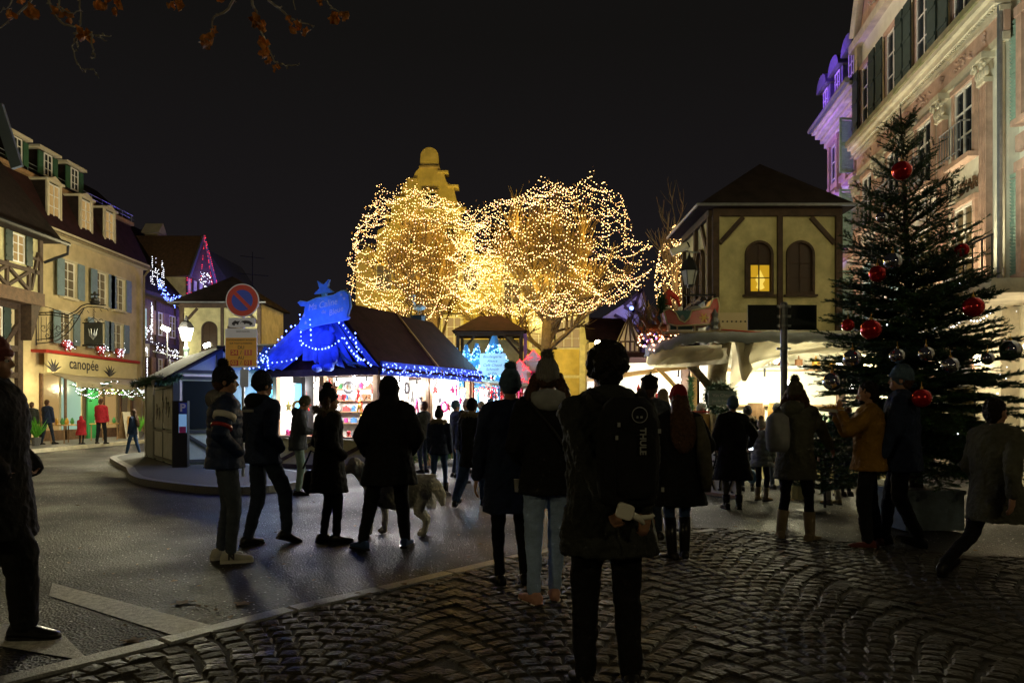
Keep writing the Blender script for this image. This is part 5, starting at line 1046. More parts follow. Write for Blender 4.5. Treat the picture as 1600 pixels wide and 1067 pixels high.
for i, s in enumerate(('Boulangerie', 'Alsace', 'Café Chaud', 'Schmidt', 'et Fils')): text(s, .12, 'letter_dark', T, (-.02, -.004, p.z+.25-.13*i), shear=.3)
lamp('blue_trees_glow', (at(750, 570, 22).x, 21.3, 3.0), 160, (.25, .65, 1), .4)
T = thing('stall_canopy', 'low stall roof under the blue lit firs', 'stall', (at(735, 600, 23).x, 23, 0)); MB().box(-1.4, 1.4, -.3, 1.6, 2.05, 2.2).build('roof', 'canvas', T); [post(T, x, 0, 0, 2.05, .08) for x in (-1.3, 1.3)]; MB().box(-1.3, 1.3, 1.2, 1.25, .1, 2.05).build('back_wall', 'paint_white', T); bulb_lamp(T, 0, .5, 1.9, 80)
# red candy houses
for px, pt, lb in ((828, 545, 'tall red and white decorated cut-out house with red lights right of the pavilion'), (820, 562, 'short red decorated cut-out house with red lights')):
    p = at(px-(8 if pt > 550 else -6), pt, 24); T = thing('decorated_house', lb, 'decoration', (p.x, 24+(0 if pt > 550 else .4), 0)); z = p.z
    MB().box(-.24, .24, 0, .3, 0, z-.4).build('body', 'product_white', T); MB().prism([(-.36, z-.4), (.36, z-.4), (0, z)], -.05, .35).build('roof', 'product_white', T); MB().box(-.09, .09, -.02, 0, .9, z-.7).build('panel', 'product_pink', T)
    bulbs([(s*.36*(1-t), -.08, z-.4+.4*t) for t in np.linspace(0, 1, 9) for s in (-1, 1)]+[(random.uniform(-.3, .3), -.1, z-.35+random.uniform(0, .15)) for _ in range(14)], .02, 'bulb_red', T)
T = thing('red_garland', 'cluster of red lights above the far stall counters', 'lights', (at(762, 618, 21).x, 21, 0)); bulbs([(random.gauss(0, .2), random.gauss(0, .1), zat(612, 21)+random.gauss(0, .14)) for _ in range(60)], .022, 'bulb_red', T)
T = thing('red_garland', 'red lights below the cut-out houses', 'lights', (at(815, 592, 24).x, 23.6, 0)); bulbs([(random.gauss(0, .3), random.gauss(0, .1), zat(593, 24)+random.gauss(0, .1)) for _ in range(50)], .022, 'bulb_red', T)
# timbered houses right of the big building
F1 = thing('timbered_house', 'low timbered house with big brown roof and pointed oriel right of the yellow building', 'house', (at(920, 600, 46).x, 46, 0))
def f(px): return (px-920)/FPX*46
zf = lambda py: zat(py, 46)
MB().box(0, f(1000), 0, 6, 0, zf(535)).build('wall', 'plaster_pale', F1); b = MB(); b.add([(-.2, -.4, zf(532)), (f(975), -.4, zf(540)), (f(985), 3.5, zf(487)), (.0, 3.5, zf(485)), (f(1003), -.4, zf(540))], [(0,1,2,3), (1,4,2)]); b.build('roof', 'roof_red', F1)
MB().box(f(966), f(994), -1.0, .2, zf(592), zf(535)).build('oriel', 'plaster_pale', F1)
b = MB(); x0_, x1_ = f(963), f(998); b.add([(x0_, -1.15, zf(535)), (x1_, -1.15, zf(535)), (x1_, .3, zf(535)), (x0_, .3, zf(535)), ((x0_+x1_)/2, -.4, zf(495))], [(0,1,4), (1,2,4), (2,3,4), (3,0,4)]); b.build('oriel_roof', 'plaster_pale', F1); MB().cyl(((x0_+x1_)/2, -.4, zf(500)), ((x0_+x1_)/2, -.4, zf(488)), .03).build('finial', 'zinc', F1)
for k in range(5): x = f(966)+(f(994)-f(966))*k/4; MB().beam((x, -1.03, zf(592)), (x, -1.03, zf(535)), .1, .08).build('beam', 'timber_dark', F1); MB().beam((x0_+(x1_-x0_)*k/4, -1.16, zf(535)), ((x0_+x1_)/2, -.42, zf(497)), .08, .06).build('beam', 'timber_dark', F1)
for py in (592, 571, 552, 536): MB().beam((f(965), -1.04, zf(py)), (f(995), -1.04, zf(py)), .12, .08).build('beam', 'timber_dark', F1)
for px in (925, 945, 957): window(F1, f(px)+.2, zf(590), .7, 1.1, 0, 2, 3, glass='glass_warm', depth=0)
for px in (970, 980, 990): MB().box(f(px)-.12, f(px)+.12, -1.05, -1.0, zf(568), zf(556)).build('window', 'glass_dark', F1)
F2 = thing('timbered_house', 'tall timbered gable house lit blue and violet behind the oriel house', 'house', (at(930, 600, 54).x, 54, 0))
g2 = lambda px: (px-930)/FPX*54; zg = lambda py: zat(py, 54)
MB().prism([(g2(935), 0), (g2(1035), 0), (g2(1035), zg(560)), (g2(1025), zg(500)), (g2(1003), zg(452)), (g2(975), zg(475)), (g2(935), zg(500))], 0, 8).build('wall', 'plaster_pale', F2)
for a, c in (((975, 480), (1020, 500)), ((960, 492), (1030, 530)), ((1000, 455), (985, 500)), ((1010, 470), (1020, 560)), ((1000, 500), (1000, 600)), ((960, 520), (1035, 545)), ((990, 470), (1010, 520)), ((975, 478), (1003, 452)), ((1003, 452), (1032, 545))): MB().beam((g2(a[0]), -.04, zg(a[1])), (g2(c[0]), -.04, zg(c[1])), .22, .1).build('beam', 'timber_dark', F2)
MB().sphere((g2(985), -.5, zg(483)), .15, 8, 6).build('projector', 'bulb_blue', F2); lamp('blue_projector', (at(985, 483, 53).x, 52.2, zat(483, 53)), 130, (.25, .22, 1), .1); lamp('violet_light', (at(1012, 560, 40).x, 40, zat(555, 40)), 90, (.45, .15, 1), .1)
lamp('square_light', (at(940, 560, 40).x, 38, 4.5), 200, (1, .8, .6), .2)
T = thing('light_garland', 'violet and white light garland behind the flat hat by the snowy canopy', 'lights', (at(1000, 560, 22).x, 22, 0)); pts = []
for i in range(5): pts += [Vector((random.uniform(.15, .7), 0, 0))+p for p in sag((-.9, 0, zat(575+i*4, 22)), (.35, 0, zat(548+i*6, 22)), 14, .2)]
bulbs(pts, .024, 'bulb_warm', T); bulbs([(random.uniform(.1, .55), random.uniform(-.1, .1), zat(random.uniform(520, 598), 22)) for _ in range(70)], .026, 'bulb_purple', T, 'violet_bulbs'); MB().tube(pts[:14], .006, 4).build('wire', 'iron', T)
lamp('violet_light', (at(1015, 580, 21).x, 21, 2.6), 14, (.5, .15, 1), .1)
for px, py, Y, lb in ((972, 582, 38, 'glowing round lamp on the square below the oriel'), (934, 536, 42, 'bright lamp on the eave of the oriel house')):
    p = at(px, py, Y); T = thing('street_lamp', lb, 'street lamp', (p.x, Y, 0)); MB().sphere((0, 0, p.z), .18, 10, 7).build('globe', 'lamp_warm', T, smooth=True); MB().cyl((0, 0, 0), (0, 0, p.z-.15), .05, .04, 8).build('post', 'iron', T); lamp('globe_light', (p.x, Y-.4, p.z), 50, (1, .85, .65), .15)
T = thing('market_stall', 'distant red stall with blue sign between the heads under the oriel house', 'stall', (at(985, 612, 19).x, 19, 0)); MB().box(-.9, .9, 0, 1.2, 0, .8).build('counter', 'sleigh_red', T); MB().box(-1, 1, -.3, 1.3, 2.2, 2.32).build('roof', 'wood_yellow', T); MB().box(-1, 1, 1.15, 1.2, .8, 2.2).build('back_wall', 'paint_white', T); MB().box(-.7, .3, -.32, -.3, 1.9, 2.15).build('sign', 'sign_blue_disc', T); bulbs([(random.uniform(-.7, .3), -.36, random.uniform(1.9, 2.15)) for _ in range(20)], .02, 'bulb_blue', T); bulb_lamp(T, -.4, .4, 2.0, 60); [post(T, x, 0, .8, 2.2, .07) for x in (-.9, .9)]
for i in range(12): mt = random.choice(PMAT); good('doll', mt, (at(985, 612, 19).x-.8+i*.14, 19.0, 1.65+.08*(i % 2)), random.uniform(-.4, .4), f'{CN[mt]} doll, {ORD[i]} from the left in the distant red stall', 'dolls in the distant red stall', 1.1)
# dark closing buildings behind so the square has an end
for x, y, w, h, lb in ((-14, 66, 12, 10, 'dark unlit building far behind the blue stall'), (14, 64, 16, 8, 'dark unlit building far behind the right chalet')):
    T = thing('far_building', lb, 'building', (x, y, 0)); MB().box(-w/2, w/2, 0, 8, 0, h*.7).build('wall', 'timber_dark', T); b = MB(); b.add([(-w/2, 0, h*.7), (w/2, 0, h*.7), (w/2, 8, h*.7), (-w/2, 8, h*.7), (-w/2+1, 4, h), (w/2-1, 4, h)], [(0,1,5,4), (1,2,5), (2,3,4,5), (3,0,4)]); b.build('roof', 'roof_dark', T)
# ============================================================ RIGHT CHALET AND SNOWY STALL
RC = chalet((4.08, 15, 0), 0, 'tall yellow timbered market chalet with arched windows above the snowy canopy', 2.62, 2.4, 3.0, 5.55, 6.76)
# candle-lit glow in the left arch
gw = glassm('glass_glow', (.3, .2, .02), .3, (1, .55, .02), .5)
MB().box(.36*2.62-.16, .36*2.62+.215, -.0125, -.0122, 3.83, 4.36).build('lit_pane', gw, RC)
gw2 = glassm('glass_glow_bright', (.3, .2, .02), .3, (1, .72, .12), .9)
b = MB(); b.lathe([(.02, 0), (.09, .04), (.05, .12), (.1, .2), (.03, .34), (.005, .4)], (.36*2.62+.03, -.0, 3.86), 8, Matrix.Translation((0, -.016, 0)) @ Matrix.Diagonal((1, .02, 1, 1))); b.build('lit_figure', gw2, RC)
for x in (0, 2.62):
    for y in (0, 2.4): MB().box(x-.07, x+.07, y-.07, y+.07, 0, 3.0).build('post', 'timber_dark', RC)
# service level
W0, W1 = .28, 3.3
ST = thing('food_stall', 'brightly lit food stall with draped canvas under the tall chalet', 'stall', (4.08, 14.2, 0))
sbox(ST, 'counter_front', 'plaster_chalet', W0, W1, -.1, -.04, .1, 1.0); sbox(ST, 'counter', 'wood', W0-.05, W1+.1, -.25, .4, 1.0, 1.05)
sbox(ST, 'back_wall', 'cream_wall', W0-.1, W1+.2, 2.3, 2.36, 0, 2.9); sbox(ST, 'end_wall', 'cream_wall', W0-.15, W0-.1, .4, 2.3, 0, 2.9); sbox(ST, 'end_wall', 'cream_wall', W1+.2, W1+.25, .4, 2.3, 0, 2.9)
sbox(ST, 'ceiling', 'cream_wall', W0-.1, W1+.2, .0, 2.3, 2.9, 2.94); sbox(ST, 'shelf', 'wood', W0, W1, 1.9, 2.28, 2.28, 2.31); sbox(ST, 'shelf', 'wood', W0, W1, 1.95, 2.28, 1.5, 1.53)
sbox(ST, 'hood', 'zinc', .7, 1.9, .5, 1.6, 2.25, 2.3)
for x, y, z, e in ((.55, .5, 2.1, 45), (1.0, .6, 2.0, 120), (1.4, .5, 1.95, 120), (2.5, .6, 2.3, 50), (2.95, 1.0, 1.9, 40)): bulb_lamp(ST, x, y, z, e, (1, .91, .58), .07)
for x, z in ((.68, 2.3), (2.15, 2.35)): bulb_lamp(ST, x, -.95, z, 75, (1, .90, .52), .05)  # two bulbs added under the canopy front to light canvas and ground
bulb_lamp(ST, -1.1, -.9, 2.3, 40, (1, .90, .55), .045)
for i in range(8):
    k = random.choice(('mug', 'candle', 'figurine')); mt = random.choice(('product_brown', 'product_white', 'product_gold')); good(k, mt, (4.45+i*.38, 16.3, 2.31), 0, f'{CN[mt]} {k}, {ORD[i]} from the left on the top shelf of the food stall', 'jars on the food stall shelf', 2.2)
for i, (x, r_, h, m__) in enumerate(((4.75, .17, .5, 'wood'), (5.15, .16, .5, 'wood_yellow'), (5.55, .14, .38, 'steel'))):
    b = MB(); b.lathe([(r_*.85, 0), (r_, h*.3), (r_, h*.7), (r_*.86, h), (r_*.8, h), (r_*.8, h-.02)], n=14); o = b.build('barrel' if i < 2 else 'cooking_pot', m__); o.location = (x, 14.35, 1.05)
    tag(o, ('dark wooden barrel on the food stall counter', 'light wooden barrel on the food stall counter', 'steel pot on the food stall counter')[i], 'barrel' if i < 2 else 'pot')
for i in range(5):
    b = MB(); b.lathe([(.035, 0), (.035, .18), (.012, .23), (.014, .3)], n=8); o = b.build('bottle', 'product_green'); o.location = (5.85+i*.11, 14.3, 1.05); tag(o, f'{ORD[i]} green bottle from the left at the right end of the food stall counter', 'bottle', 'bottles on the food stall counter')
# canopy
CP = thing('snow_canopy', 'wide stall canopy edged in cotton snow with canvas swags and knotty tree posts', 'canopy', (0, 0, 0))
front = [(2.45, 13.6), (2.5, 12.9), (3.1, 12.3), (3.9, 12.15), (5.9, 12.35), (7.1, 12.6)]
b = MB(); n = 90; fr_ = spline([Vector((x, y, 2.66)) for x, y in front], 18); k = len(fr_)
vs = []
for i, p in enumerate(fr_):
    w = .02*math.sin(i*.9)+.015*math.sin(i*2.3); bk = 15.0-.02
    zt = 2.70 if p.x > 3.0 else 2.55+.15*(p.x-2.4)/.6
    sx = 2.9+(p.x-2.45)*(1.45)*.72
    vs += [(p.x, p.y+.02, zt-.16+w), (p.x, p.y-.05, zt-.08+w), (p.x, p.y, zt+w*.5), (p.x*.5+sx*.5, (p.y+bk)/2, zt+.14), (sx, bk, zt+.28), (sx, bk, zt+.1), (p.x*.5+sx*.5, (p.y+bk)/2, zt-.02), (p.x, p.y+.12, zt-.16+w)]
fs = [(i*8+j, i*8+(j+1) % 8, (i+1)*8+(j+1) % 8, (i+1)*8+j) for i in range(k-1) for j in range(8)]+[tuple(range(7, -1, -1)), tuple((k-1)*8+j for j in range(8))]
b.add(vs, fs); b.build('snow_cover', 'snow_cloth', CP, smooth=True)
def swag(path, z0, z1, arch, name='canvas_swag', amp=.03, rows=8):
    b = MB(); P = spline([Vector((x, y, 0)) for x, y in path], 14); k = len(P); vs = []
    for i, p in enumerate(P):
        t = i/(k-1); zb = z1+arch*math.sin(PI*t)
        for j in range(rows+1): s = j/rows; vs.append((p.x+.0*s, p.y+.1*math.sin(PI*s)*-1-amp*math.sin(t*40+s*6)-.05*math.sin(s*7+t*9), z0+(zb-z0)*s))
    b.add(vs, [(i*(rows+1)+j, i*(rows+1)+j+1, (i+1)*(rows+1)+j+1, (i+1)*(rows+1)+j) for i in range(k-1) for j in range(rows)]); return b.build(name, 'canvas', CP, smooth=True)
swag([(3.85, 12.35), (4.8, 12.4), (5.9, 12.5), (7.0, 12.75)], 2.56, 2.12, .28)
swag([(3.85, 13.0), (4.8, 13.05), (5.9, 13.1), (7.0, 13.2)], 2.6, 1.75, .68, 'arched_valance', .015)
swag([(2.5, 13.5), (2.6, 12.9), (3.1, 12.45), (3.6, 12.35)], 2.45, 2.2, -.05, amp=.04)
swag([(2.48, 13.6), (2.5, 13.0), (2.9, 12.55), (3.5, 12.3)], 2.5, 2.26, -.06, 'folded_canvas', .02)
b = MB(); b.tube([(3.9, 12.36, 2.56), (3.88, 12.34, 2.3), (3.93, 12.36, 2.1), (3.9, 12.38, 1.9)], [.16, .09, .11, .03], 9); b.build('tied_canvas', 'canvas', CP, smooth=True)
b = MB(); b.tube([(3.6, 12.9, 0), (3.58, 12.9, .6), (3.62, 12.88, 1.3), (3.58, 12.87, 2.0), (3.66, 12.9, 2.6)], [.21, .17, .15, .16, .19], 9); b.build('tree_post', 'bark', CP, smooth=True)
b = MB(); b.tube([(3.5, 12.85, 1.75), (3.2, 12.82, 2.1), (2.85, 12.85, 2.42), (2.6, 12.9, 2.5)], [.075, .07, .06, .05], 7); b.build('branch_brace', 'bark', CP, smooth=True)
b = MB(); b.tube([(2.8, 12.9, 2.42), (3.5, 12.9, 2.38)], .05, 6); b.tube([(2.8, 12.88, 2.3), (2.8, 12.88, 2.6)], .06, 6); b.build('rail', 'bark_dark', CP)
# the stall at the left of it, yellow beams
YS = thing('market_stall', 'stall with yellow wooden beams and a glaring bulb left of the snowy canopy', 'stall', (3.1, 16.2, 0))
for x, y in ((-.9, 0), (.9, 0)): post(YS, x, y, 0, 2.5, .12, 'wood_yellow')
MB().beam((-1.1, 0, 2.12), (1.0, 0, 2.4), .1, .08).build('beam', 'wood_yellow', YS); MB().beam((-.1, -.05, 2.55), (.55, -.05, 1.85), .1, .08).build('brace', 'wood_yellow', YS)
sbox(YS, 'back_wall', 'cream_wall', -1.0, 1.0, 1.6, 1.65, 0, 2.6); sbox(YS, 'counter', 'wood', -.9, 1.0, -.1, .5, .95, 1.0); sbox(YS, 'counter_front', 'teal_cloth', -.9, 1.0, 0, .05, 0, .95); sbox(YS, 'roof', 'roof_red', -1.1, 1.1, -.3, 1.9, 2.55, 2.65)
bulb_lamp(YS, -.05, -.05, 2.0, 150, (1, .95, .85), .07); bulb_lamp(YS, .7, .6, 2.1, 120, (1, .9, .75), .05)
for i in range(12):
    mt = ('product_red', 'product_white', 'product_red', 'product_blue')[i % 4]; good(('doll', 'hanging_heart')[i % 2], mt, (3.1-.95+i*.1, 16.0, 1.75-.16*(i % 3)), random.uniform(-.4, .4), f'{CN[mt]} {"doll" if i % 2 == 0 else "heart"}, {ORD[i]} from the left in the yellow beamed stall', 'ornaments hanging in the yellow beamed stall', 1.3)
GV = MB(); fir(GV, [(0, 0, z) for z in np.linspace(.9, 2.1, 20)], 700, .12, .012); o = GV.build('green_garland', 'leaf_green', kind='stuff'); o.location = (3.75, 15.4, 0); tag(o, 'green garland wound down a post in the yellow beamed stall', 'garland'); 
# decorated board and table beside the pillar
T = thing('painted_board', 'leaning white panel painted with dark vines below the pine wreath', 'board', (3.35, 12.2, 0), R(-62)); b = MB(); b.box(-.5, .5, 0, .03, .02, .95); bo = b.build('panel', 'paint_white', T); b = MB()
for k in range(5): b.tube([(-.4+.2*k+.06*math.sin(z*9+k), -.012, z) for z in np.linspace(.1, .85, 12)], .018, 4)
for k in range(50): b.sphere((random.uniform(-.45, .45), -.008, random.uniform(.08, .88)), (.03, .006, .02), 5, 4)
b.build('painted_vine', 'letter_dark', bo); MB().box(-.52, .52, -.02, .05, .0, .05).box(-.52, .52, -.02, .05, .93, .97).build('frame', 'wood', T)
T = thing('high_table', 'small red-topped stand with a bright lantern beside the pillar', 'table', (3.35, 13.2, 0)); MB().box(-.3, .3, -.25, .25, 1.36, 1.4).build('table_top', 'sleigh_red', T); MB().box(-.27, .27, -.22, .22, .0, 1.35).build('cabinet', 'wood_yellow', T); bulb_lamp(T, .22, -.3, 1.48, 40, (1, .95, .8), .05)
T = thing('wreath_sign', 'dark pine wreath with small slate sign hung on the knotty post', 'wreath', (3.55, 12.55, 1.62)); f = MB()
for k in range(16): a = 2*PI*k/16; fir(f, [(0, 0, 0), (.22*math.cos(a), 0, .22*math.sin(a)), (.24*math.cos(a+.3), 0, .24*math.sin(a+.3))], 70, .13, .014)
f.build('needles', 'needle', T, kind='stuff'); s_ = MB().box(-.24, .24, -.14, -.12, -.12, .12).build('slate', 'hut_panel', T); text('Vin Chaud', .08, 'letter_white', s_, (0, -.142, .04)); text('Jus de Pomme', .06, 'letter_white', s_, (0, -.142, -.05))
# sleigh on the canopy
p = at(1080, 515, 12.8); T = thing('red_sleigh', 'red toy sleigh with cream trim and snowflake on the snowy canopy', 'sleigh', (p.x, 12.9, 2.84), R(-4)); 
prof = [(-.43, .12), (-.4, .02), (-.25, -.02), (.25, -.0), (.42, .06), (.45, .3), (.42, .46), (.34, .44), (.28, .3), (.0, .24), (-.05, .1), (-.12, .04), (-.2, .08), (-.26, .2), (-.36, .28), (-.46, .24)]
MB().prism([(x*1.02, z+.04) for x, z in prof], -.2, .2).build('body', 'sleigh_red', T)
for y in (-.23, .2):
    e = MB(); c = [Vector((x*1.04, y+.015, z+.045)) for x, z in prof]; e.tube(c+[c[0]], .014, 5); e.build('trim', 'sleigh_trim', T)
    rn = MB(); rn.tube([(-.5, y+.015, .1), (-.56, y+.015, .0), (-.5, y+.015, -.08), (-.3, y+.015, -.09), (.45, y+.015, -.07), (.52, y+.015, 0)], .016, 5); 
    for x in (-.25, .05, .35): rn.cyl((x, y+.015, -.08), (x, y+.015, .03), .012, n=5)
    rn.build('runner', 'sleigh_trim', T)
fl = MB(); 
for k in range(6): a = k*PI/3; fl.beam((.2, -.235, .16), (.2+.08*math.cos(a), -.235, .16+.08*math.sin(a)), .022, .01)
fl.build('snowflake', 'product_gold', T); b = MB(); b.sphere((-.15, 0, .16), (.1, .14, .12), 8, 6); b.sphere((.1, 0, .3), (.14, .13, .1), 8, 6); b.build('sack', 'product_grey', T, smooth=True)
b = MB(); b.lathe([(.07, 0), (.05, .06), (.075, .12), (.045, .2), (.06, .26), (.02, .32), (.0, .36)], n=9); o = b.build('silver_ornament', 'steel'); o.location = (p.x+.36, 12.62, 2.80); tag(o, 'small silver tree ornament at the right end of the sleigh', 'ornament')
# santa figure, chest and reindeer
p = at(1042, 480, 13.4); T = thing('santa_figure', 'santa puppet in red pointed hat behind the sleigh', 'figure', (p.x, 13.5, 2.75)); b = MB(); b.loft([(0, 0, .0, .2, .16), (0, 0, .3, .19, .15), (0, 0, .45, .12, .1)], 10); b.build('coat', 'teal_cloth', T); MB().sphere((-.02, 0, .55), (.1, .1, .11), 10, 7).build('head', 'paint_white', T, smooth=True)
b = MB(); b.tube([(0, 0, .58), (0, 0, .72), (.06, 0, .82), (.2, 0, .72), (.26, 0, .56)], [.125, .1, .07, .045, .02], 9); b.build('hat', 'santa_red', T, smooth=True); MB().sphere((.27, 0, .52), .045, 8, 6).build('pompom', 'paint_white', T)
b = MB(); b.box(-.2, .2, -.2, .15, 0, .36); o = b.build('dark_chest', 'teal_cloth'); o.location = (p.x+.12, 13.0, 2.78); tag(o, 'dark green chest between the santa puppet and the sleigh', 'box'); MB().box(-.22, -.19, -.22, .17, 0, .38).box(-.2, .2, -.22, -.2, .0, .03).build('trim', 'paint_white', o)
T = thing('reindeer_figure', 'small reindeer figures with antlers pulling at the left tip of the canopy', 'figure', (2.5, 13.0, 2.66)); b = MB()
for dx in (0, .22):
    b.sphere((dx, 0, .2), (.14, .06, .07), 8, 6); b.tube([(dx-.1, 0, .22), (dx-.17, 0, .34)], .035, 6); b.sphere((dx-.2, 0, .36), (.06, .035, .035), 7, 5)
    for x in (-.09, .09):
        for y in (-.03, .03): b.cyl((dx+x, y, .18), (dx+x, y, 0), .013, n=5)
    for s in (-1, 1): b.tube([(dx-.17, s*.02, .38), (dx-.14, s*.09, .5), (dx-.2, s*.1, .6)], [.014, .01, .006], 4); b.tube([(dx-.15, s*.06, .44), (dx-.23, s*.08, .5)], .008, 4)
b.build('reindeer', 'product_brown', T); b = MB(); 
for _ in range(160): q = Vector((random.uniform(-.3, .5), random.uniform(-.1, .2), random.uniform(-.05, .3))); d = Vector((random.gauss(0, 1), random.gauss(0, 1), random.gauss(0, 1))).normalized()*.1; s = d.orthogonal().normalized()*.012; b.add([q-s, q+s, q+d], [(0, 1, 2)])
b.build('twigs', 'dead_leaf', T, kind='stuff'); bulbs([(random.uniform(-.3, .4), -.1, random.uniform(-.2, .1)) for _ in range(40)], .016, 'bulb_pink', T)
tw = MB(); [branchy(tw, tw, (random.uniform(-.3, .3), .3, 0), (random.gauss(-.3, .4), 0, 1), .55, .02, 2, .5, .2) for _ in range(7)]; o = tw.build('dry_bush', 'twig_brown', kind='stuff'); o.location = (2.55, 13.4, 2.6); tag(o, 'dry lichen twigs behind the reindeer at the canopy tip', 'plant')
fb = MB(); fir(fb, [(0, 0, z) for z in np.linspace(0, .3, 6)], 300, .16, .014); o = fb.build('fir_sprig', 'needle', kind='stuff'); o.location = (2.68, 13.2, 3.15); tag(o, 'fir sprig left of the santa puppet', 'greenery')
p = at(1145, 505, 13); T = thing('ornate_bench', 'whitewashed bench back with a row of little hearts on the canopy', 'decoration', (p.x, 13.2, 2.80)); MB().box(-.3, .45, 0, .04, 0, .36).build('panel', 'sleigh_trim', T); MB().prism([(-.42, 0), (-.3, 0), (-.3, .4), (-.36, .42), (-.4, .3)], -.3, .06).build('armrest', 'canvas', T)
b = MB(); [b.sphere((-.2+.08*i, -.008, .2), (.018, .006, .016), 6, 4) for i in range(8)]; b.build('hearts', 'letter_dark', T); MB().beam((-.3, -.03, .06), (.9, -.03, -.02), .02, .02).build('red_edge', 'sleigh_red', T)
# lantern and projector on the chalet side
T = thing('wall_lantern', 'unlit black wall lantern with frosted glass left of the tall chalet', 'lantern', (3.98, 14.75, 0)); q = at(1077, 430, 14.75); x = q.x-3.98; z = q.z
MB().lathe([(.1, -.2), (.17, .08)], (x, 0, z), 6).build('lantern_glass', 'hut_panel_white', T); b = MB(); b.lathe([(.2, .08), (.18, .12), (.1, .3), (.05, .33), (.02, .4)], (x, 0, z), 6); b.lathe([(.03, -.26), (.12, -.2)], (x, 0, z), 6); b.cyl((x, 0, z+.35), (x, 0, z+.45), .02)
for k_ in range(6): a = 2*PI*k_/6; b.cyl((x+.1*math.cos(a), .1*math.sin(a), z-.2), (x+.175*math.cos(a), .175*math.sin(a), z+.08), .01, n=4)
b.build('cage', 'iron', T); b = MB(); b.box(x-.1, .1, -.03, .0, z-.42, z-.38); b.box(.04, .09, -.03, .0, z-.95, z-.38)
for c0, r_ in (((-.02, z-.58), .12), ((-.16, z-.5), .07), ((-.0, z-.8), .07)): b.tube([(c0[0]+(r_-.008*k_)*math.cos(k_*.7), -.02, c0[1]+(r_-.008*k_)*math.sin(k_*.7)) for k_ in range(11)], .014, 4)
b.cyl((x, 0, z-.25), (x, -.0, z-.4), .02); b.build('bracket', 'iron', T)
q = at(1062, 389, 14.6); T = thing('security_camera', 'white tubular camera above the wall lantern', 'camera', q); b = MB(); b.cyl((-.17, 0, -.08), (.14, -.05, .06), .075, .075, 12); b.build('housing', 'paint_white', T); MB().cyl((.14, -.05, .06), (.17, -.055, .075), .06, .06, 12).build('lens', 'dark_glass', T); MB().tube([(0, .05, .0), (.25, .2, -.02), (.45, .35, 0)], .018, 5).build('arm', 'zinc', T)
# signpost seen from behind
PX = at(1225, 500, 9.6).x; T = thing('signpost', 'grey steel post carrying two dark sign boards seen from behind', 'signpost', (PX, 9.6, 0)); MB().cyl((0, 0, 0), (0, 0, 2.8), .045, .045, 14).build('post', 'steel', T); MB().sphere((0, 0, 2.8), (.045, .045, .03), 10, 6).build('cap', 'steel', T)
MB().box(-.46, -.05, .03, .05, 2.46, 2.79).build('sign_board', 'black_board', T); MB().box(.055, .44, .03, .05, 2.46, 2.79).build('sign_board', 'black_board', T)
for z in (2.5, 2.75, 2.2, 2.62): MB().lathe([(.056, 0), (.056, .03)], (0, 0, z), 12).box(-.09, .09, -.01, .03, z, z+.03).build('clamp', 'zinc', T)
# ============================================================ RIGHT-HAND FACADE
FA = math.atan2(-1, -.135); FO = (11.07, 25.62, 0); CF = 1/math.hypot(1, .135)
def Yr(px): return 7.46/((px-800)/FPX-.135)
def fu(px): return (25.6-Yr(px))/CF
def fz(px, py): return zat(py, Yr(px))
TH = thing('town_house', 'grand pink and cream stone facade with pilasters, balconies and louvred shutters', 'building', FO, FA)
B_ = lambda n, m, *b, lb=None: MB().box(*b).build(n, m, TH, label=lb)
B_('wall', 'cream_wall', 0, 3.9, 0, 8, 3.6, 11.0); B_('wall', 'cream_wall', 3.9, 12.0, -.25, 8, 3.6, 12.7); B_('wall', 'cream_wall', 12.0, 22, .0, 8, 3.6, 11.4)
B_('ground_wall', 'pale_stone', 0, 3.6, 0, 8, 0, 3.35); B_('ground_wall', 'pale_stone', 3.6, 12.0, -.3, 8, 0, 3.35); B_('ground_wall', 'pale_stone', 12.0, 22, 0, 8, 0, 3.35)
for z in np.arange(.5, 3.2, .45): MB().box(3.6, 12.0, -.325, -.3, z, z+.42).build('ashlar_course', 'pale_stone', TH)
for u in (4.7, 6.65, 8.55, 10.5): # arched ground openings
    b = MB(); o_ = [(u-.55, .1), (u+.55, .1)]+[(u+.55*math.cos(t), 2.1+.55*math.sin(t)) for t in np.linspace(0, PI, 12)]; b.prism(o_, -.36, -.33); b.build('shop_arch', 'dark_glass', TH)
    b = MB(); b.tube([(u+.63*math.cos(t), -.37, 2.1+.63*math.sin(t)) for t in np.linspace(0, PI, 13)], .07, 5); b.build('arch_moulding', 'pink_stone', TH)
for r_i, z in enumerate(np.arange(.1, 3.2, .45)):
    for k in range(7):
        a = 12.15+k*1.4+(.7 if r_i % 2 else 0); MB().box(a, a+1.37, -.03, -.0, z, z+.42).build('ashlar_block', 'pale_stone', TH)
    for k in range(3): a = .05+k*1.2+(.5 if r_i % 2 else 0); MB().box(a, min(3.55, a+1.17), -.03, -.0, z, z+.42).build('ashlar_block', 'pale_stone', TH)
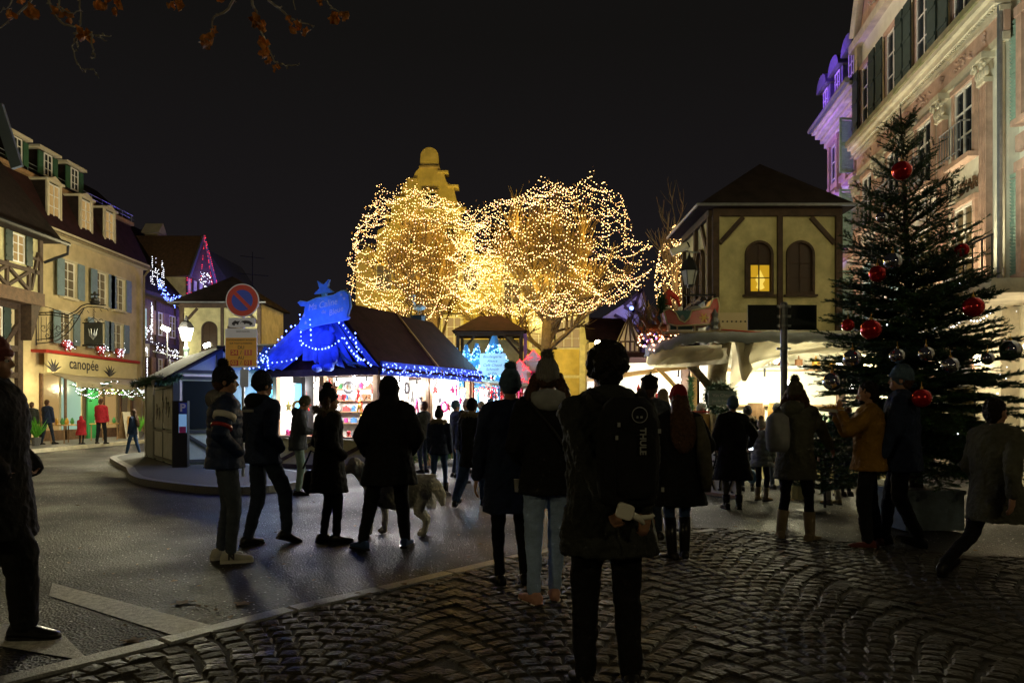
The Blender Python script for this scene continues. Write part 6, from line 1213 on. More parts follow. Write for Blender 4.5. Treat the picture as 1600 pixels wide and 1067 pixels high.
for u in (13.3, 15.4, 17.5, 1.8):
    b = MB(); o_ = [(u-.6, .1), (u+.6, .1)]+[(u+.6*math.cos(t), 2.15+.6*math.sin(t)) for t in np.linspace(0, PI, 12)]; b.prism(o_, -.06, -.035); so_ = b.build('shop_arch', 'dark_glass', TH)
    b = MB(); b.box(u-.02, u+.02, -.09, -.06, .1, 2.7); b.box(u-.58, u+.58, -.085, -.06, 2.1, 2.16); b.box(u-.58, u+.58, -.085, -.06, .6, .66); b.build('glazing_bars', 'timber_brown', so_)
    b = MB(); b.tube([(u-.68, -.07, .1), (u-.68, -.07, 2.15)]+[(u+.68*math.cos(t), -.07, 2.15+.68*math.sin(t)) for t in np.linspace(PI, 0, 13)]+[(u+.68, -.07, .1)], .075, 5); b.build('arch_moulding', 'pink_stone', TH)
for (a, b, y) in ((-.05, 3.6, -.14), (3.5, 12.1, -.5), (12.0, 22, -.14)): B_('string_course', 'pale_stone', a, b, y, .0, 3.35, 3.6)
B_('moulding', 'pink_stone', -.05, 3.6, -.1, 0, 6.25, 6.5); B_('moulding', 'pink_stone', -.05, 3.6, -.1, 0, 8.9, 9.1); B_('moulding', 'pink_stone', 12.05, 22, -.1, 0, 6.2, 6.5)
# main cornice
for y, z0, z1, m in ((-.33, 8.3, 8.45, 'pale_stone'), (-.31, 8.47, 8.85, 'pink_stone'), (-.38, 8.85, 8.95, 'pale_stone'), (-.48, 8.98, 9.10, 'pale_stone'), (-.58, 9.10, 9.21, 'pale_stone'), (-.64, 9.21, 9.35, 'moss_stone')): B_('cornice', m, 3.8, 12.1, y, -.2, z0, z1)
b = MB(); [b.box(3.55+i*.1, 3.6+i*.1, -.43, -.38, 8.951, 8.98) for i in range(85)]; b.build('dentils', 'pale_stone', TH, kind='stuff')
def ornament(u, z, w, h, y, m='pink_stone', n=9):
    b = MB()
    for k in range(n):
        x = u+random.uniform(-w, w)/2; zz = z+random.uniform(-h, h)/2; r_ = random.uniform(.4, .8)*h*.35; s = random.choice((-1, 1))
        b.tube([(x+s*(r_*(1-.09*q))*math.cos(q*.7), y, zz+(r_*(1-.09*q))*math.sin(q*.7)) for q in range(9)], [.022*(1-.06*q) for q in range(9)], 4)
    for k in range(n): b.sphere((u+random.uniform(-w, w)/2, y, z+random.uniform(-h, h)/2), (.035, .03, .03), 6, 4)
    b.build('carved_ornament', m, TH, kind='stuff')
for u in (4.7, 6.65, 8.55, 10.5): ornament(u, 8.66, .75, .26, -.33, n=7)
for u in (5.7, 7.6, 9.53, 11.42): ornament(u, 8.66, .16, .2, -.34, n=3)
# fluted pilasters
for u in (3.85, 5.7, 7.6, 9.53, 11.42):
    w = .27; b = MB(); b.box(u-w/2, u+w/2, -.36, -.25, 3.95, 7.75); p_ = b.build('pilaster', 'pink_stone', TH)
    b = MB(); [b.box(u-w/2+.012+i*.06, u-w/2+.04+i*.06, -.385, -.36, 4.1, 7.7) for i in range(5)]; b.build('fluting', 'pink_stone', p_)
    MB().box(u-w/2-.06, u+w/2+.06, -.46, -.25, 3.6, 3.95).build('pilaster_base', 'pale_stone', p_)
    b = MB(); b.box(u-w/2-.02, u+w/2+.02, -.42, -.25, 7.75, 7.84); b.box(u-w/2-.1, u+w/2+.1, -.50, -.25, 8.18, 8.299)
    for s in (-1, 1): b.tube([(u+s*(w/2+.0)+s*(.11-.011*q)*math.cos(q*.75), -.46, 8.06+(.11-.011*q)*math.sin(q*.75)) for q in range(9)], .03, 5)
    for k_ in range(5): b.sphere((u-w/2+.045+k_*.09, -.42, 7.92), (.05, .05, .1), 6, 5)
    b.build('capital', 'pale_stone', p_)
# windows of the central block
def balcony(u, w, z, y0, h=.62, d=.18, name='balcony'):
    b = MB(); n = int(w/.11)
    for i in range(n+1): b.cyl((u-w/2+w*i/n, y0-d, z), (u-w/2+w*i/n, y0-d, z+h), .012, n=4)
    b.tube([(u-w/2, y0, z+h), (u-w/2, y0-d, z+h), (u+w/2, y0-d, z+h), (u+w/2, y0, z+h)], .018, 5, True); b.tube([(u-w/2, y0-d, z+.05), (u+w/2, y0-d, z+.05)], .014, 4); b.build(name, 'zinc', TH)
for i, u in enumerate((4.7, 6.65, 8.55, 10.5)):
    window(TH, u, 6.6, .8, 1.5, -.25, 2, 3, glass='glass_dark', surround='pink_stone', sw=.11, proj=.08, sill='pink_stone', thick=.06)
    balcony(u, .95, 6.62, -.40)
    window(TH, u, 3.95, .82, 1.7, -.25, 2, 3, glass=('glass_cyan', 'glass_cyan', 'glass_warm', 'glass_dim')[i], surround='pink_stone', sw=.11, proj=.08, thick=.06)
    balcony(u, .95, 3.65, -.40, .5, .12)
    window(TH, u, 9.55, .85, 1.75, -.25, 2, 3, glass='glass_dark', surround='pink_stone', sw=.14, proj=.08, shutter='shutter_dark', sh_open=.0)
for u, s in ((6.65, 'JEANNE'), (10.5, "D'ARC"), (4.7, 'MAISON')): text(s, .34, 'timber_brown', TH, (u+.22, -.262, 6.02), (R(90), 0, 0), .012, bold=.012)
b = MB(); n = 34
b.box(8.9, 13.6, -1.25, -1.22, 3.62, 3.66); b.tube([(8.9, -1.23, 4.35), (13.6, -1.23, 4.35)], .02, 5)
for i in range(15): b.cyl((8.9+i*.335, -1.23, 3.62), (8.9+i*.335, -1.23, 4.35), .014, n=5)
b.build('terrace_railing', 'iron', TH); B_('terrace_slab', 'pale_stone', 8.8, 13.7, -1.3, -.02, 3.36, 3.6)
# upper attic, pediment with relief
B_('attic_moulding', 'pale_stone', 3.5, 12.1, -.45, -.1, 12.1, 12.35)
b = MB(); b.prism([(3.95, 12.35), (12.0, 12.35), (10.8, 14.1), (9.3, 15.3), (7.8, 15.8), (6.3, 15.3), (4.8, 14.1)], -.3, 2); b.build('pediment', 'pink_stone', TH)
b = MB(); b.tube([(3.9, -.4, 12.4), (4.75, -.4, 14.2), (6.25, -.4, 15.45), (7.8, -.4, 15.95), (9.35, -.4, 15.45), (10.85, -.4, 14.2), (12.1, -.4, 12.4)], .16, 6); b.build('pediment_edge', 'pale_stone', TH)
for u, z, w, h in ((5.6, 13.1, 1.2, 1.0), (7.8, 13.8, 2.2, 1.8), (9.9, 13.1, 1.2, 1.0), (7.8, 12.8, 3, .6)): ornament(u, z, w, h, -.36, 'moss_stone' if u == 0 else 'pale_stone', 16)
B_('console', 'pale_stone', 3.9, 4.1, -.4, -.25, 9.36, 12.05)
# wings: eaves, gutters, dormers
for a, c in ((-.3, 3.85), (12.1, 22.2)):
    for y, z0, z1 in ((-.12, 10.6, 10.75), (-.25, 10.77, 10.9), (-.42, 10.92, 11.05), (-.54, 11.07, 11.2)): B_('eave_moulding', 'pale_stone', a, c, y, .3, z0, z1)
    MB().tube([(a, -.6, 11.22), (c, -.6, 11.22)], .09, 7).build('gutter', 'zinc', TH)
b = MB(); b.add([(-.3, -.5, 11.22), (3.9, -.5, 11.22), (3.9, 1.5, 14.3), (-.3, 1.5, 14.3), (3.9, 5, 16), (-.3, 5, 16)], [(0,1,2,3), (3,2,4,5)]); b.build('mansard_roof', 'roof_dark', TH)
b = MB(); b.add([(12.0, -.6, 11.62), (22, -.6, 11.62), (22, 1.5, 14.8), (12.0, 1.5, 14.8)], [(0,1,2,3)]); b.build('mansard_roof', 'roof_dark', TH)
for u in (.35, 1.7, 3.1):
    b = MB(); b.box(u-.4, u+.4, -.2, 1.4, 11.25, 12.5); d = b.build('dormer', 'zinc', TH); b = MB(); b.prism([(u-.55, 12.5)]+[(u+.55*math.cos(t), 12.5+.4*math.sin(t)) for t in np.linspace(PI, 0, 9)]+[(u+.55, 12.45), (u-.55, 12.45)], -.4, 1.2); b.build('dormer_hood', 'zinc', d)
    window(d, u, 11.35, .5, 1.05, -.2, 2, 3, depth=.02, thick=.05)
# wing windows with louvred shutters
def lshut(u, z, h, ang, w=.5, m='shutter_mint'):
    S = Matrix.Translation((u, -.06, z)) @ Matrix.Rotation(ang, 4, 'Z'); b = MB()
    for q in ((0, .06, 0, h), (w-.06, w, 0, h), (.06, w-.06, 0, .07), (.06, w-.06, h-.07, h), (.06, w-.06, h*.48, h*.53)): b.box(q[0], q[1], -.02, .02, q[2], q[3], S)
    o = b.build('shutter', m, TH); sl = MB(); k = int(h/.07)
    for q in range(k): zz = .08+(h-.16)*q/k; sl.add([(.06, -.022, zz), (w-.06, -.022, zz), (w-.06, .018, zz+.045), (.06, .018, zz+.045), (.06, -.014, zz-.008), (w-.06, -.014, zz-.008), (w-.06, .026, zz+.037), (.06, .026, zz+.037)], [(0,1,2,3), (7,6,5,4), (0,4,5,1), (3,2,6,7)], S)
    sl.build('slats', m, o, kind='stuff')
for z, h in ((8.7, 1.7), (6.4, 1.8), (4.0, 1.7)):
    for u in (.75, 2.55):
        window(TH, u, z, .75, h, 0, 2, 3, surround='pink_stone', sw=.16, sill='pink_stone', depth=.15, glass='glass_dark')
    lshut(2.95, z, h, R(-75), .55); lshut(2.15, z, h, R(-115), .5) if z < 8.6 else lshut(2.95+.35, z, h, R(-8), .5)
for z, h in ((9.2, 1.6), (6.75, 1.9), (3.9, 1.9)):
    for u in (12.75, 14.8, 16.9):
        window(TH, u, z, .8, h, 0, 2, 3, surround='pink_stone', sw=.18, sill='pink_stone', depth=.15, glass='glass_dark' if z > 4 else 'glass_warm'); lshut(u-.42, z, h, R(-165), .5); lshut(u+.42, z, h, R(-15), .5)
MB().tube([(12.02, -.35, 9.4), (12.02, -.35, 3.7)], .05, 6).build('drainpipe', 'zinc', TH)
for z, u in ((3.75, 11.42), (3.75, 9.53)):
    q = MB(); q.box(u-.14, u+.14, -.82, -.7, 3.62, 3.72, None); fo = q.build('uplighter', 'iron', TH); MB().box(u-.12, u+.12, -.81, -.71, 3.721, 3.73).build('lens', 'lamp_warm', fo)
FM = Matrix.Translation(FO) @ Matrix.Rotation(FA, 4, 'Z')
def fl_(u, y, z, e, c, aim=None, spot=100, r=.1):
    if aim: lamp('facade_uplight', FM @ Vector((u, y, z)), e, c, r, 'SPOT', aim=FM @ Vector(aim), spot=spot, blend=.9)
    else: lamp('facade_uplight', FM @ Vector((u, y, z)), e, c, r)
for u in (11.42, 9.53, 7.6, 5.7): fl_(u, -.95, 3.75, 170, (1, .88, .56), (u, -.3, 8.5), 120)
for u, c in ((10.5, (1, .8, .5)), (8.55, (.8, 1, .75)), (6.65, (.75, 1, .85)), (4.7, (1, .85, .5))): fl_(u, -1.0, 3.75, 80, c, (u, -.3, 7.5), 120)
fl_(9.2, -4.5, 5.0, 2600, (.96, 1, .8), (9.2, 0, 7.6), 96, .3); fl_(14.5, -4.0, 4.0, 900, (.95, 1, .78), (14.5, 0, 7.5), 110, .3)
fl_(1.0, -2.6, 5.0, 1400, (.26, .15, 1), (1.0, 0, 9.8), 85, .1); fl_(1.8, -3.5, 12.6, 1200, (.22, .07, 1), (1.4, 0, 12.4), 80, .1); fl_(3.0, -3, 9, 60, (1, .6, .3), (3.2, 0, 9.5), 60, .1)
fl_(2.6, -1.3, 3.9, 60, (1, .72, .35), (2.6, 0, 5.5), 120, .1)
fl_(8.5, -6, 9, 750, (1, .84, .66), (8.5, 0, 12.5), 75, .4)
for u, z in ((13.2, 2.4), (11.4, 2.3), (9.6, 2.3)):
    b = MB(); b.lathe([(.05, 0), (.09, .12), (.02, .2)], (u, -.45, z), 6); o = b.build('wall_sconce', 'lamp_warm', TH); lamp('sconce_light', FM @ Vector((u, -.65, z+.1)), 22, (1, .8, .5), .06)
NL = thing('light_curtain', 'warm fairy lights behind the first floor window of the cream facade', 'lights', FO, FA); bulbs([(10.5+.33+random.uniform(-.03, .03), -.2, 4.1+i*.055) for i in range(30)]+[(12.75+random.uniform(-.35, .35), .08, 3.9+i*.04) for i in range(45)], .014, 'bulb_warm', NL)
NL = thing('light_string', 'white bulbs strung along the ground arches of the cream facade', 'lights', FO, FA)
bulbs([(4.0+i*.12, -.75, 3.2-.12*abs(math.sin(i*.35))) for i in range(72)], .02, 'bulb_white', NL)
lamp('arcade_glow', FM @ Vector((5.5, -1.2, 2.2)), 60, (.9, .95, 1), .2); lamp('arcade_glow', FM @ Vector((8.5, -1.2, 2.2)), 30, (1, .85, .6), .2)
# ============================================================ CHRISTMAS TREE
TX, TY = 4.86, 8.85
PB = thing('planter_box', 'square grey metal planter box holding the big christmas tree', 'planter', (4.85, 8.82, 0), R(3))
b = MB(); w = .35; b.box(-w, w, -w, w, .03, .44); b.build('body', 'planter', PB); MB().box(-w-.015, w+.015, -w-.015, w+.015, .44, .49).build('rim', 'planter', PB); MB().box(-w+.03, w-.03, -w+.03, w-.03, .491, .494).build('soil', 'bark_dark', PB)
XT = thing('christmas_tree', 'tall fir christmas tree hung with red and silver balls in a grey planter', 'tree', (TX, TY, .49)); random.seed(21)
HT = 4.55
def tx(z): return -.19*(z/HT)**1.2
b = MB(); b.tube([(tx(z), 0, z) for z in np.linspace(0, HT, 10)], [.07*(1-t)+.008 for t in np.linspace(0, 1, 10)], 8); b.build('trunk', 'bark_dark', XT, smooth=True)
prof_z = [0, .3, .8, 1.3, 1.8, 2.3, 2.8, 3.3, 3.7, 4.0, 4.35]; prof_r = [.85, .96, 1.22, 1.12, .93, .77, .62, .46, .31, .2, .05]
br = MB(); NV = []; NL_ = []; NVl = []
def needles(p0, p1, n, L, out):
    d = (p1-p0); ln = d.length
    if ln < 1e-4: return
    d.normalize(); a = d.orthogonal().normalized(); c = d.cross(a)
    for _ in range(n):
        t = random.random(); an = random.uniform(0, 2*PI); r_ = a*math.cos(an)+c*math.sin(an); r_.z = r_.z*.75+.12; q = p0+d*(t*ln); e = q+(r_*.8+d*.65).normalized()*L*random.uniform(.7, 1.15); s = d.cross(r_).normalized()*.0046
        out.append((q-s, q+s, e))
def fir_branch(p, az, L, el, out):
    d = Vector((math.cos(az), math.sin(az), math.tan(el))).normalized(); n = max(3, int(L/.13)); pts = [p]; dd = d.copy()
    for i in range(n): dd = (dd+Vector((0, 0, -.02+.012*i/n*2))+Vector((random.gauss(0, .025), random.gauss(0, .025), random.gauss(0, .02)))).normalized(); pts.append(pts[-1]+dd*L/n)
    br.tube(pts, [.014*(1-.8*i/n)*(.5+L*.6) for i in range(n+1)], 4, False)
    side = Vector((-d.y, d.x, 0)).normalized()
    for i in range(1, n+1):
        q = pts[i]; rem = 1-i/(n+.8); f0 = i/n
        if f0 > .18: needles(pts[i-1], q, int(44*(L/n)/.13), .042, out)
        if f0 < .22 and L > .5: continue
        for s in (-1, 1):
            for rep in range(2):
                l2 = min(.42, .12+L*.36*rem)*random.uniform(.7, 1.1); e = (dd*.75+side*s*random.uniform(.75, 1.0)+Vector((0, 0, random.uniform(-.12, .22)))).normalized(); q0 = q+dd*(rep*.06); q1 = q0+e*l2
                br.tube([q0, q1], [.005, .002], 3, False); needles(q0, q1, int(l2*230), .038, out)
                if l2 > .2:
                    for s2 in (-1, 1):
                        e2 = (e+side.cross(Vector((0, 0, 1)))*s2*.7*-1).normalized(); m_0 = q0.lerp(q1, .5); needles(m_0, m_0+e2*l2*.5, int(l2*80), .034, out)
z = .34
while z < HT-.12:
    Rz = float(np.interp(z, prof_z, prof_r)); top = z/HT; nb = 5 if top > .82 else (7 if top > .6 else 13 if top > .15 else 9); off = random.uniform(0, 6.3)
    for k in range(nb):
        az = off+2*PI*k/nb+random.uniform(-.2, .2); L = Rz*random.uniform(.82, 1.12) if random.random() < .85 else Rz*.6; el = R(-17+75*top+random.uniform(-7, 7)); L = L/max(.4, math.cos(el)*1.02)
        fir_branch(Vector((tx(z), 0, z)), az, L*.96, el, NV if random.random() < .8 else NVl)
    z += random.uniform(.10, .14) if top < .5 else random.uniform(.17, .24) if top < .7 else random.uniform(.25, .33)
needles(Vector((tx(4.2), 0, 4.2)), Vector((tx(HT), 0, HT+.05)), 60, .03, NV)
br.build('branches', 'bark_dark', XT)
def ntri(name, L_, m): 
    V = np.array([[tuple(a), tuple(b_), tuple(c)] for a, b_, c in L_], dtype=np.float32).reshape(-1, 3); F = np.arange(len(V)).reshape(-1, 3); return np_mesh(name, V, F, m, XT, 'stuff')
ntri('needles', NV, 'needle'); ntri('young_needles', NVl, 'needle_light'); print('needles', len(NV)+len(NVl))
balls = [(1409, 267, 15, 'ball_red', 8.35), (1503, 391, 11, 'ball_red', 8.5), (1521, 480, 16, 'ball_red', 7.75), (1361, 515, 16, 'ball_red', 7.6), (1325, 508, 10, 'ball_red', 8.2), (1371, 428, 13, 'ball_red', 8.1), (1440, 622, 15, 'ball_red', 7.3),
         (1378, 340, 9, 'ball_silver', 8.4), (1395, 409, 14, 'ball_silver', 7.85), (1332, 560, 14, 'ball_silver', 7.8), (1447, 553, 12, 'ball_silver', 7.3), (1485, 571, 13, 'ball_silver', 7.3), (1579, 547, 16, 'ball_silver', 8.3), (1300, 596, 14, 'ball_silver', 8.0), (1402, 556, 12, 'ball_silver', 7.6), (1543, 560, 10, 'ball_silver', 7.8)]
hint = ['near the top of the christmas tree', 'at the right tip of an upper branch', 'large and bright at the right of the fir, middle height', 'large at the left of the fir, lower half', 'small at the far left branch tip beside the chalet', 'dim inside the left middle branches', 'low and half hidden in front of the fir', 'small at the upper left of the fir', 'large mirror-like ball left of the trunk, mid height', 'at the left edge of the fir over the eating man', 'in the middle of the lower fir', 'right of the middle in the lower fir', 'at the far right branch tip', 'hanging at the left over the stall light', 'left of the middle in the lower fir', 'lower right between dark branches']
for (px, py, r_, m_, Y), h_ in zip(balls, hint):
    p = at(px, py, Y); r = r_/FPX*Y; o = MB().sphere((0, 0, 0), r, 28, 18).build('bauble', m_, smooth=True); o.location = p; tag(o, ('red' if 'red' in m_ else 'silver')+' bauble '+h_, 'bauble', 'baubles on the christmas tree')
    MB().cyl((0, 0, r*.97), (0, 0, r+.018), r*.16, r*.14, 10).tube([(0, 0, r+.015), (0, 0, r+.07)], .003, 4).build('cap', 'product_gold', o)
bulbs([(random.uniform(-.9, .9), random.uniform(-.9, .3), random.uniform(.6, 2.6)) for _ in range(26)], .008, 'bulb_white', XT)
# small fir and table in front of the stall
T = thing('small_fir', 'small dark fir standing beside the stall table', 'tree', (4.55, 10.7, 0)); br = MB(); out = []
save = br
for z in np.arange(.25, 1.2, .12):
    for k in range(7): fir_branch(Vector((0, 0, z)), random.uniform(0, 6.3), .5*(1.35-z), R(15), out)
br.tube([(0, 0, 0), (0, 0, 1.3)], .02, 5); br.build('branches', 'bark_dark', T); V = np.array([[tuple(a), tuple(b_), tuple(c)] for a, b_, c in out], dtype=np.float32).reshape(-1, 3); np_mesh('needles', V, np.arange(len(V)).reshape(-1, 3), 'needle', T, 'stuff')
T = thing('standing_table', 'round standing table draped dark beside the small fir', 'table', (4.15, 10.2, 0)); MB().lathe([(.3, 1.0), (.3, 1.03)], n=20).build('table_top', 'iron', T); MB().cyl((0, 0, 0), (0, 0, 1.0), .035, n=8).build('leg', 'iron', T); MB().lathe([(.25, 0), (.2, .03)], n=14).build('foot', 'iron', T)
b = MB(); b.lathe([(.14, 0), (.16, .3), (.17, .3)], n=12); o = b.build('flower_pot', 'plaster_chalet'); o.location = (4.62, 11.8, 0); tag(o, 'yellowish bin standing before the food stall counter', 'bin'); o.scale = (1.4, 1.4, 1.5)
# ============================================================ OVERHANGING TWIGS, TOP LEFT
def overhang(name, lb, segs, leaves, Y, side=(), m='twig_grey'):
    p0 = at(segs[0][0][0], segs[0][0][1], Y); T = thing(name, lb, 'branch', p0); b = MB()
    for i, sg_ in enumerate(segs):
        P = [at(x, y, Y+.25*math.sin(i+j*.6))-p0 for j, (x, y) in enumerate(sg_)]; P = spline(P, 4); n = len(P); P = [q+Vector((random.gauss(0, .004), random.gauss(0, .004), random.gauss(0, .004))) for q in P]
        r0 = .011 if i == 0 else .007; b.tube(P, [r0*(1-.75*j/n) for j in range(n)], 5)
        for j in range(1, n-1, 3): d = Vector((random.gauss(0, 1), random.gauss(0, .6), random.gauss(-.2, .7))).normalized(); b.tube([P[j], P[j]+d*.022], [.004, .006], 4)
    b.build('twig', m, T)
    for (x, y, s) in leaves:
        c = at(x, y, Y+random.uniform(-.1, .1))-p0; l = MB()
        for k in range(3):
            a0 = random.uniform(0, 6.3); mm = mtx(c+Vector((random.gauss(0, .012), random.gauss(0, .02), random.gauss(0, .012))), a0, random.uniform(.6, 2.2), random.uniform(-1, 1)); S = s/FPX*Y*random.uniform(.7, 1.05)
            g = []; nn = 5
            for i in range(nn):
                for j in range(nn): u_ = i/(nn-1)*2-1; v_ = j/(nn-1)*2-1; w_ = (1-.35*abs(v_)-.25*(v_ < 0)*abs(v_)); g.append((u_*w_*S*.75, v_*S, .5*S*(u_*u_)+.3*S*math.sin(v_*3+u_*2)))
            l.add(g, [(i*nn+j, i*nn+j+1, (i+1)*nn+j+1, (i+1)*nn+j) for i in range(nn-1) for j in range(nn-1)], mm)
        o = l.build('dead_leaf', 'dead_leaf', T, smooth=False)
overhang('overhanging_branch', 'bare twigs with curled orange leaves at the top left corner', [[(62, -60), (60, -20), (40, 12), (18, 30), (-20, 60)], [(30, -60), (20, 0), (0, 20)]], [(14, 26, 9), (45, 20, 10), (30, -5, 9)], 5.2)
overhang('overhanging_branch', 'longest drooping twig near the top left, hooked at its end', [[(70, -60), (78, 5), (95, 35), (120, 42), (126, 48), (150, 56), (175, 57)], [(118, -60), (124, 0), (126, 40), (115, 60), (115, 80), (122, 100), (132, 109), (147, 109), (153, 121)], [(128, 45), (120, 60), (121, 76)], [(142, 52), (144, 75), (148, 88), (143, 90)], [(100, -40), (92, 10), (108, 20), (130, 18)], [(150, 56), (168, 66)]], [(85, 15, 8), (108, 24, 11), (128, 55, 11), (153, 5, 9), (183, 6, 9), (178, 18, 6), (172, 2, 7)], 5.0)
overhang('overhanging_branch', 'twig with one thick leaf cluster right of the hooked twig', [[(375, -60), (365, 0), (350, 20), (333, 30), (330, 50), (322, 62)]], [(321, 62, 13), (331, 46, 7), (280, 9, 9), (268, 6, 8), (343, -3, 8)], 5.0)
overhang('overhanging_branch', 'drooping twig strung with small orange leaves ending in a bare tip', [[(400, -60), (394, 0), (400, 18), (407, 45), (420, 75), (430, 95), (445, 103), (468, 100)]], [(398, 35, 9), (408, 40, 9), (412, 62, 10), (412, 84, 8), (424, 98, 7), (433, 108, 6)], 4.8)
overhang('overhanging_branch', 'rightmost bare twigs with a few shrivelled leaves at the top edge', [[(410, -60), (420, 0), (440, 15), (455, 30), (470, 36), (490, 40)], [(500, -60), (510, 0), (525, 15), (537, 24)], [(458, -40), (460, 15)]], [(455, 34, 7), (466, 42, 7), (475, 50, 8), (520, 27, 9), (534, 30, 7), (498, 4, 6)], 4.9)
# ============================================================ PEOPLE
random.seed(5)
_defm = defm
def defm(k, *a, **kw): kw.setdefault('spec', .22); _defm(k, *a, **kw)
defm('skin', (.45, .25, .16), .5, var=.08, scale=10); defm('skin_dark', (.30, .16, .10), .5)
defm('cloth_black', (.009, .009, .0105), .85, var=.3, scale=12, bump=.25, bscale=60); defm('cloth_navy', (.018, .028, .065), .8, var=.25, scale=10, bump=.4, bscale=60)
defm('cloth_coal', (.028, .030, .027), .8, var=.3, scale=9, bump=.5, bscale=45); defm('puffer_navy', (.016, .03, .085), .55, var=.2, scale=7, bump=.3, bscale=30); defm('cloth_bluegrey', (.05, .06, .075), .8, var=.25, scale=9, bump=.4, bscale=50)
defm('cloth_olive', (.10, .10, .07), .8, var=.2, scale=9, bump=.4, bscale=50); defm('mustard', (.30, .155, .02), .7, var=.2, scale=7, bump=.4, bscale=40); defm('cloth_light', (.32, .33, .33), .8, var=.15, scale=9)
defm('jeans_dark', (.022, .032, .055), .85, var=.25, scale=14, bump=.4, bscale=90); defm('jeans_blue', (.035, .07, .17), .85, var=.25, scale=12, bump=.4, bscale=90); defm('jeans_light', (.34, .47, .75), .85, var=.18, scale=10, bump=.4, bscale=90)
defm('jeans_grey', (.07, .085, .11), .85, var=.2, scale=12, bump=.4, bscale=90); defm('trouser_teal', (.20, .30, .28), .85, var=.2, scale=10)
defm('red_coat', (.38, .02, .03), .8, var=.2, scale=9); defm('knit_grey', (.36, .34, .31), .95, var=.15, scale=20, bump=1, bscale=26, wave='X'); defm('knit_dark', (.03, .032, .04), .95, var=.2, scale=20, bump=1, bscale=26, wave='X')
defm('knit_blue', (.08, .13, .18), .95, var=.2, scale=20, bump=.8, bscale=26); defm('knit_olive', (.10, .09, .06), .95, var=.2, scale=20, bump=.8, bscale=26); defm('knit_red', (.26, .02, .02), .95, var=.2, scale=20, bump=.8, bscale=26); defm('knit_pale', (.55, .45, .38), .95, var=.2, scale=20, bump=.8, bscale=26)
defm('hair_black', (.012, .009, .007), .55, var=.4, scale=30, bump=1, bscale=50); defm('hair_brown', (.075, .035, .018), .5, var=.4, scale=30, bump=1, bscale=50); defm('hair_auburn', (.085, .038, .018), .5, var=.4, scale=30, bump=1, bscale=50)
defm('leather_black', (.012, .011, .011), .35, var=.2, scale=10, coat=.2); defm('boot_tan', (.28, .22, .13), .8, var=.2, scale=10); defm('shoe_white', (.62, .60, .52), .55, var=.1, scale=10); defm('shoe_pink', (.62, .33, .26), .6, var=.1, scale=20, bump=.3, bscale=80); defm('rubber_white', (.7, .68, .62), .6); defm('shoe_red', (.14, .035, .03), .6)
defm('fur_tan', (.30, .24, .15), .95, var=.3, scale=14); defm('fur_white', (.75, .73, .66), .9, var=.15, scale=14, bump=1, bscale=30); defm('sock_grey', (.16, .16, .17), .9)
M['phone_screen'] = emis('phone_screen', (.8, .9, 1), 3)
JOBS = []; TEX = {}
def job(mb, name, m, parent, vox, sm=2, noise=None, quilt=None, mirror=False):
    o = mb.build(name, m, parent); md = o.modifiers.new('r', 'REMESH'); md.mode = 'VOXEL'; md.voxel_size = vox; md.use_smooth_shade = True
    if sm: s = o.modifiers.new('s', 'SMOOTH'); s.factor = .5; s.iterations = sm
    if noise:
        for st, sc in noise:
            if sc not in TEX: t = bpy.data.textures.new('folds', 'CLOUDS'); t.noise_scale = sc; t.noise_depth = 2; TEX[sc] = t
            d = o.modifiers.new('d', 'DISPLACE'); d.texture = TEX[sc]; d.texture_coords = 'GLOBAL'; d.strength = st; d.mid_level = .5
    JOBS.append((o, quilt)); return o
def finish_jobs():
    dg = bpy.context.evaluated_depsgraph_get(); new = []
    for o, q in JOBS: new.append(bpy.data.meshes.new_from_object(o.evaluated_get(dg)))
    for (o, q), me in zip(JOBS, new):
        nm = o.data.name; o.modifiers.clear(); old = o.data; o.data = me; me.name = nm.split('.')[0]
        if q:
            n = len(me.vertices); co = np.empty(n*3, np.float32); me.vertices.foreach_get('co', co); co = co.reshape(-1, 3); no = np.empty(n*3, np.float32); me.vertices.foreach_get('normal', no); no = no.reshape(-1, 3)
            a, pitch = q; w = np.abs(np.sin(np.pi*co[:, 2]/pitch+.5*np.sin(co[:, 0]*9)))**.6*a*(1-np.abs(no[:, 2])); co += no*w[:, None]; me.vertices.foreach_set('co', co.ravel())
        me.polygons.foreach_set('use_smooth', [True]*len(me.polygons)); me.update()
    print('jobs', len(JOBS), 'verts', sum(len(m.vertices) for m in new))
def ik(a, t, l1, l2, pole):
    a = Vector(a); t = Vector(t); d = t-a; L = min(d.length, (l1+l2)*.999); d.normalize(); t2 = a+d*L
    x = (l1*l1-l2*l2+L*L)/(2*L); h = math.sqrt(max(0, l1*l1-x*x)); p = Vector(pole); p = (p-d*p.dot(d)); p = p.normalized() if p.length > 1e-5 else d.orthogonal().normalized()
    return a+d*x+p*h, t2
def hand(mb, w, d, n, side, s=1, curl=.6, palm=True):
    w = Vector(w); d = Vector(d).normalized(); n = Vector(n); n = (n-d*n.dot(d)).normalized(); x = d.cross(n)*side
    c = w+d*.045*s
    for k in range(4):
        o_ = x*(.027-.018*k)*s; mb.cone2(w+o_*.5+d*.01*s, w+o_+d*.08*s, .017*s, .0125*s, 6)
        L = (.036, .042, .039, .03)[k]*s; p = w+o_+d*.085*s; dd = d.copy()
        for j in range(3): dd = (dd*math.cos(curl*(.5+.3*j))+n*math.sin(curl*(.5+.3*j))).normalized(); q = p+dd*L*(1, .7, .5)[j]; mb.cone2(p, q, .0095*s, .008*s, 6); p = q
    p = w+x*.022*s+d*.02*s; dd = (d*.6+x*.75+n*.35).normalized(); q = p+dd*.04*s; mb.cone2(p, q, .0125*s, .0105*s, 6); dd2 = (dd+d*.6+n*.3).normalized(); mb.cone2(q, q+dd2*.03*s, .0105*s, .009*s, 6)
    return c
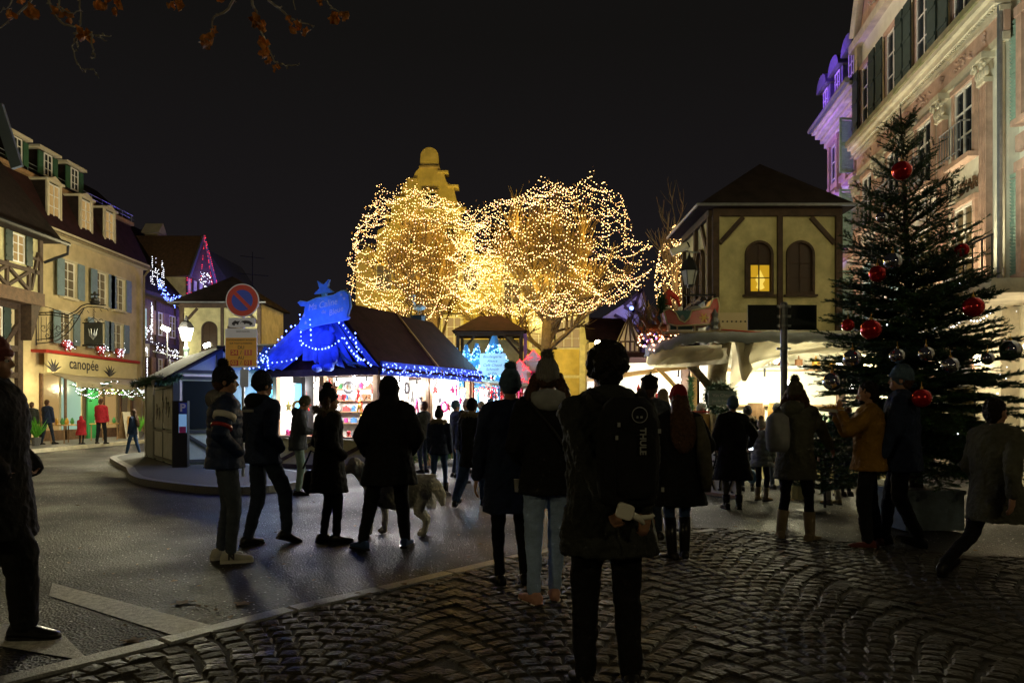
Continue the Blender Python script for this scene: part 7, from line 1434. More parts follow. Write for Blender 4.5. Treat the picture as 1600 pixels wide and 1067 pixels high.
def person(px, fy_, top, face, label, Y=None, H=None, group=None, **k):
    g = dict(coat='cloth_black', hem=.82, flare=.03, bulk=1.0, legs='jeans_dark', legw=1.0, shoe='leather_black', sole=None, boot=None, feet=((-.1, .0, 0), (.1, .0, 0)), toe=(0, 0), hands=((-.235, .09, .84), (.235, .09, .84)), curl=.5,
             lean=(0, 0), yaw=0, pitch=0, hat=None, pom=False, hair=None, hairs='short', hood=None, fur=False, quilt=None, vox=.011, bvox=.0095, skin='skin', eyes=False, noise=.028, cuff=None, turn=0, legswear=None, lod=0, hoodup=False, brim=False, slim=1.0, collar=True, sleeve=1.0, handn=None, pocket=False)
    g.update(k)
    if Y is None: Y = EYE*FPX/(fy_-HOR)
    if H is None: H = EYE+(HOR-top)/FPX*Y-(.07 if g['pom'] else .025 if g['hat'] else .0)
    s = H/1.75; X = (px-800)/FPX*Y
    T = thing('person', label, 'person', (X, Y, g.get('z0', 0)), R(face), group)
    S = Matrix.Scale(s, 4); vx = g['vox']; bv = g['bvox']
    if g['lod']: vx = bv = .017
    lx, ly = g['lean']
    def P(x, y, z): t = max(0, (z-.92)/.55); return Vector((x+lx*t, y+ly*t, z))
    fl = g['feet']; mx = max(math.hypot(f[0]-(-.09 if i == 0 else .09), f[1]) for i, f in enumerate(fl) if f[2] < .1) if any(f[2] < .1 for f in fl) else 0
    hz = min(.938, .10+math.sqrt(max(.3, .855**2-mx**2))); dz = hz-.925
    body = MB(); tr = MB(); co = MB()
    # legs
    ank = []
    for i, f in enumerate(fl):
        sd = -1 if i == 0 else 1; hip = Vector((sd*.088, 0, hz)); a = Vector((f[0], f[1], .085+f[2])); kn, a = ik(hip, a, .44, .42, (sd*.08, 1, 0)); ank.append((a, kn))
        lw_ = min(1, g['legw'])*.86; body.cone2(hip, kn, .075*lw_, .05*lw_, 10); body.cone2(kn, a, .05*lw_, .035*lw_, 10)
        w = g['legw']; sl = .05*min(w, 1.4)
        tr.cone2(hip, kn, .092*g['slim'], .062*w*.9+.006, 12); tr.cone2(kn, a+(kn-a).normalized()*.02, .062*w*.9+.006, .045*w, 12)
    tr.sphere((0, 0, hz+.02), (.165*g['slim'], .12*g['slim'], .13), 14, 9)
    # torso of the body, neck, head
    tz = lambda z: z+dz
    body.loft([tuple(P(0, 0, tz(z)))+(rx, ry) for z, rx, ry in ((.88, .13, .09), (.98, .15, .1), (1.08, .125, .09), (1.2, .14, .1), (1.34, .155, .11), (1.43, .14, .09), (1.47, .07, .06), (1.53, .052, .055))], 14)
    shs = []
    for i in (0, 1):
        sd = -1 if i == 0 else 1; sh = P(sd*.175, 0, tz(1.41)); hd = Vector(g['hands'][i]); hd.z += dz; el, wr = ik(sh, hd, .285, .26, (sd*.5, -.8, -.25)); d = (wr-el).normalized()
        body.cone2(sh, el, .048, .037, 10); body.cone2(el, wr, .037, .026, 10); hd_ = d if not g['pocket'] else Vector((-sd*.9, .1, -.5)); hn = Vector(g['handn'][i]) if g['handn'] else Vector((-sd, 0, 0)) if abs(d.x) < .7 else Vector((0, 1, 0)); hand(body, wr, hd_, hn, sd, .7 if g['pocket'] else g.get('hs', 1.0), 1.1 if g['pocket'] else g['curl'])
        b_ = g['bulk']; sw = g['sleeve']; co.cone2(sh, el, .074*min(b_*sw, 1.14), .062*b_*sw, 12); co.cone2(el, wr-d*.015, .060*b_*sw, .043*b_*sw, 12); shs.append((sh, el, wr)); co.cone2(P(sd*.03, -.01, tz(1.455)), sh+Vector((0, 0, .01)), .075*b_, .07*min(b_, 1.14), 12)
    hp = P(0, .01, tz(1.53)); HM = Matrix.Translation(hp) @ Matrix.Rotation(R(g['yaw']), 4, 'Z') @ Matrix.Rotation(R(g['pitch']), 4, 'X')
    h3 = lambda x, y, z: HM @ Vector((x, y, z)); R3 = HM.to_3x3().to_4x4()
    body.sphere(h3(0, -.012, .128), (.074, .093, .092), 16, 11, R3); body.sphere(h3(0, .028, .065), (.055, .06, .068), 14, 9, R3); body.sphere(h3(0, .058, .012), (.028, .025, .022), 9, 7, R3)
    body.tube([h3(0, .078, .105), h3(0, .094, .078), h3(0, .104, .062)], [.008, .011, .014], 7); body.sphere(h3(0, .082, .028), (.025, .012, .011), 8, 6, R3); body.sphere(h3(0, .07, .112), (.052, .018, .014), 9, 6, R3)
    for sd in (-1, 1): body.sphere(h3(sd*.077, -.012, .085), (.012, .02, .032), 8, 6, R3); body.sphere(h3(sd*.04, .052, .066), (.022, .022, .024), 8, 6, R3)
    body.cone2(P(0, -.012, tz(1.46)), h3(0, -.015, .05), .055, .052, 10)
    for q in (body, tr, co): q.v = [tuple(Vector(v)*s) for v in q.v]
    # coat
    b_ = g['bulk']; hem = g['hem']; rings = []
    c2 = MB(); st = [(1.50, .075, .07), (1.47, .13, .095), (1.42, .185, .115), (1.32, .195, .13), (1.18, .175, .13), (1.05, .17, .13), (.95, .18, .135)]
    zz = .9
    for z, rx, ry in st:
        if z > hem+.02: rings.append((z, rx, ry))
    lo = rings[-1]; n = 3
    for i in range(1, n+1): z = lo[0]+(hem-lo[0])*i/n; e = g['flare']*i/n; rings.append((z, max(lo[1], .178)+e, max(lo[2], .135)+e*.8))
    c2.loft([tuple(P(0, -.005, tz(z)))+(rx*b_, ry*b_) for z, rx, ry in rings[::-1]], 20)
    if g['collar']: c2.loft([tuple(P(0, -.01, tz(1.45)))+(.095, .088), tuple(P(0, -.01, tz(1.52)))+(.085, .08)], 14)
    if g['hood'] and not g['hoodup']: pass
    c2.v = [tuple(Vector(v)*s) for v in c2.v]; co.v += []; o0 = len(co.v); co.v += c2.v; co.f += [tuple(i+o0 for i in f_) for f_ in c2.f]
    bo = job(body, 'body', g['skin'], T, bv, 2)
    cn = job(co, 'coat', g['coat'], T, vx, 3, [(g['noise'], .11), (g['noise']*.6, .035)], g['quilt'])
    job(tr, 'trousers', g['legs'], T, vx, 2, [(.022, .09), (.01, .03)])
    if g['eyes']:
        e = MB(); p_ = MB()
        for sd in (-1, 1): e.sphere(h3(sd*.03, .073, .092)*s, .0125*s, 10, 8); p_.sphere(h3(sd*.031, .082, .092)*s, .0065*s, 8, 6)
        eo = e.build('eyes', 'paint_white', T, smooth=True); p_.build('pupils', 'hair_black', eo, smooth=True)
    # hood / fur
    if g['hood']:
        hb_ = MB()
        if g['hoodup']: hb_.sphere(h3(0, -.03, .115), (.108, .12, .135), 14, 10, R3); hb_.cone2(P(0, -.03, tz(1.47)), h3(0, -.03, .06), .11, .1, 12)
        else: hb_.sphere(P(0, -.10, tz(1.47)), (.13, .075, .085), 12, 8); hb_.tube([P(.1*math.cos(a)*1.0, -.02+.085*math.sin(a), tz(1.50)+.02*math.sin(a)) for a in np.linspace(-.2, PI+.2, 9)+PI], [.03]+[.045]*7+[.03], 8)
        hb_.v = [tuple(Vector(v)*s) for v in hb_.v]; job(hb_, 'hood', g['hood'], T, vx, 2, [(.014, .05)])
    if g['fur']:
        f_ = MB(); ring = [P(.135*math.cos(a), -.03+.115*math.sin(a), tz(1.49)+.03*math.sin(a*1)*-1) for a in np.linspace(0, 2*PI, 20)]
        f_.tube(ring, .03, 6); 
        for _ in range(900):
            i = random.randrange(19); p = ring[i].lerp(ring[i+1], random.random()); d = Vector((random.gauss(0, 1), random.gauss(0, 1), random.gauss(0, 1))).normalized(); q = d.orthogonal().normalized()*.006; f_.add([p+d*.02-q, p+d*.02+q, p+d*random.uniform(.055, .085)], [(0, 1, 2)])
        f_.v = [tuple(Vector(v)*s) for v in f_.v]; f_.build('fur_collar', 'fur_tan', T)
    # hat
    if g['hat']:
        h_ = MB(); h_.sphere(h3(0, -.020, .140), (.089, .107, .118), 18, 12, R3); ring = [h3(.082*math.cos(a), -.014+.100*math.sin(a), .118+.022*math.sin(a)) for a in np.linspace(0, 2*PI, 20)]
        h_.tube(ring, .0165, 8, False)
        if g['brim']: h_.sphere(h3(0, -.01, .2), (.1, .12, .035), 14, 8, R3); h_.sphere(h3(0, .09, .135), (.075, .06, .012), 12, 6, R3)
        if g.get('tall'): h_.sphere(h3(0, -.03, .19), (.075, .085, .11), 14, 10, R3)
        h_.v = [tuple(Vector(v)*s) for v in h_.v]; ho = job(h_, 'hat', g['hat'], T, .009 if not g['lod'] else .014, 2, [(.01, .02)])
        if g['pom']:
            p_ = MB(); c = h3(0, -.03, .285 if g.get('tall') else .262)*s; p_.sphere(c, .042*s, 12, 9)
            for _ in range(500): d = Vector((random.gauss(0, 1), random.gauss(0, 1), random.gauss(0, 1))).normalized(); q = d.orthogonal().normalized()*.004; p_.add([c+d*.035*s-q, c+d*.035*s+q, c+d*random.uniform(.052, .066)*s], [(0, 1, 2)])
            p_.build('pompom', g['pom'] if isinstance(g['pom'], str) else g['hat'], T)
    if g['hair']:
        h_ = MB(); hs = g['hairs']
        if hs in ('short', 'curly', 'long', 'bob'):
            if not g['hat']: h_.sphere(h3(0, -.03, .143), (.085, .098, .097), 16, 11, R3)
            h_.sphere(h3(0, -.055, .09), (.079, .07, .08), 14, 9, R3)
            h_.sphere(h3(0, -.06, .05), (.062, .045, .055), 12, 8, R3)
        if hs == 'curly':
            for _ in range(150):
                a = random.uniform(0, 2*PI); e = random.uniform(-.55, 1.5); d = Vector((math.cos(a)*math.cos(e), math.sin(a)*math.cos(e), math.sin(e)))
                if d.y > .55 and d.z < .55: continue
                c = h3(d.x*.095, -.028+d.y*.105, .13+d.z*.105); h_.sphere(c, random.uniform(.014, .028), 7, 5)
        if hs == 'long':
            rg = []
            for z, rx, ry, yo in ((.15, .08, .08, -.045), (.06, .09, .07, -.07), (-.03, .11, .07, -.11), (-.14, .13, .07, -.15), (-.27, .135, .06, -.175), (-.38, .1, .05, -.185), (-.44, .04, .03, -.19)): q = h3(0, yo, z); rg.append((q.x, q.y, q.z, rx, ry))
            h_.loft(rg[::-1], 16)
        if hs == 'sides':
            for sd in (-1, 1): h_.tube([h3(sd*.07, -.02, .13), h3(sd*.098, -.02, .05), h3(sd*.125, -.03, -.03), h3(sd*.13, -.04, -.11), h3(sd*.12, -.05, -.18)], [.04, .045, .05, .045, .015], 9)
            h_.sphere(h3(0, -.05, .08), (.085, .06, .06), 12, 8, R3)
        h_.v = [tuple(Vector(v)*s) for v in h_.v]; job(h_, 'hair', g['hair'], T, .009 if not g['lod'] else .014, 1, [(.02, .03), (.012, .012)])
    # shoes
    for i, f in enumerate(fl):
        a, kn = ank[i]; yaw = R(f[3] if len(f) > 3 else (8 if i == 0 else -8)); A = Matrix.Translation(Vector((a.x, a.y, a.z-.085))*s) @ Matrix.Rotation(yaw, 4, 'Z') @ Matrix.Translation((0, 0, .085*s)) @ Matrix.Rotation(-R(g['toe'][i]), 4, 'X') @ Matrix.Translation((0, 0, -.085*s)) @ Matrix.Scale(s, 4)
        sh = MB(); prof = [(-.085, .026, .045), (-.07, .036, .085), (-.03, .04, .10), (.02, .04, .095), (.06, .043, .07), (.105, .048, .058), (.15, .046, .05), (.18, .036, .042), (.197, .015, .03)]
        vs = []; nn = 14
        for y, w, h in prof:
            for j in range(nn): t = 2*PI*j/nn; c, sn = math.cos(t), math.sin(t); vs.append((w*math.copysign(abs(c)**.75, c), y, .012+h*.5+h*.5*math.copysign(abs(sn)**.75, sn)))
        k_ = len(prof); fs = [(i_*nn+j, (i_+1)*nn+j, (i_+1)*nn+(j+1) % nn, i_*nn+(j+1) % nn) for i_ in range(k_-1) for j in range(nn)]+[tuple(range(nn)), tuple(range(k_*nn-1, (k_-1)*nn-1, -1))]
        sh.add(vs, fs, A)
        if g['boot']: 
            top_ = a.lerp(kn, g['boot']); sh.tube([a*s+Vector((0, 0, -.03*s)), a*s, a.lerp(kn, g['boot']*.5)*s, top_*s], [.043*s, .05*s, .058*s, .066*s], 14)
        so = sh.build('shoe', g['shoe'], T, smooth=True)
        sl = MB(); pl = []
        for y, w, h in prof: pl.append((w*1.04+.002, y))
        pl = pl+[(-x, y) for x, y in pl[::-1]]; sl.slab([(x, y*1.02) for x, y in pl], 0, .024, A); sl.build('sole', g['sole'] or 'leather_black', so)
        if g['legswear']: MB().tube([a*s, a.lerp(kn, .3)*s, a.lerp(kn, .75)*s], [.05*s, .062*s, .064*s], 14).build('leg_warmer', g['legswear'], T, smooth=True)
        if g.get('sock'): MB().tube([(a+Vector((0, 0, -.02)))*s, a.lerp(kn, .22)*s], [.036*s, .04*s], 12).build('sock', g['sock'], T, smooth=True)
    T['s'] = s
    return T, dict(s=s, sh=shs, P=P, h3=h3, tz=tz, mw=Matrix.Translation((X, Y, g.get('z0', 0))) @ Matrix.Rotation(R(face), 4, 'Z'), X=X, Y=Y, ank=ank, R3=R3)
def part_s(I, mb, name, m, T, **k): mb.v = [tuple(Vector(v)*I['s']) for v in mb.v]; return mb.build(name, m, T, **k)
def worldthing(I, mb, name, m, label, cat, smooth=False):
    mb.v = [tuple(Vector(v)*I['s']) for v in mb.v]; o = mb.build(name, m, smooth=smooth); o.matrix_world = I['mw']; o.location = I['mw'].translation; o.rotation_euler = (0, 0, I['mw'].to_euler().z); tag(o, label, cat); return o
# --- P1 man in pompom hat
T, I = person(352, 876, 566, -62, 'man in dark pompom hat and navy quilted jacket with white and orange sleeve stripes', coat='puffer_navy', hem=.84, bulk=1.13, quilt=(.012, .09), legs='jeans_grey', legw=1.1, shoe='shoe_white', sole='rubber_white', hat='knit_dark', pom=True, hood='knit_grey', feet=((-.1, -.03, 0), (.11, .03, 0)), pocket=True, hands=((-.17, .12, .98), (.18, .10, .98)), hair='hair_brown', eyes=True, noise=.012, yaw=-12)
for i in (0, 1):
    sh, el, wr = I['sh'][i]; a = sh.lerp(el, .3); b_ = sh.lerp(el, .48); part_s(I, MB().tube([a, b_], [.1, .098], 18), 'sleeve_stripe', 'paint_white', T, smooth=True); a = sh.lerp(el, .68); b_ = sh.lerp(el, .78); part_s(I, MB().tube([a, b_], [.094, .09], 18), 'sleeve_stripe', 'shoe_red' if i == 0 else 'sleigh_red', T, smooth=True)
b = MB(); a = I['ank'][1][0]; nx = MB()
text('N', .075, 'letter_dark', T, ((a.x+.066)*I['s'], (a.y+.0)*I['s'], .062*I['s']), (R(68), 0, R(84)), .004, bold=.004)
# --- P2
T, I = person(410, 852, 580, -38, 'man in black beanie and dark navy jacket walking beside the man in the pompom hat', coat='cloth_navy', hem=.84, bulk=1.12, legs='jeans_dark', legw=1.25, hat='knit_dark', feet=((-.1, -.1, 0), (.1, .22, .03)), toe=(0, 18), pocket=True, hands=((-.17, .10, .98), (.18, .10, .98)), eyes=True, hood='cloth_black')
part_s(I, MB().box(-.09, .09, -.166, -.158, 1.36, 1.385), 'reflective_strip', 'cloth_light', T)
# --- P3
T, I = person(466, 773, 618, -75, 'person in olive beanie and pale teal trousers looking at a phone before the stall', coat='cloth_bluegrey', hem=.8, bulk=1.1, legs='trouser_teal', legw=1.15, hat='knit_olive', pitch=-28, hands=((-.06, .34, 1.1), (.1, .34, 1.12)), hood='cloth_bluegrey', vox=.013, bvox=.011, lean=(0, .05), eyes=True)
worldthing(I, MB().box(-.04, .04, .4, .47, 1.13, 1.14), 'smartphone', 'phone_screen', 'smartphone held by the person in the olive beanie', 'phone')
b = MB(); b.box(-.24, -.1, -.17, .1, .78, 1.04); b.tube([(-.2, -.1, 1.04), (-.05, .02, 1.5), (.1, .1, 1.2)], .012, 5); worldthing(I, b, 'shoulder_bag', 'leather_black', 'shiny dark shoulder bag of the person looking at a phone', 'bag')
# --- P4 woman with fur collar
T, I = person(514, 848, 600, -58, 'woman in dark pompom hat and long black coat with fur collar looking right', coat='cloth_black', hem=.58, flare=.05, bulk=1.22, legs='cloth_black', legw=1.0, hat='knit_dark', pom=True, fur=True, hair='hair_brown', hairs='sides', pocket=True, hands=((-.17, .12, .98), (.18, .12, .98)), eyes=True, yaw=-25, feet=((-.08, -.04, 0), (.08, .06, 0)))
b = MB(); b.loft([(-.31, -.05, .55, .06, .13), (-.31, -.05, .62, .09, .17), (-.31, -.05, .78, .08, .15), (-.31, -.05, .82, .05, .12)], 14); b.tube([(-.33, -.2, .84), (-.3, -.12, 1.05), (-.3, .0, .98), (-.33, .1, .84)], .014, 6); worldthing(I, b, 'shoulder_bag', 'leather_black', 'large soft black bag hanging at the side of the woman with fur collar', 'bag', True)
# --- P5 man with dog
T, I = person(608, 858, 592, 10, 'broad man in long dark hooded coat striding across the road with a dog', coat='cloth_black', hem=.66, flare=.05, bulk=1.32, legs='cloth_black', legw=1.25, hood='cloth_black', hoodup=True, feet=((-.27, -.05, .0, 35), (.17, .1, 0, -20)), shoe='jeans_blue', pocket=True, hands=((-.22, .12, .98), (.22, .12, .98)), vox=.012, sleeve=1.1, slim=1.1)
# --- P6, P7
T, I = person(686, 775, 634, -8, 'slim person in dark bobble hat and fur-trimmed jacket by the bright stall', coat='cloth_navy', hem=.84, legs='jeans_blue', legw=.85, hat='knit_dark', pom=True, fur=True, shoe='leather_black', boot=.45, vox=.013, bvox=.012, feet=((-.12, -.1, .0), (.12, .12, 0)))
T, I = person(738, 790, 620, -25, 'person in black coat and wide blue jeans striding past the stalls', coat='cloth_black', hem=.66, bulk=1.12, legs='jeans_blue', legw=1.6, hat='knit_dark', fur=True, feet=((-.16, -.28, .03), (.12, .2, 0)), toe=(-20, 0), vox=.013, bvox=.012)
b = MB(); b.box(.24, .36, -.12, .12, .72, 1.0); worldthing(I, b, 'handbag', 'leather_black', 'dark handbag of the person in wide blue jeans', 'bag')
T, I = person(712, 741, 626, -60, 'distant person in pale grey beanie at the far stall counter', Y=15.5, coat='cloth_bluegrey', hat='knit_blue', lod=1); T, I = person(729, 741, 624, 120, 'distant person in light cap and yellow scarf at the far stall', Y=16.5, coat='cloth_olive', hat='knit_pale', lod=1)
T, I = person(722, 741, 640, -20, 'distant child in pale jeans between the walkers by the far stall', Y=14.2, H=1.38, coat='cloth_bluegrey', legs='jeans_light', hat='knit_dark', lod=1)
# --- P9 tall person
T, I = person(797, 915, 570, 12, 'tall person in grey bobble hat and long navy coat beside the pale jeans', coat='cloth_navy', hem=.60, flare=.03, bulk=1.12, legs='cloth_black', legw=.95, hat='knit_blue', pom=True, feet=((-.09, -.02, 0), (.12, .0, 0)), hands=((-.27, .06, .86), (.15, .12, .98)), sleeve=1.1)
b = MB(); b.lathe([(.028, 0), (.036, .1), (.038, .1)], (.02, -.22, .80), 12); o = worldthing(I, b, 'paper_cup', 'paint_white', 'white paper cup with dark print held low behind the tall person', 'cup', True)
# --- P10 girl
T, I = person(855, 943, 553, 3, 'girl in pale knitted bobble hat, black jacket, light blue jeans, pink trainers', coat='cloth_black', hem=.79, flare=.02, bulk=1.08, legs='jeans_light', legw=1.08, shoe='shoe_pink', sole='rubber_white', hat='knit_grey', pom=True, hood='cloth_light', hair='hair_brown', hairs='sides', sock='sock_grey', feet=((-.1, -.05, 0, 24), (.06, .06, 0, -5)), pocket=True, hands=((-.16, .16, 1.0), (.16, .16, 1.0)), slim=1.05)
b = MB(); b.tube([(-.14, -.12, 1.47), (.02, -.158, 1.28), (.2, -.14, 1.02)], .012, 6); part_s(I, b, 'bag_strap', 'leather_black', T)
b = MB(); b.box(.2, .33, -.1, .1, .95, 1.25); worldthing(I, b, 'crossbody_bag', 'leather_black', 'small black bag at the right hip of the girl in pale jeans', 'bag')
# --- P11 man with backpack
T, I = person(950, 1080, 545, 4, 'man with dark curly hair and black rucksack in the foreground seen from behind', coat='cloth_coal', hem=.70, flare=.03, bulk=1.22, legs='cloth_black', legw=1.25, hair='hair_black', hairs='curly', hands=((-.03, -.25, .94), (.12, -.28, .92)), handn=((0, -1, 0), (0, 1, 0)), curl=1.3, hs=.85, skin='skin_dark', feet=((-.12, 0, 0), (.12, .0, 0)), vox=.009, bvox=.008, lean=(0, .03), slim=1.05, noise=.036, hood='cloth_coal')
BP = thing('rucksack', 'black rucksack with white lettering and round badge on the back of the curly haired man', 'backpack', I['mw'].translation, I['mw'].to_euler().z); s = I['s']
b = MB(); b.loft([(.04*s, -.27*s, z*s, rx*s, ry*s) for z, rx, ry in ((.98, .10, .06), (1.0, .135, .09), (1.1, .15, .11), (1.25, .15, .115), (1.38, .145, .105), (1.46, .12, .09), (1.50, .08, .06))], 20); job(b, 'bag', 'cloth_black', BP, .009, 2, [(.012, .05)])
b = MB(); b.loft([(.06*s, -.365*s, z*s, rx*s, ry*s) for z, rx, ry in ((1.03, .06, .02), (1.06, .09, .035), (1.2, .10, .04), (1.3, .095, .035), (1.34, .06, .02))], 16); job(b, 'front_pocket', 'cloth_black', BP, .009, 2, [(.006, .05)])
for sd in (-1, 1): b = MB(); b.tube([(.04*s+sd*.1*s, -.2*s, 1.48*s), (.03*s+sd*.13*s, -.06*s, 1.53*s), (sd*.15*s, .1*s, 1.44*s), (sd*.17*s, .16*s, 1.25*s), (sd*.19*s, .02*s, 1.05*s)], .022*s, 8); b.build('strap', 'cloth_black', BP, smooth=True)
text('THULE', .040, 'cloth_light', BP, (.075*s, -.42*s, 1.295*s), (R(90), R(90), R(3)), .002, bold=.001)
b = MB(); b.tube([(.07*s+.035*math.cos(t), -.385*s, 1.415*s+.035*math.sin(t)) for t in np.linspace(0, 2*PI, 24)], .0022, 5); b.box(.055*s, .063*s, -.388*s, -.383*s, 1.40*s, 1.41*s); b.box(.073*s, .083*s, -.388*s, -.383*s, 1.40*s, 1.41*s); b.build('badge', 'cloth_light', BP)
for x, z in ((-.03, 1.36), (.16, 1.33), (.175, 1.06), (-.04, 1.30)): MB().box(x*s, x*s+.012, -.375*s, -.365*s, z*s, z*s+.02).build('zip_pull', 'cloth_light', BP)
# white folded gadget in the hand behind the back
G_ = thing('white_gadget', 'white plastic gimbal handle held behind the back of the curly haired man', 'gadget', (I['X'], I['Y'], 0)); v = at(975, 800, I['Y']-.385); v.x -= I['X']; v.y -= I['Y']
b = MB(); S_m = Matrix.Translation(v) @ Matrix.Rotation(R(18), 4, 'Y'); b.prism(rr(-.035, .04, -.03, .04, .015), -.02, .02, S_m); job(b, 'body', 'paint_white', G_, .004, 2)
b = MB(); b.tube([v+Vector((.03, 0, -.01)), v+Vector((.075, 0, -.03)), v+Vector((.09, 0, -.055))], [.018, .016, .008], 8); b.tube([v+Vector((.07, 0, -.025)), v+Vector((.12, 0, -.022)), v+Vector((.135, 0, -.01))], [.013, .011, .009], 8); b.build('arm', 'paint_white', G_, smooth=True)
b = MB(); b.tube([v+Vector((.125, 0, -.02)), v+Vector((.14, 0, -.08)), v+Vector((.15, 0, -.13))], .004, 5); b.build('wrist_strap', 'cloth_light', G_)
# --- P12..
T, I = person(1016, 845, 588, 20, 'man in flat dark cap behind the shoulder of the man with the rucksack', coat='cloth_bluegrey', hem=.8, bulk=1.15, hat='cloth_black', brim=True, hair='hair_brown', yaw=-40, eyes=True)
T, I = person(1060, 876, 603, 5, 'woman in red hat with long auburn hair, dark coat and knee boots', coat='cloth_black', hem=.56, flare=.07, bulk=1.2, legs='jeans_blue', legw=.9, shoe='leather_black', boot=.85, hat='knit_red', hair='hair_auburn', hairs='long', feet=((-.07, -.02, 0, 20), (.08, .05, 0)), hands=((-.26, .15, .95), (.28, .14, .98)))
b = MB(); b.tube([(.16, -.1, 1.46), (.2, -.17, 1.2), (.22, -.17, .95), (.23, -.16, .72)], [.05, .07, .075, .05], 9); worldthing(I, b, 'scarf', 'knit_olive', 'long brownish scarf hanging down the back of the woman in the red hat', 'scarf', True)
T, I = person(1145, 795, 620, -4, 'person in grey beanie and long black coat lit from the stall with a glowing phone', coat='cloth_black', hem=.45, flare=.09, bulk=1.2, legs='knit_olive', legw=.8, hat='knit_blue', shoe='leather_black', boot=.35, hands=((-.22, .12, .95), (.3, .12, .98)), vox=.012, bvox=.011)
worldthing(I, MB().box(.28, .34, .1, .12, .93, 1.0), 'smartphone', 'phone_screen', 'glowing phone at the hip of the person in the long black coat', 'phone')
T, I = person(1190, 782, 650, -50, 'child in pale bobble hat and light quilted jacket at the food stall', coat='cloth_light', hem=.74, bulk=1.25, quilt=(.02, .09), legs='cloth_black', shoe='boot_tan', boot=.5, hat='knit_pale', pom=True, vox=.012, bvox=.011)
b = MB(); b.sphere((-.3, .1, .5), (.12, .1, .16), 10, 8); worldthing(I, b, 'shopping_bag', 'product_blue', 'shiny blue bag near the knees of the child at the food stall', 'bag', True)
T, I = person(1243, 845, 590, -42, 'woman in bobble hat, grey-green parka and beige boots before the food stall', coat='cloth_olive', hem=.68, flare=.03, bulk=1.15, legs='cloth_black', legw=.9, shoe='boot_tan', boot=.6, hat='knit_olive', pom=True, hair='hair_brown', hairs='sides', hands=((-.1, .3, 1.1), (.26, .4, 1.0)), feet=((-.16, -.02, 0, 30), (.16, .0, 0, -10)), eyes=True, hood='cloth_olive')
b = MB(); b.loft([(-.1, -.25, z, rx, ry) for z, rx, ry in ((1.0, .1, .05), (1.05, .13, .08), (1.2, .14, .09), (1.38, .12, .08), (1.43, .06, .04))], 14); worldthing(I, b, 'rucksack', 'cloth_light', 'pale grey rucksack on the woman in the grey-green parka', 'backpack', True)
T, I = person(1302, 788, 640, 10, 'person in blue jeans and white wool leg warmers behind the fir tips', coat='cloth_coal', hem=.8, legs='jeans_blue', legw=.8, hair='hair_brown', legswear='fur_white', shoe='boot_tan', vox=.013, bvox=.012, group=None)
T, I = person(1278, 770, 648, -30, 'curly-haired person bending by the food stall counter', coat='cloth_coal', hair='hair_auburn', hairs='curly', lod=1)
T, I = person(1322, 775, 636, 30, 'person in light fur hood at the right end of the food stall', coat='cloth_olive', fur=True, hair='hair_brown', lod=1)
# --- P18 man eating
T, I = person(1357, 856, 600, 72, 'man in mustard jacket eating from a paper tray beside the christmas tree', coat='mustard', hem=.82, bulk=1.22, legs='cloth_black', legw=1.3, shoe='shoe_red', sole='rubber_white', hair='hair_black', hairs='short', hands=((-.08, .27, 1.42), (.10, .30, 1.38)), handn=((0, -.3, 1), (0, -.3, 1)), curl=.7, pitch=-6, eyes=True, feet=((-.1, .02, 0, 0), (.12, -.1, 0, -60)), vox=.0095, bvox=.0075, noise=.022, collar=True)
b = MB(); b.add([(-.06, .26, 1.44), (.06, .26, 1.44), (.075, .48, 1.46), (-.075, .48, 1.46), (-.08, .25, 1.475), (.08, .25, 1.475), (.095, .49, 1.495), (-.095, .49, 1.495)], [(0,3,2,1), (0,1,5,4), (1,2,6,5), (2,3,7,6), (3,0,4,7)]); FT = worldthing(I, b, 'paper_tray', 'paint_white', 'paper tray of food held up to the mouth by the man in mustard', 'food tray')
b = MB(); [b.sphere((random.uniform(-.06, .06), random.uniform(.26, .47), 1.475+random.uniform(0, .02)), random.uniform(.015, .028), 7, 5) for _ in range(26)]; b.v = [tuple(Vector(v)*I['s']) for v in b.v]; b.build('food', 'product_gold', FT, smooth=True)
# beard
b = MB(); b.sphere(I['h3'](0, .05, .02), (.05, .045, .035), 12, 8, I['R3']); b.v = [tuple(Vector(v)*I['s']) for v in b.v]; job(b, 'beard', 'hair_black', T, .009, 1, [(.01, .012)])
# --- walkers
person(1408, 855, 572, 60, 'walker in blue-grey beanie and dark coat passing in front of the christmas tree', coat='cloth_navy', hem=.74, bulk=1.25, legs='cloth_black', legw=1.2, hat='knit_blue', hair='hair_brown', feet=((-.1, -.16, .03), (.1, .16, 0)), toe=(-18, 4), eyes=True, hands=((-.28, .15, .9), (.28, -.1, .9)))
person(1556, 903, 598, -70, 'walker in long grey-green coat striding off at the right edge', coat='cloth_olive', hem=.66, bulk=1.25, legs='cloth_black', legw=1.05, hair='hair_black', hairs='bob', feet=((-.1, -.52, .06), (.1, .42, 0)), toe=(-30, 8), hands=((-.28, .2, .95), (.28, -.18, .92)))
person(-12, 985, 500, -75, 'tall dark walker in red cap filling the left edge of the picture', Y=4.6, H=1.88, coat='cloth_black', hem=.6, flare=.04, bulk=1.4, legs='cloth_black', legw=1.6, hat='shoe_red', feet=((-.1, -.28, .03), (.1, .2, 0)), toe=(-25, 5), eyes=True, pocket=True, hands=((-.2, .15, .98), (.2, .12, .98)))
person(1095, 775, 632, 30, 'person in dark hood behind the woman in the red hat at the yellow stall', Y=13.6, coat='cloth_coal', hood='cloth_coal', hoodup=True, lod=1)
person(1168, 770, 634, -15, 'person in dark coat with fur collar at the left of the food stall counter', Y=12.9, coat='cloth_black', fur=True, hat='knit_dark', lod=1)
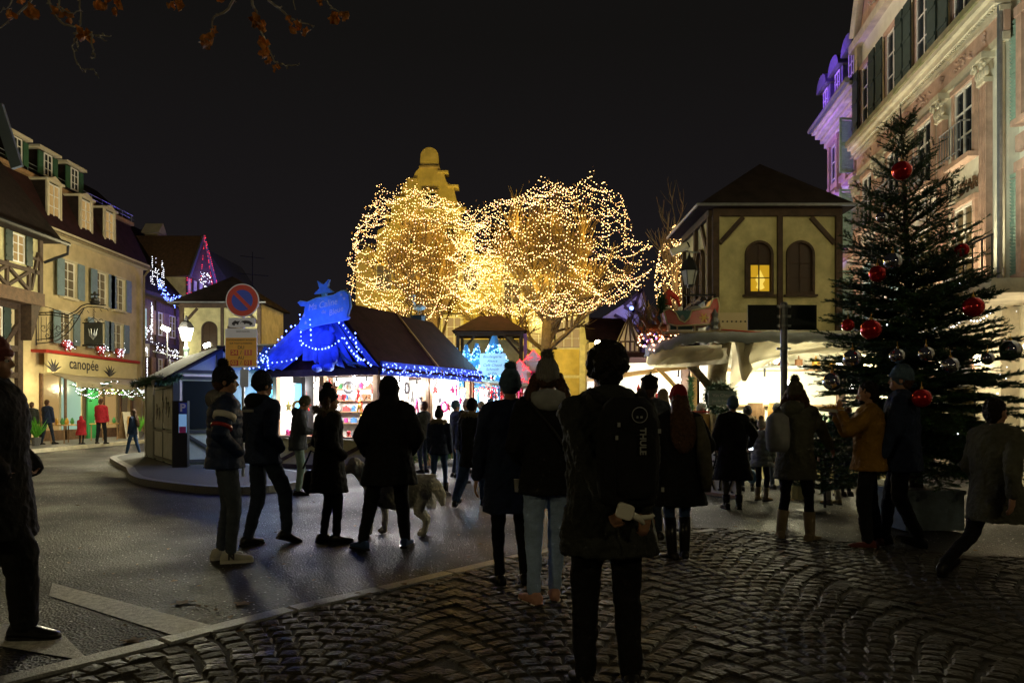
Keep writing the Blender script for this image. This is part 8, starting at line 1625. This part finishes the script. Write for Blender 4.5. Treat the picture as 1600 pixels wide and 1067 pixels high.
person(1214, 768, 630, 12, 'person in grey cap standing at the middle of the food stall counter', Y=13.2, coat='cloth_bluegrey', hat='cloth_coal', lod=1)
person(1258, 768, 638, -8, 'person with bare head and brown coat at the food stall counter', Y=13.0, coat='hair_brown', hair='hair_black', lod=1)
person(766, 735, 624, 15, 'distant shopper in blue beanie under the hanging dolls', Y=16.8, coat='cloth_navy', hat='knit_blue', lod=1)
person(752, 730, 628, -30, 'distant shopper in pale scarf under the canvas roof', Y=18, coat='cloth_black', hat='knit_olive', lod=1)
person(662, 745, 628, 60, 'distant shopper at the second stall counter', Y=16.6, coat='cloth_coal', hair='hair_brown', lod=1)
person(1036, 760, 610, -10, 'person with fair hair behind the man in the flat cap', Y=11.5, coat='cloth_olive', hair='fur_tan', hairs='long', lod=1)
# --- shop side
person(74, 695, 630, -10, 'passer-by in dark jacket and jeans left of the shop door', Y=27.5, z0=.12, coat='cloth_navy', legs='jeans_dark', hair='hair_brown', lod=1, feet=((-.12, -.15, 0), (.12, .2, 0)))
person(50, 697, 634, 10, 'passer-by half hidden behind the walker at the left edge', Y=27, z0=.12, coat='cloth_coal', hair='hair_brown', lod=1)
person(127, 694, 656, 0, 'small child in red hooded coat before the shop window', Y=28, z0=.12, H=1.05, coat='red_coat', hem=.55, flare=.08, bulk=1.35, legs='cloth_black', hood='red_coat', hoodup=True, lod=1)
person(158, 694, 640, 0, 'adult in red jacket and black trousers before the shop window', Y=28, z0=.12, H=1.7, coat='red_coat', legs='cloth_black', legw=1.2, hair='hair_brown', lod=1, feet=((-.17, 0, 0), (.17, 0, 0)))
person(208, 713, 640, 95, 'woman with long hair in dark jacket and blue jeans walking left across the road', coat='cloth_navy', legs='jeans_blue', hair='hair_brown', hairs='long', lod=1, feet=((-.1, .2, 0), (.1, -.22, 0)))
# --- dog
D_ = thing('dog', 'large white shaggy dog walking behind the broad man', 'dog', (at(615, 836, 8.3).x, 8.35, 0), R(-4)); D_.scale = (.9, 1.15, 1.06); b = MB()
b.sphere((-.12, 0, .50), (.25, .15, .19), 16, 10); b.sphere((.18, 0, .49), (.25, .14, .165), 16, 10); b.sphere((.36, 0, .46), (.13, .13, .15), 12, 9); b.cone2((-.28, 0, .56), (-.44, -.02, .70), .12, .09, 12)
b.sphere((-.50, -.03, .74), (.10, .085, .09), 12, 9); b.cone2((-.54, -.04, .72), (-.66, -.05, .68), .06, .04, 10); b.sphere((-.47, -.11, .73), (.04, .02, .075), 8, 7); b.sphere((-.47, .06, .73), (.04, .02, .075), 8, 7)
for x, y, kx in ((-.26, -.08, -.02), (-.18, .08, .04)): b.cone2((x, y, .42), (x+kx, y, .22), .065, .042, 9); b.cone2((x+kx, y, .22), (x+kx-.01, y, .05), .042, .035, 9); b.sphere((x+kx-.035, y, .035), (.06, .042, .036), 9, 6)
for x, y, o_ in ((.38, -.08, 0), (.30, .08, .06)): b.cone2((x, y, .44), (x-.06+o_, y, .27), .10, .06, 9); b.cone2((x-.06+o_, y, .27), (x+.05+o_, y, .17), .05, .037, 9); b.cone2((x+.05+o_, y, .17), (x+.02+o_, y, .05), .037, .033, 9); b.sphere((x-.01+o_, y, .035), (.06, .042, .036), 9, 6)
b.sphere((.02, 0, .47), (.4, .155, .2), 16, 10); b.tube([(.44, 0, .55), (.54, 0, .52), (.6, 0, .42), (.62, 0, .32)], [.07, .075, .065, .03], 9)
job(b, 'body', 'fur_white', D_, .011, 1, [(.018, .035), (.01, .015)])
f_ = MB()
for _ in range(7000):
    a = random.uniform(0, 2*PI); x = random.uniform(-.35, .5); e = random.uniform(-1, 1); p = Vector((x, math.cos(a)*.14, .49+math.sin(a)*.165)); d = Vector((.6, math.cos(a)*.7, -.5+math.sin(a)*.5)).normalized()*random.uniform(.04, .09); q = Vector((0, -math.sin(a), math.cos(a)))*.006; f_.add([p-q, p+q, p+d], [(0, 1, 2)])
f_.build('fur', 'fur_white', D_, kind='stuff'); MB().sphere((-.69, -.05, .69), .02, 8, 6).build('nose', 'leather_black', D_); MB().tube([(-.35+.1*math.cos(t)*.6, .1*math.sin(t), .62+.07*math.cos(t)) for t in np.linspace(0, 2*PI, 12)], .012, 5).build('collar', 'leather_black', D_)
b = MB(); p0 = Vector((at(612, 836, 8.3).x-.35, 8.35, .64)); p1 = Vector((at(575, 700, 7.5).x, 7.6, .9)); b.tube(sag(p0, p1, 8, .05), .006, 5); o = b.build('dog_lead', 'leather_black'); tag(o, 'thin lead running from the dog collar to the broad man', 'lead')
finish_jobs()
# general street lighting of the square (lamp posts standing behind the camera; bare lamps along the street, one spot added for the chalet)
def street_fill_light(x, y, h, e, c, lb):
    T = thing('street_lamp', lb, 'street lamp', (x, y, 0)); MB().lathe([(.1, 0), (.09, .6), (.05, .8), (.045, h-.3)], n=8).build('post', 'iron', T); MB().lathe([(.1, h-.35), (.2, h)], n=6).build('lantern_glass', 'lamp_warm', T); MB().lathe([(.24, h), (.1, h+.2), (.02, h+.3)], n=6).build('lantern_cap', 'iron', T); lamp('street_fill_light', (x, y-.0, h-.5), e, c, .12)
street_fill_light(-11, -3.5, 5.2, 480, (1, .82, .38), 'street lamp standing behind the camera to the left'); street_fill_light(5.5, -4, 5.2, 260, (1, .82, .38), 'street lamp standing behind the camera to the right')
street_fill_light(-13.2, 14.5, 5.0, 0, (1, .84, .42), 'x') if False else None
lamp('street_fill_light', (1.5, 5.5, 6.5), 520, (1, .86, .40), .15, 'SPOT', aim=(5.0, 15, 4.0), spot=34, blend=.7); lamp('street_fill_light', (-14.2, 30, 6.2), 800, (1, .86, .46), .2); lamp('street_fill_light', (-13.0, 19, 6.5), 650, (1, .84, .42), .2, 'SPOT', aim=(-18, 26, 7), spot=100, blend=.6)  # first spot is added only to brighten the tall chalet front
# lettering becomes plain mesh
_f = [o for o in SC.objects if o.type == 'FONT']
if _f:
    dg = bpy.context.evaluated_depsgraph_get(); _m = [bpy.data.meshes.new_from_object(o.evaluated_get(dg)) for o in _f]
    for o, me in zip(_f, _m):
        n = bpy.data.objects.new('lettering', me); COL.objects.link(n); n.parent = o.parent; n.location = o.location; n.rotation_euler = o.rotation_euler
        bpy.data.objects.remove(o)
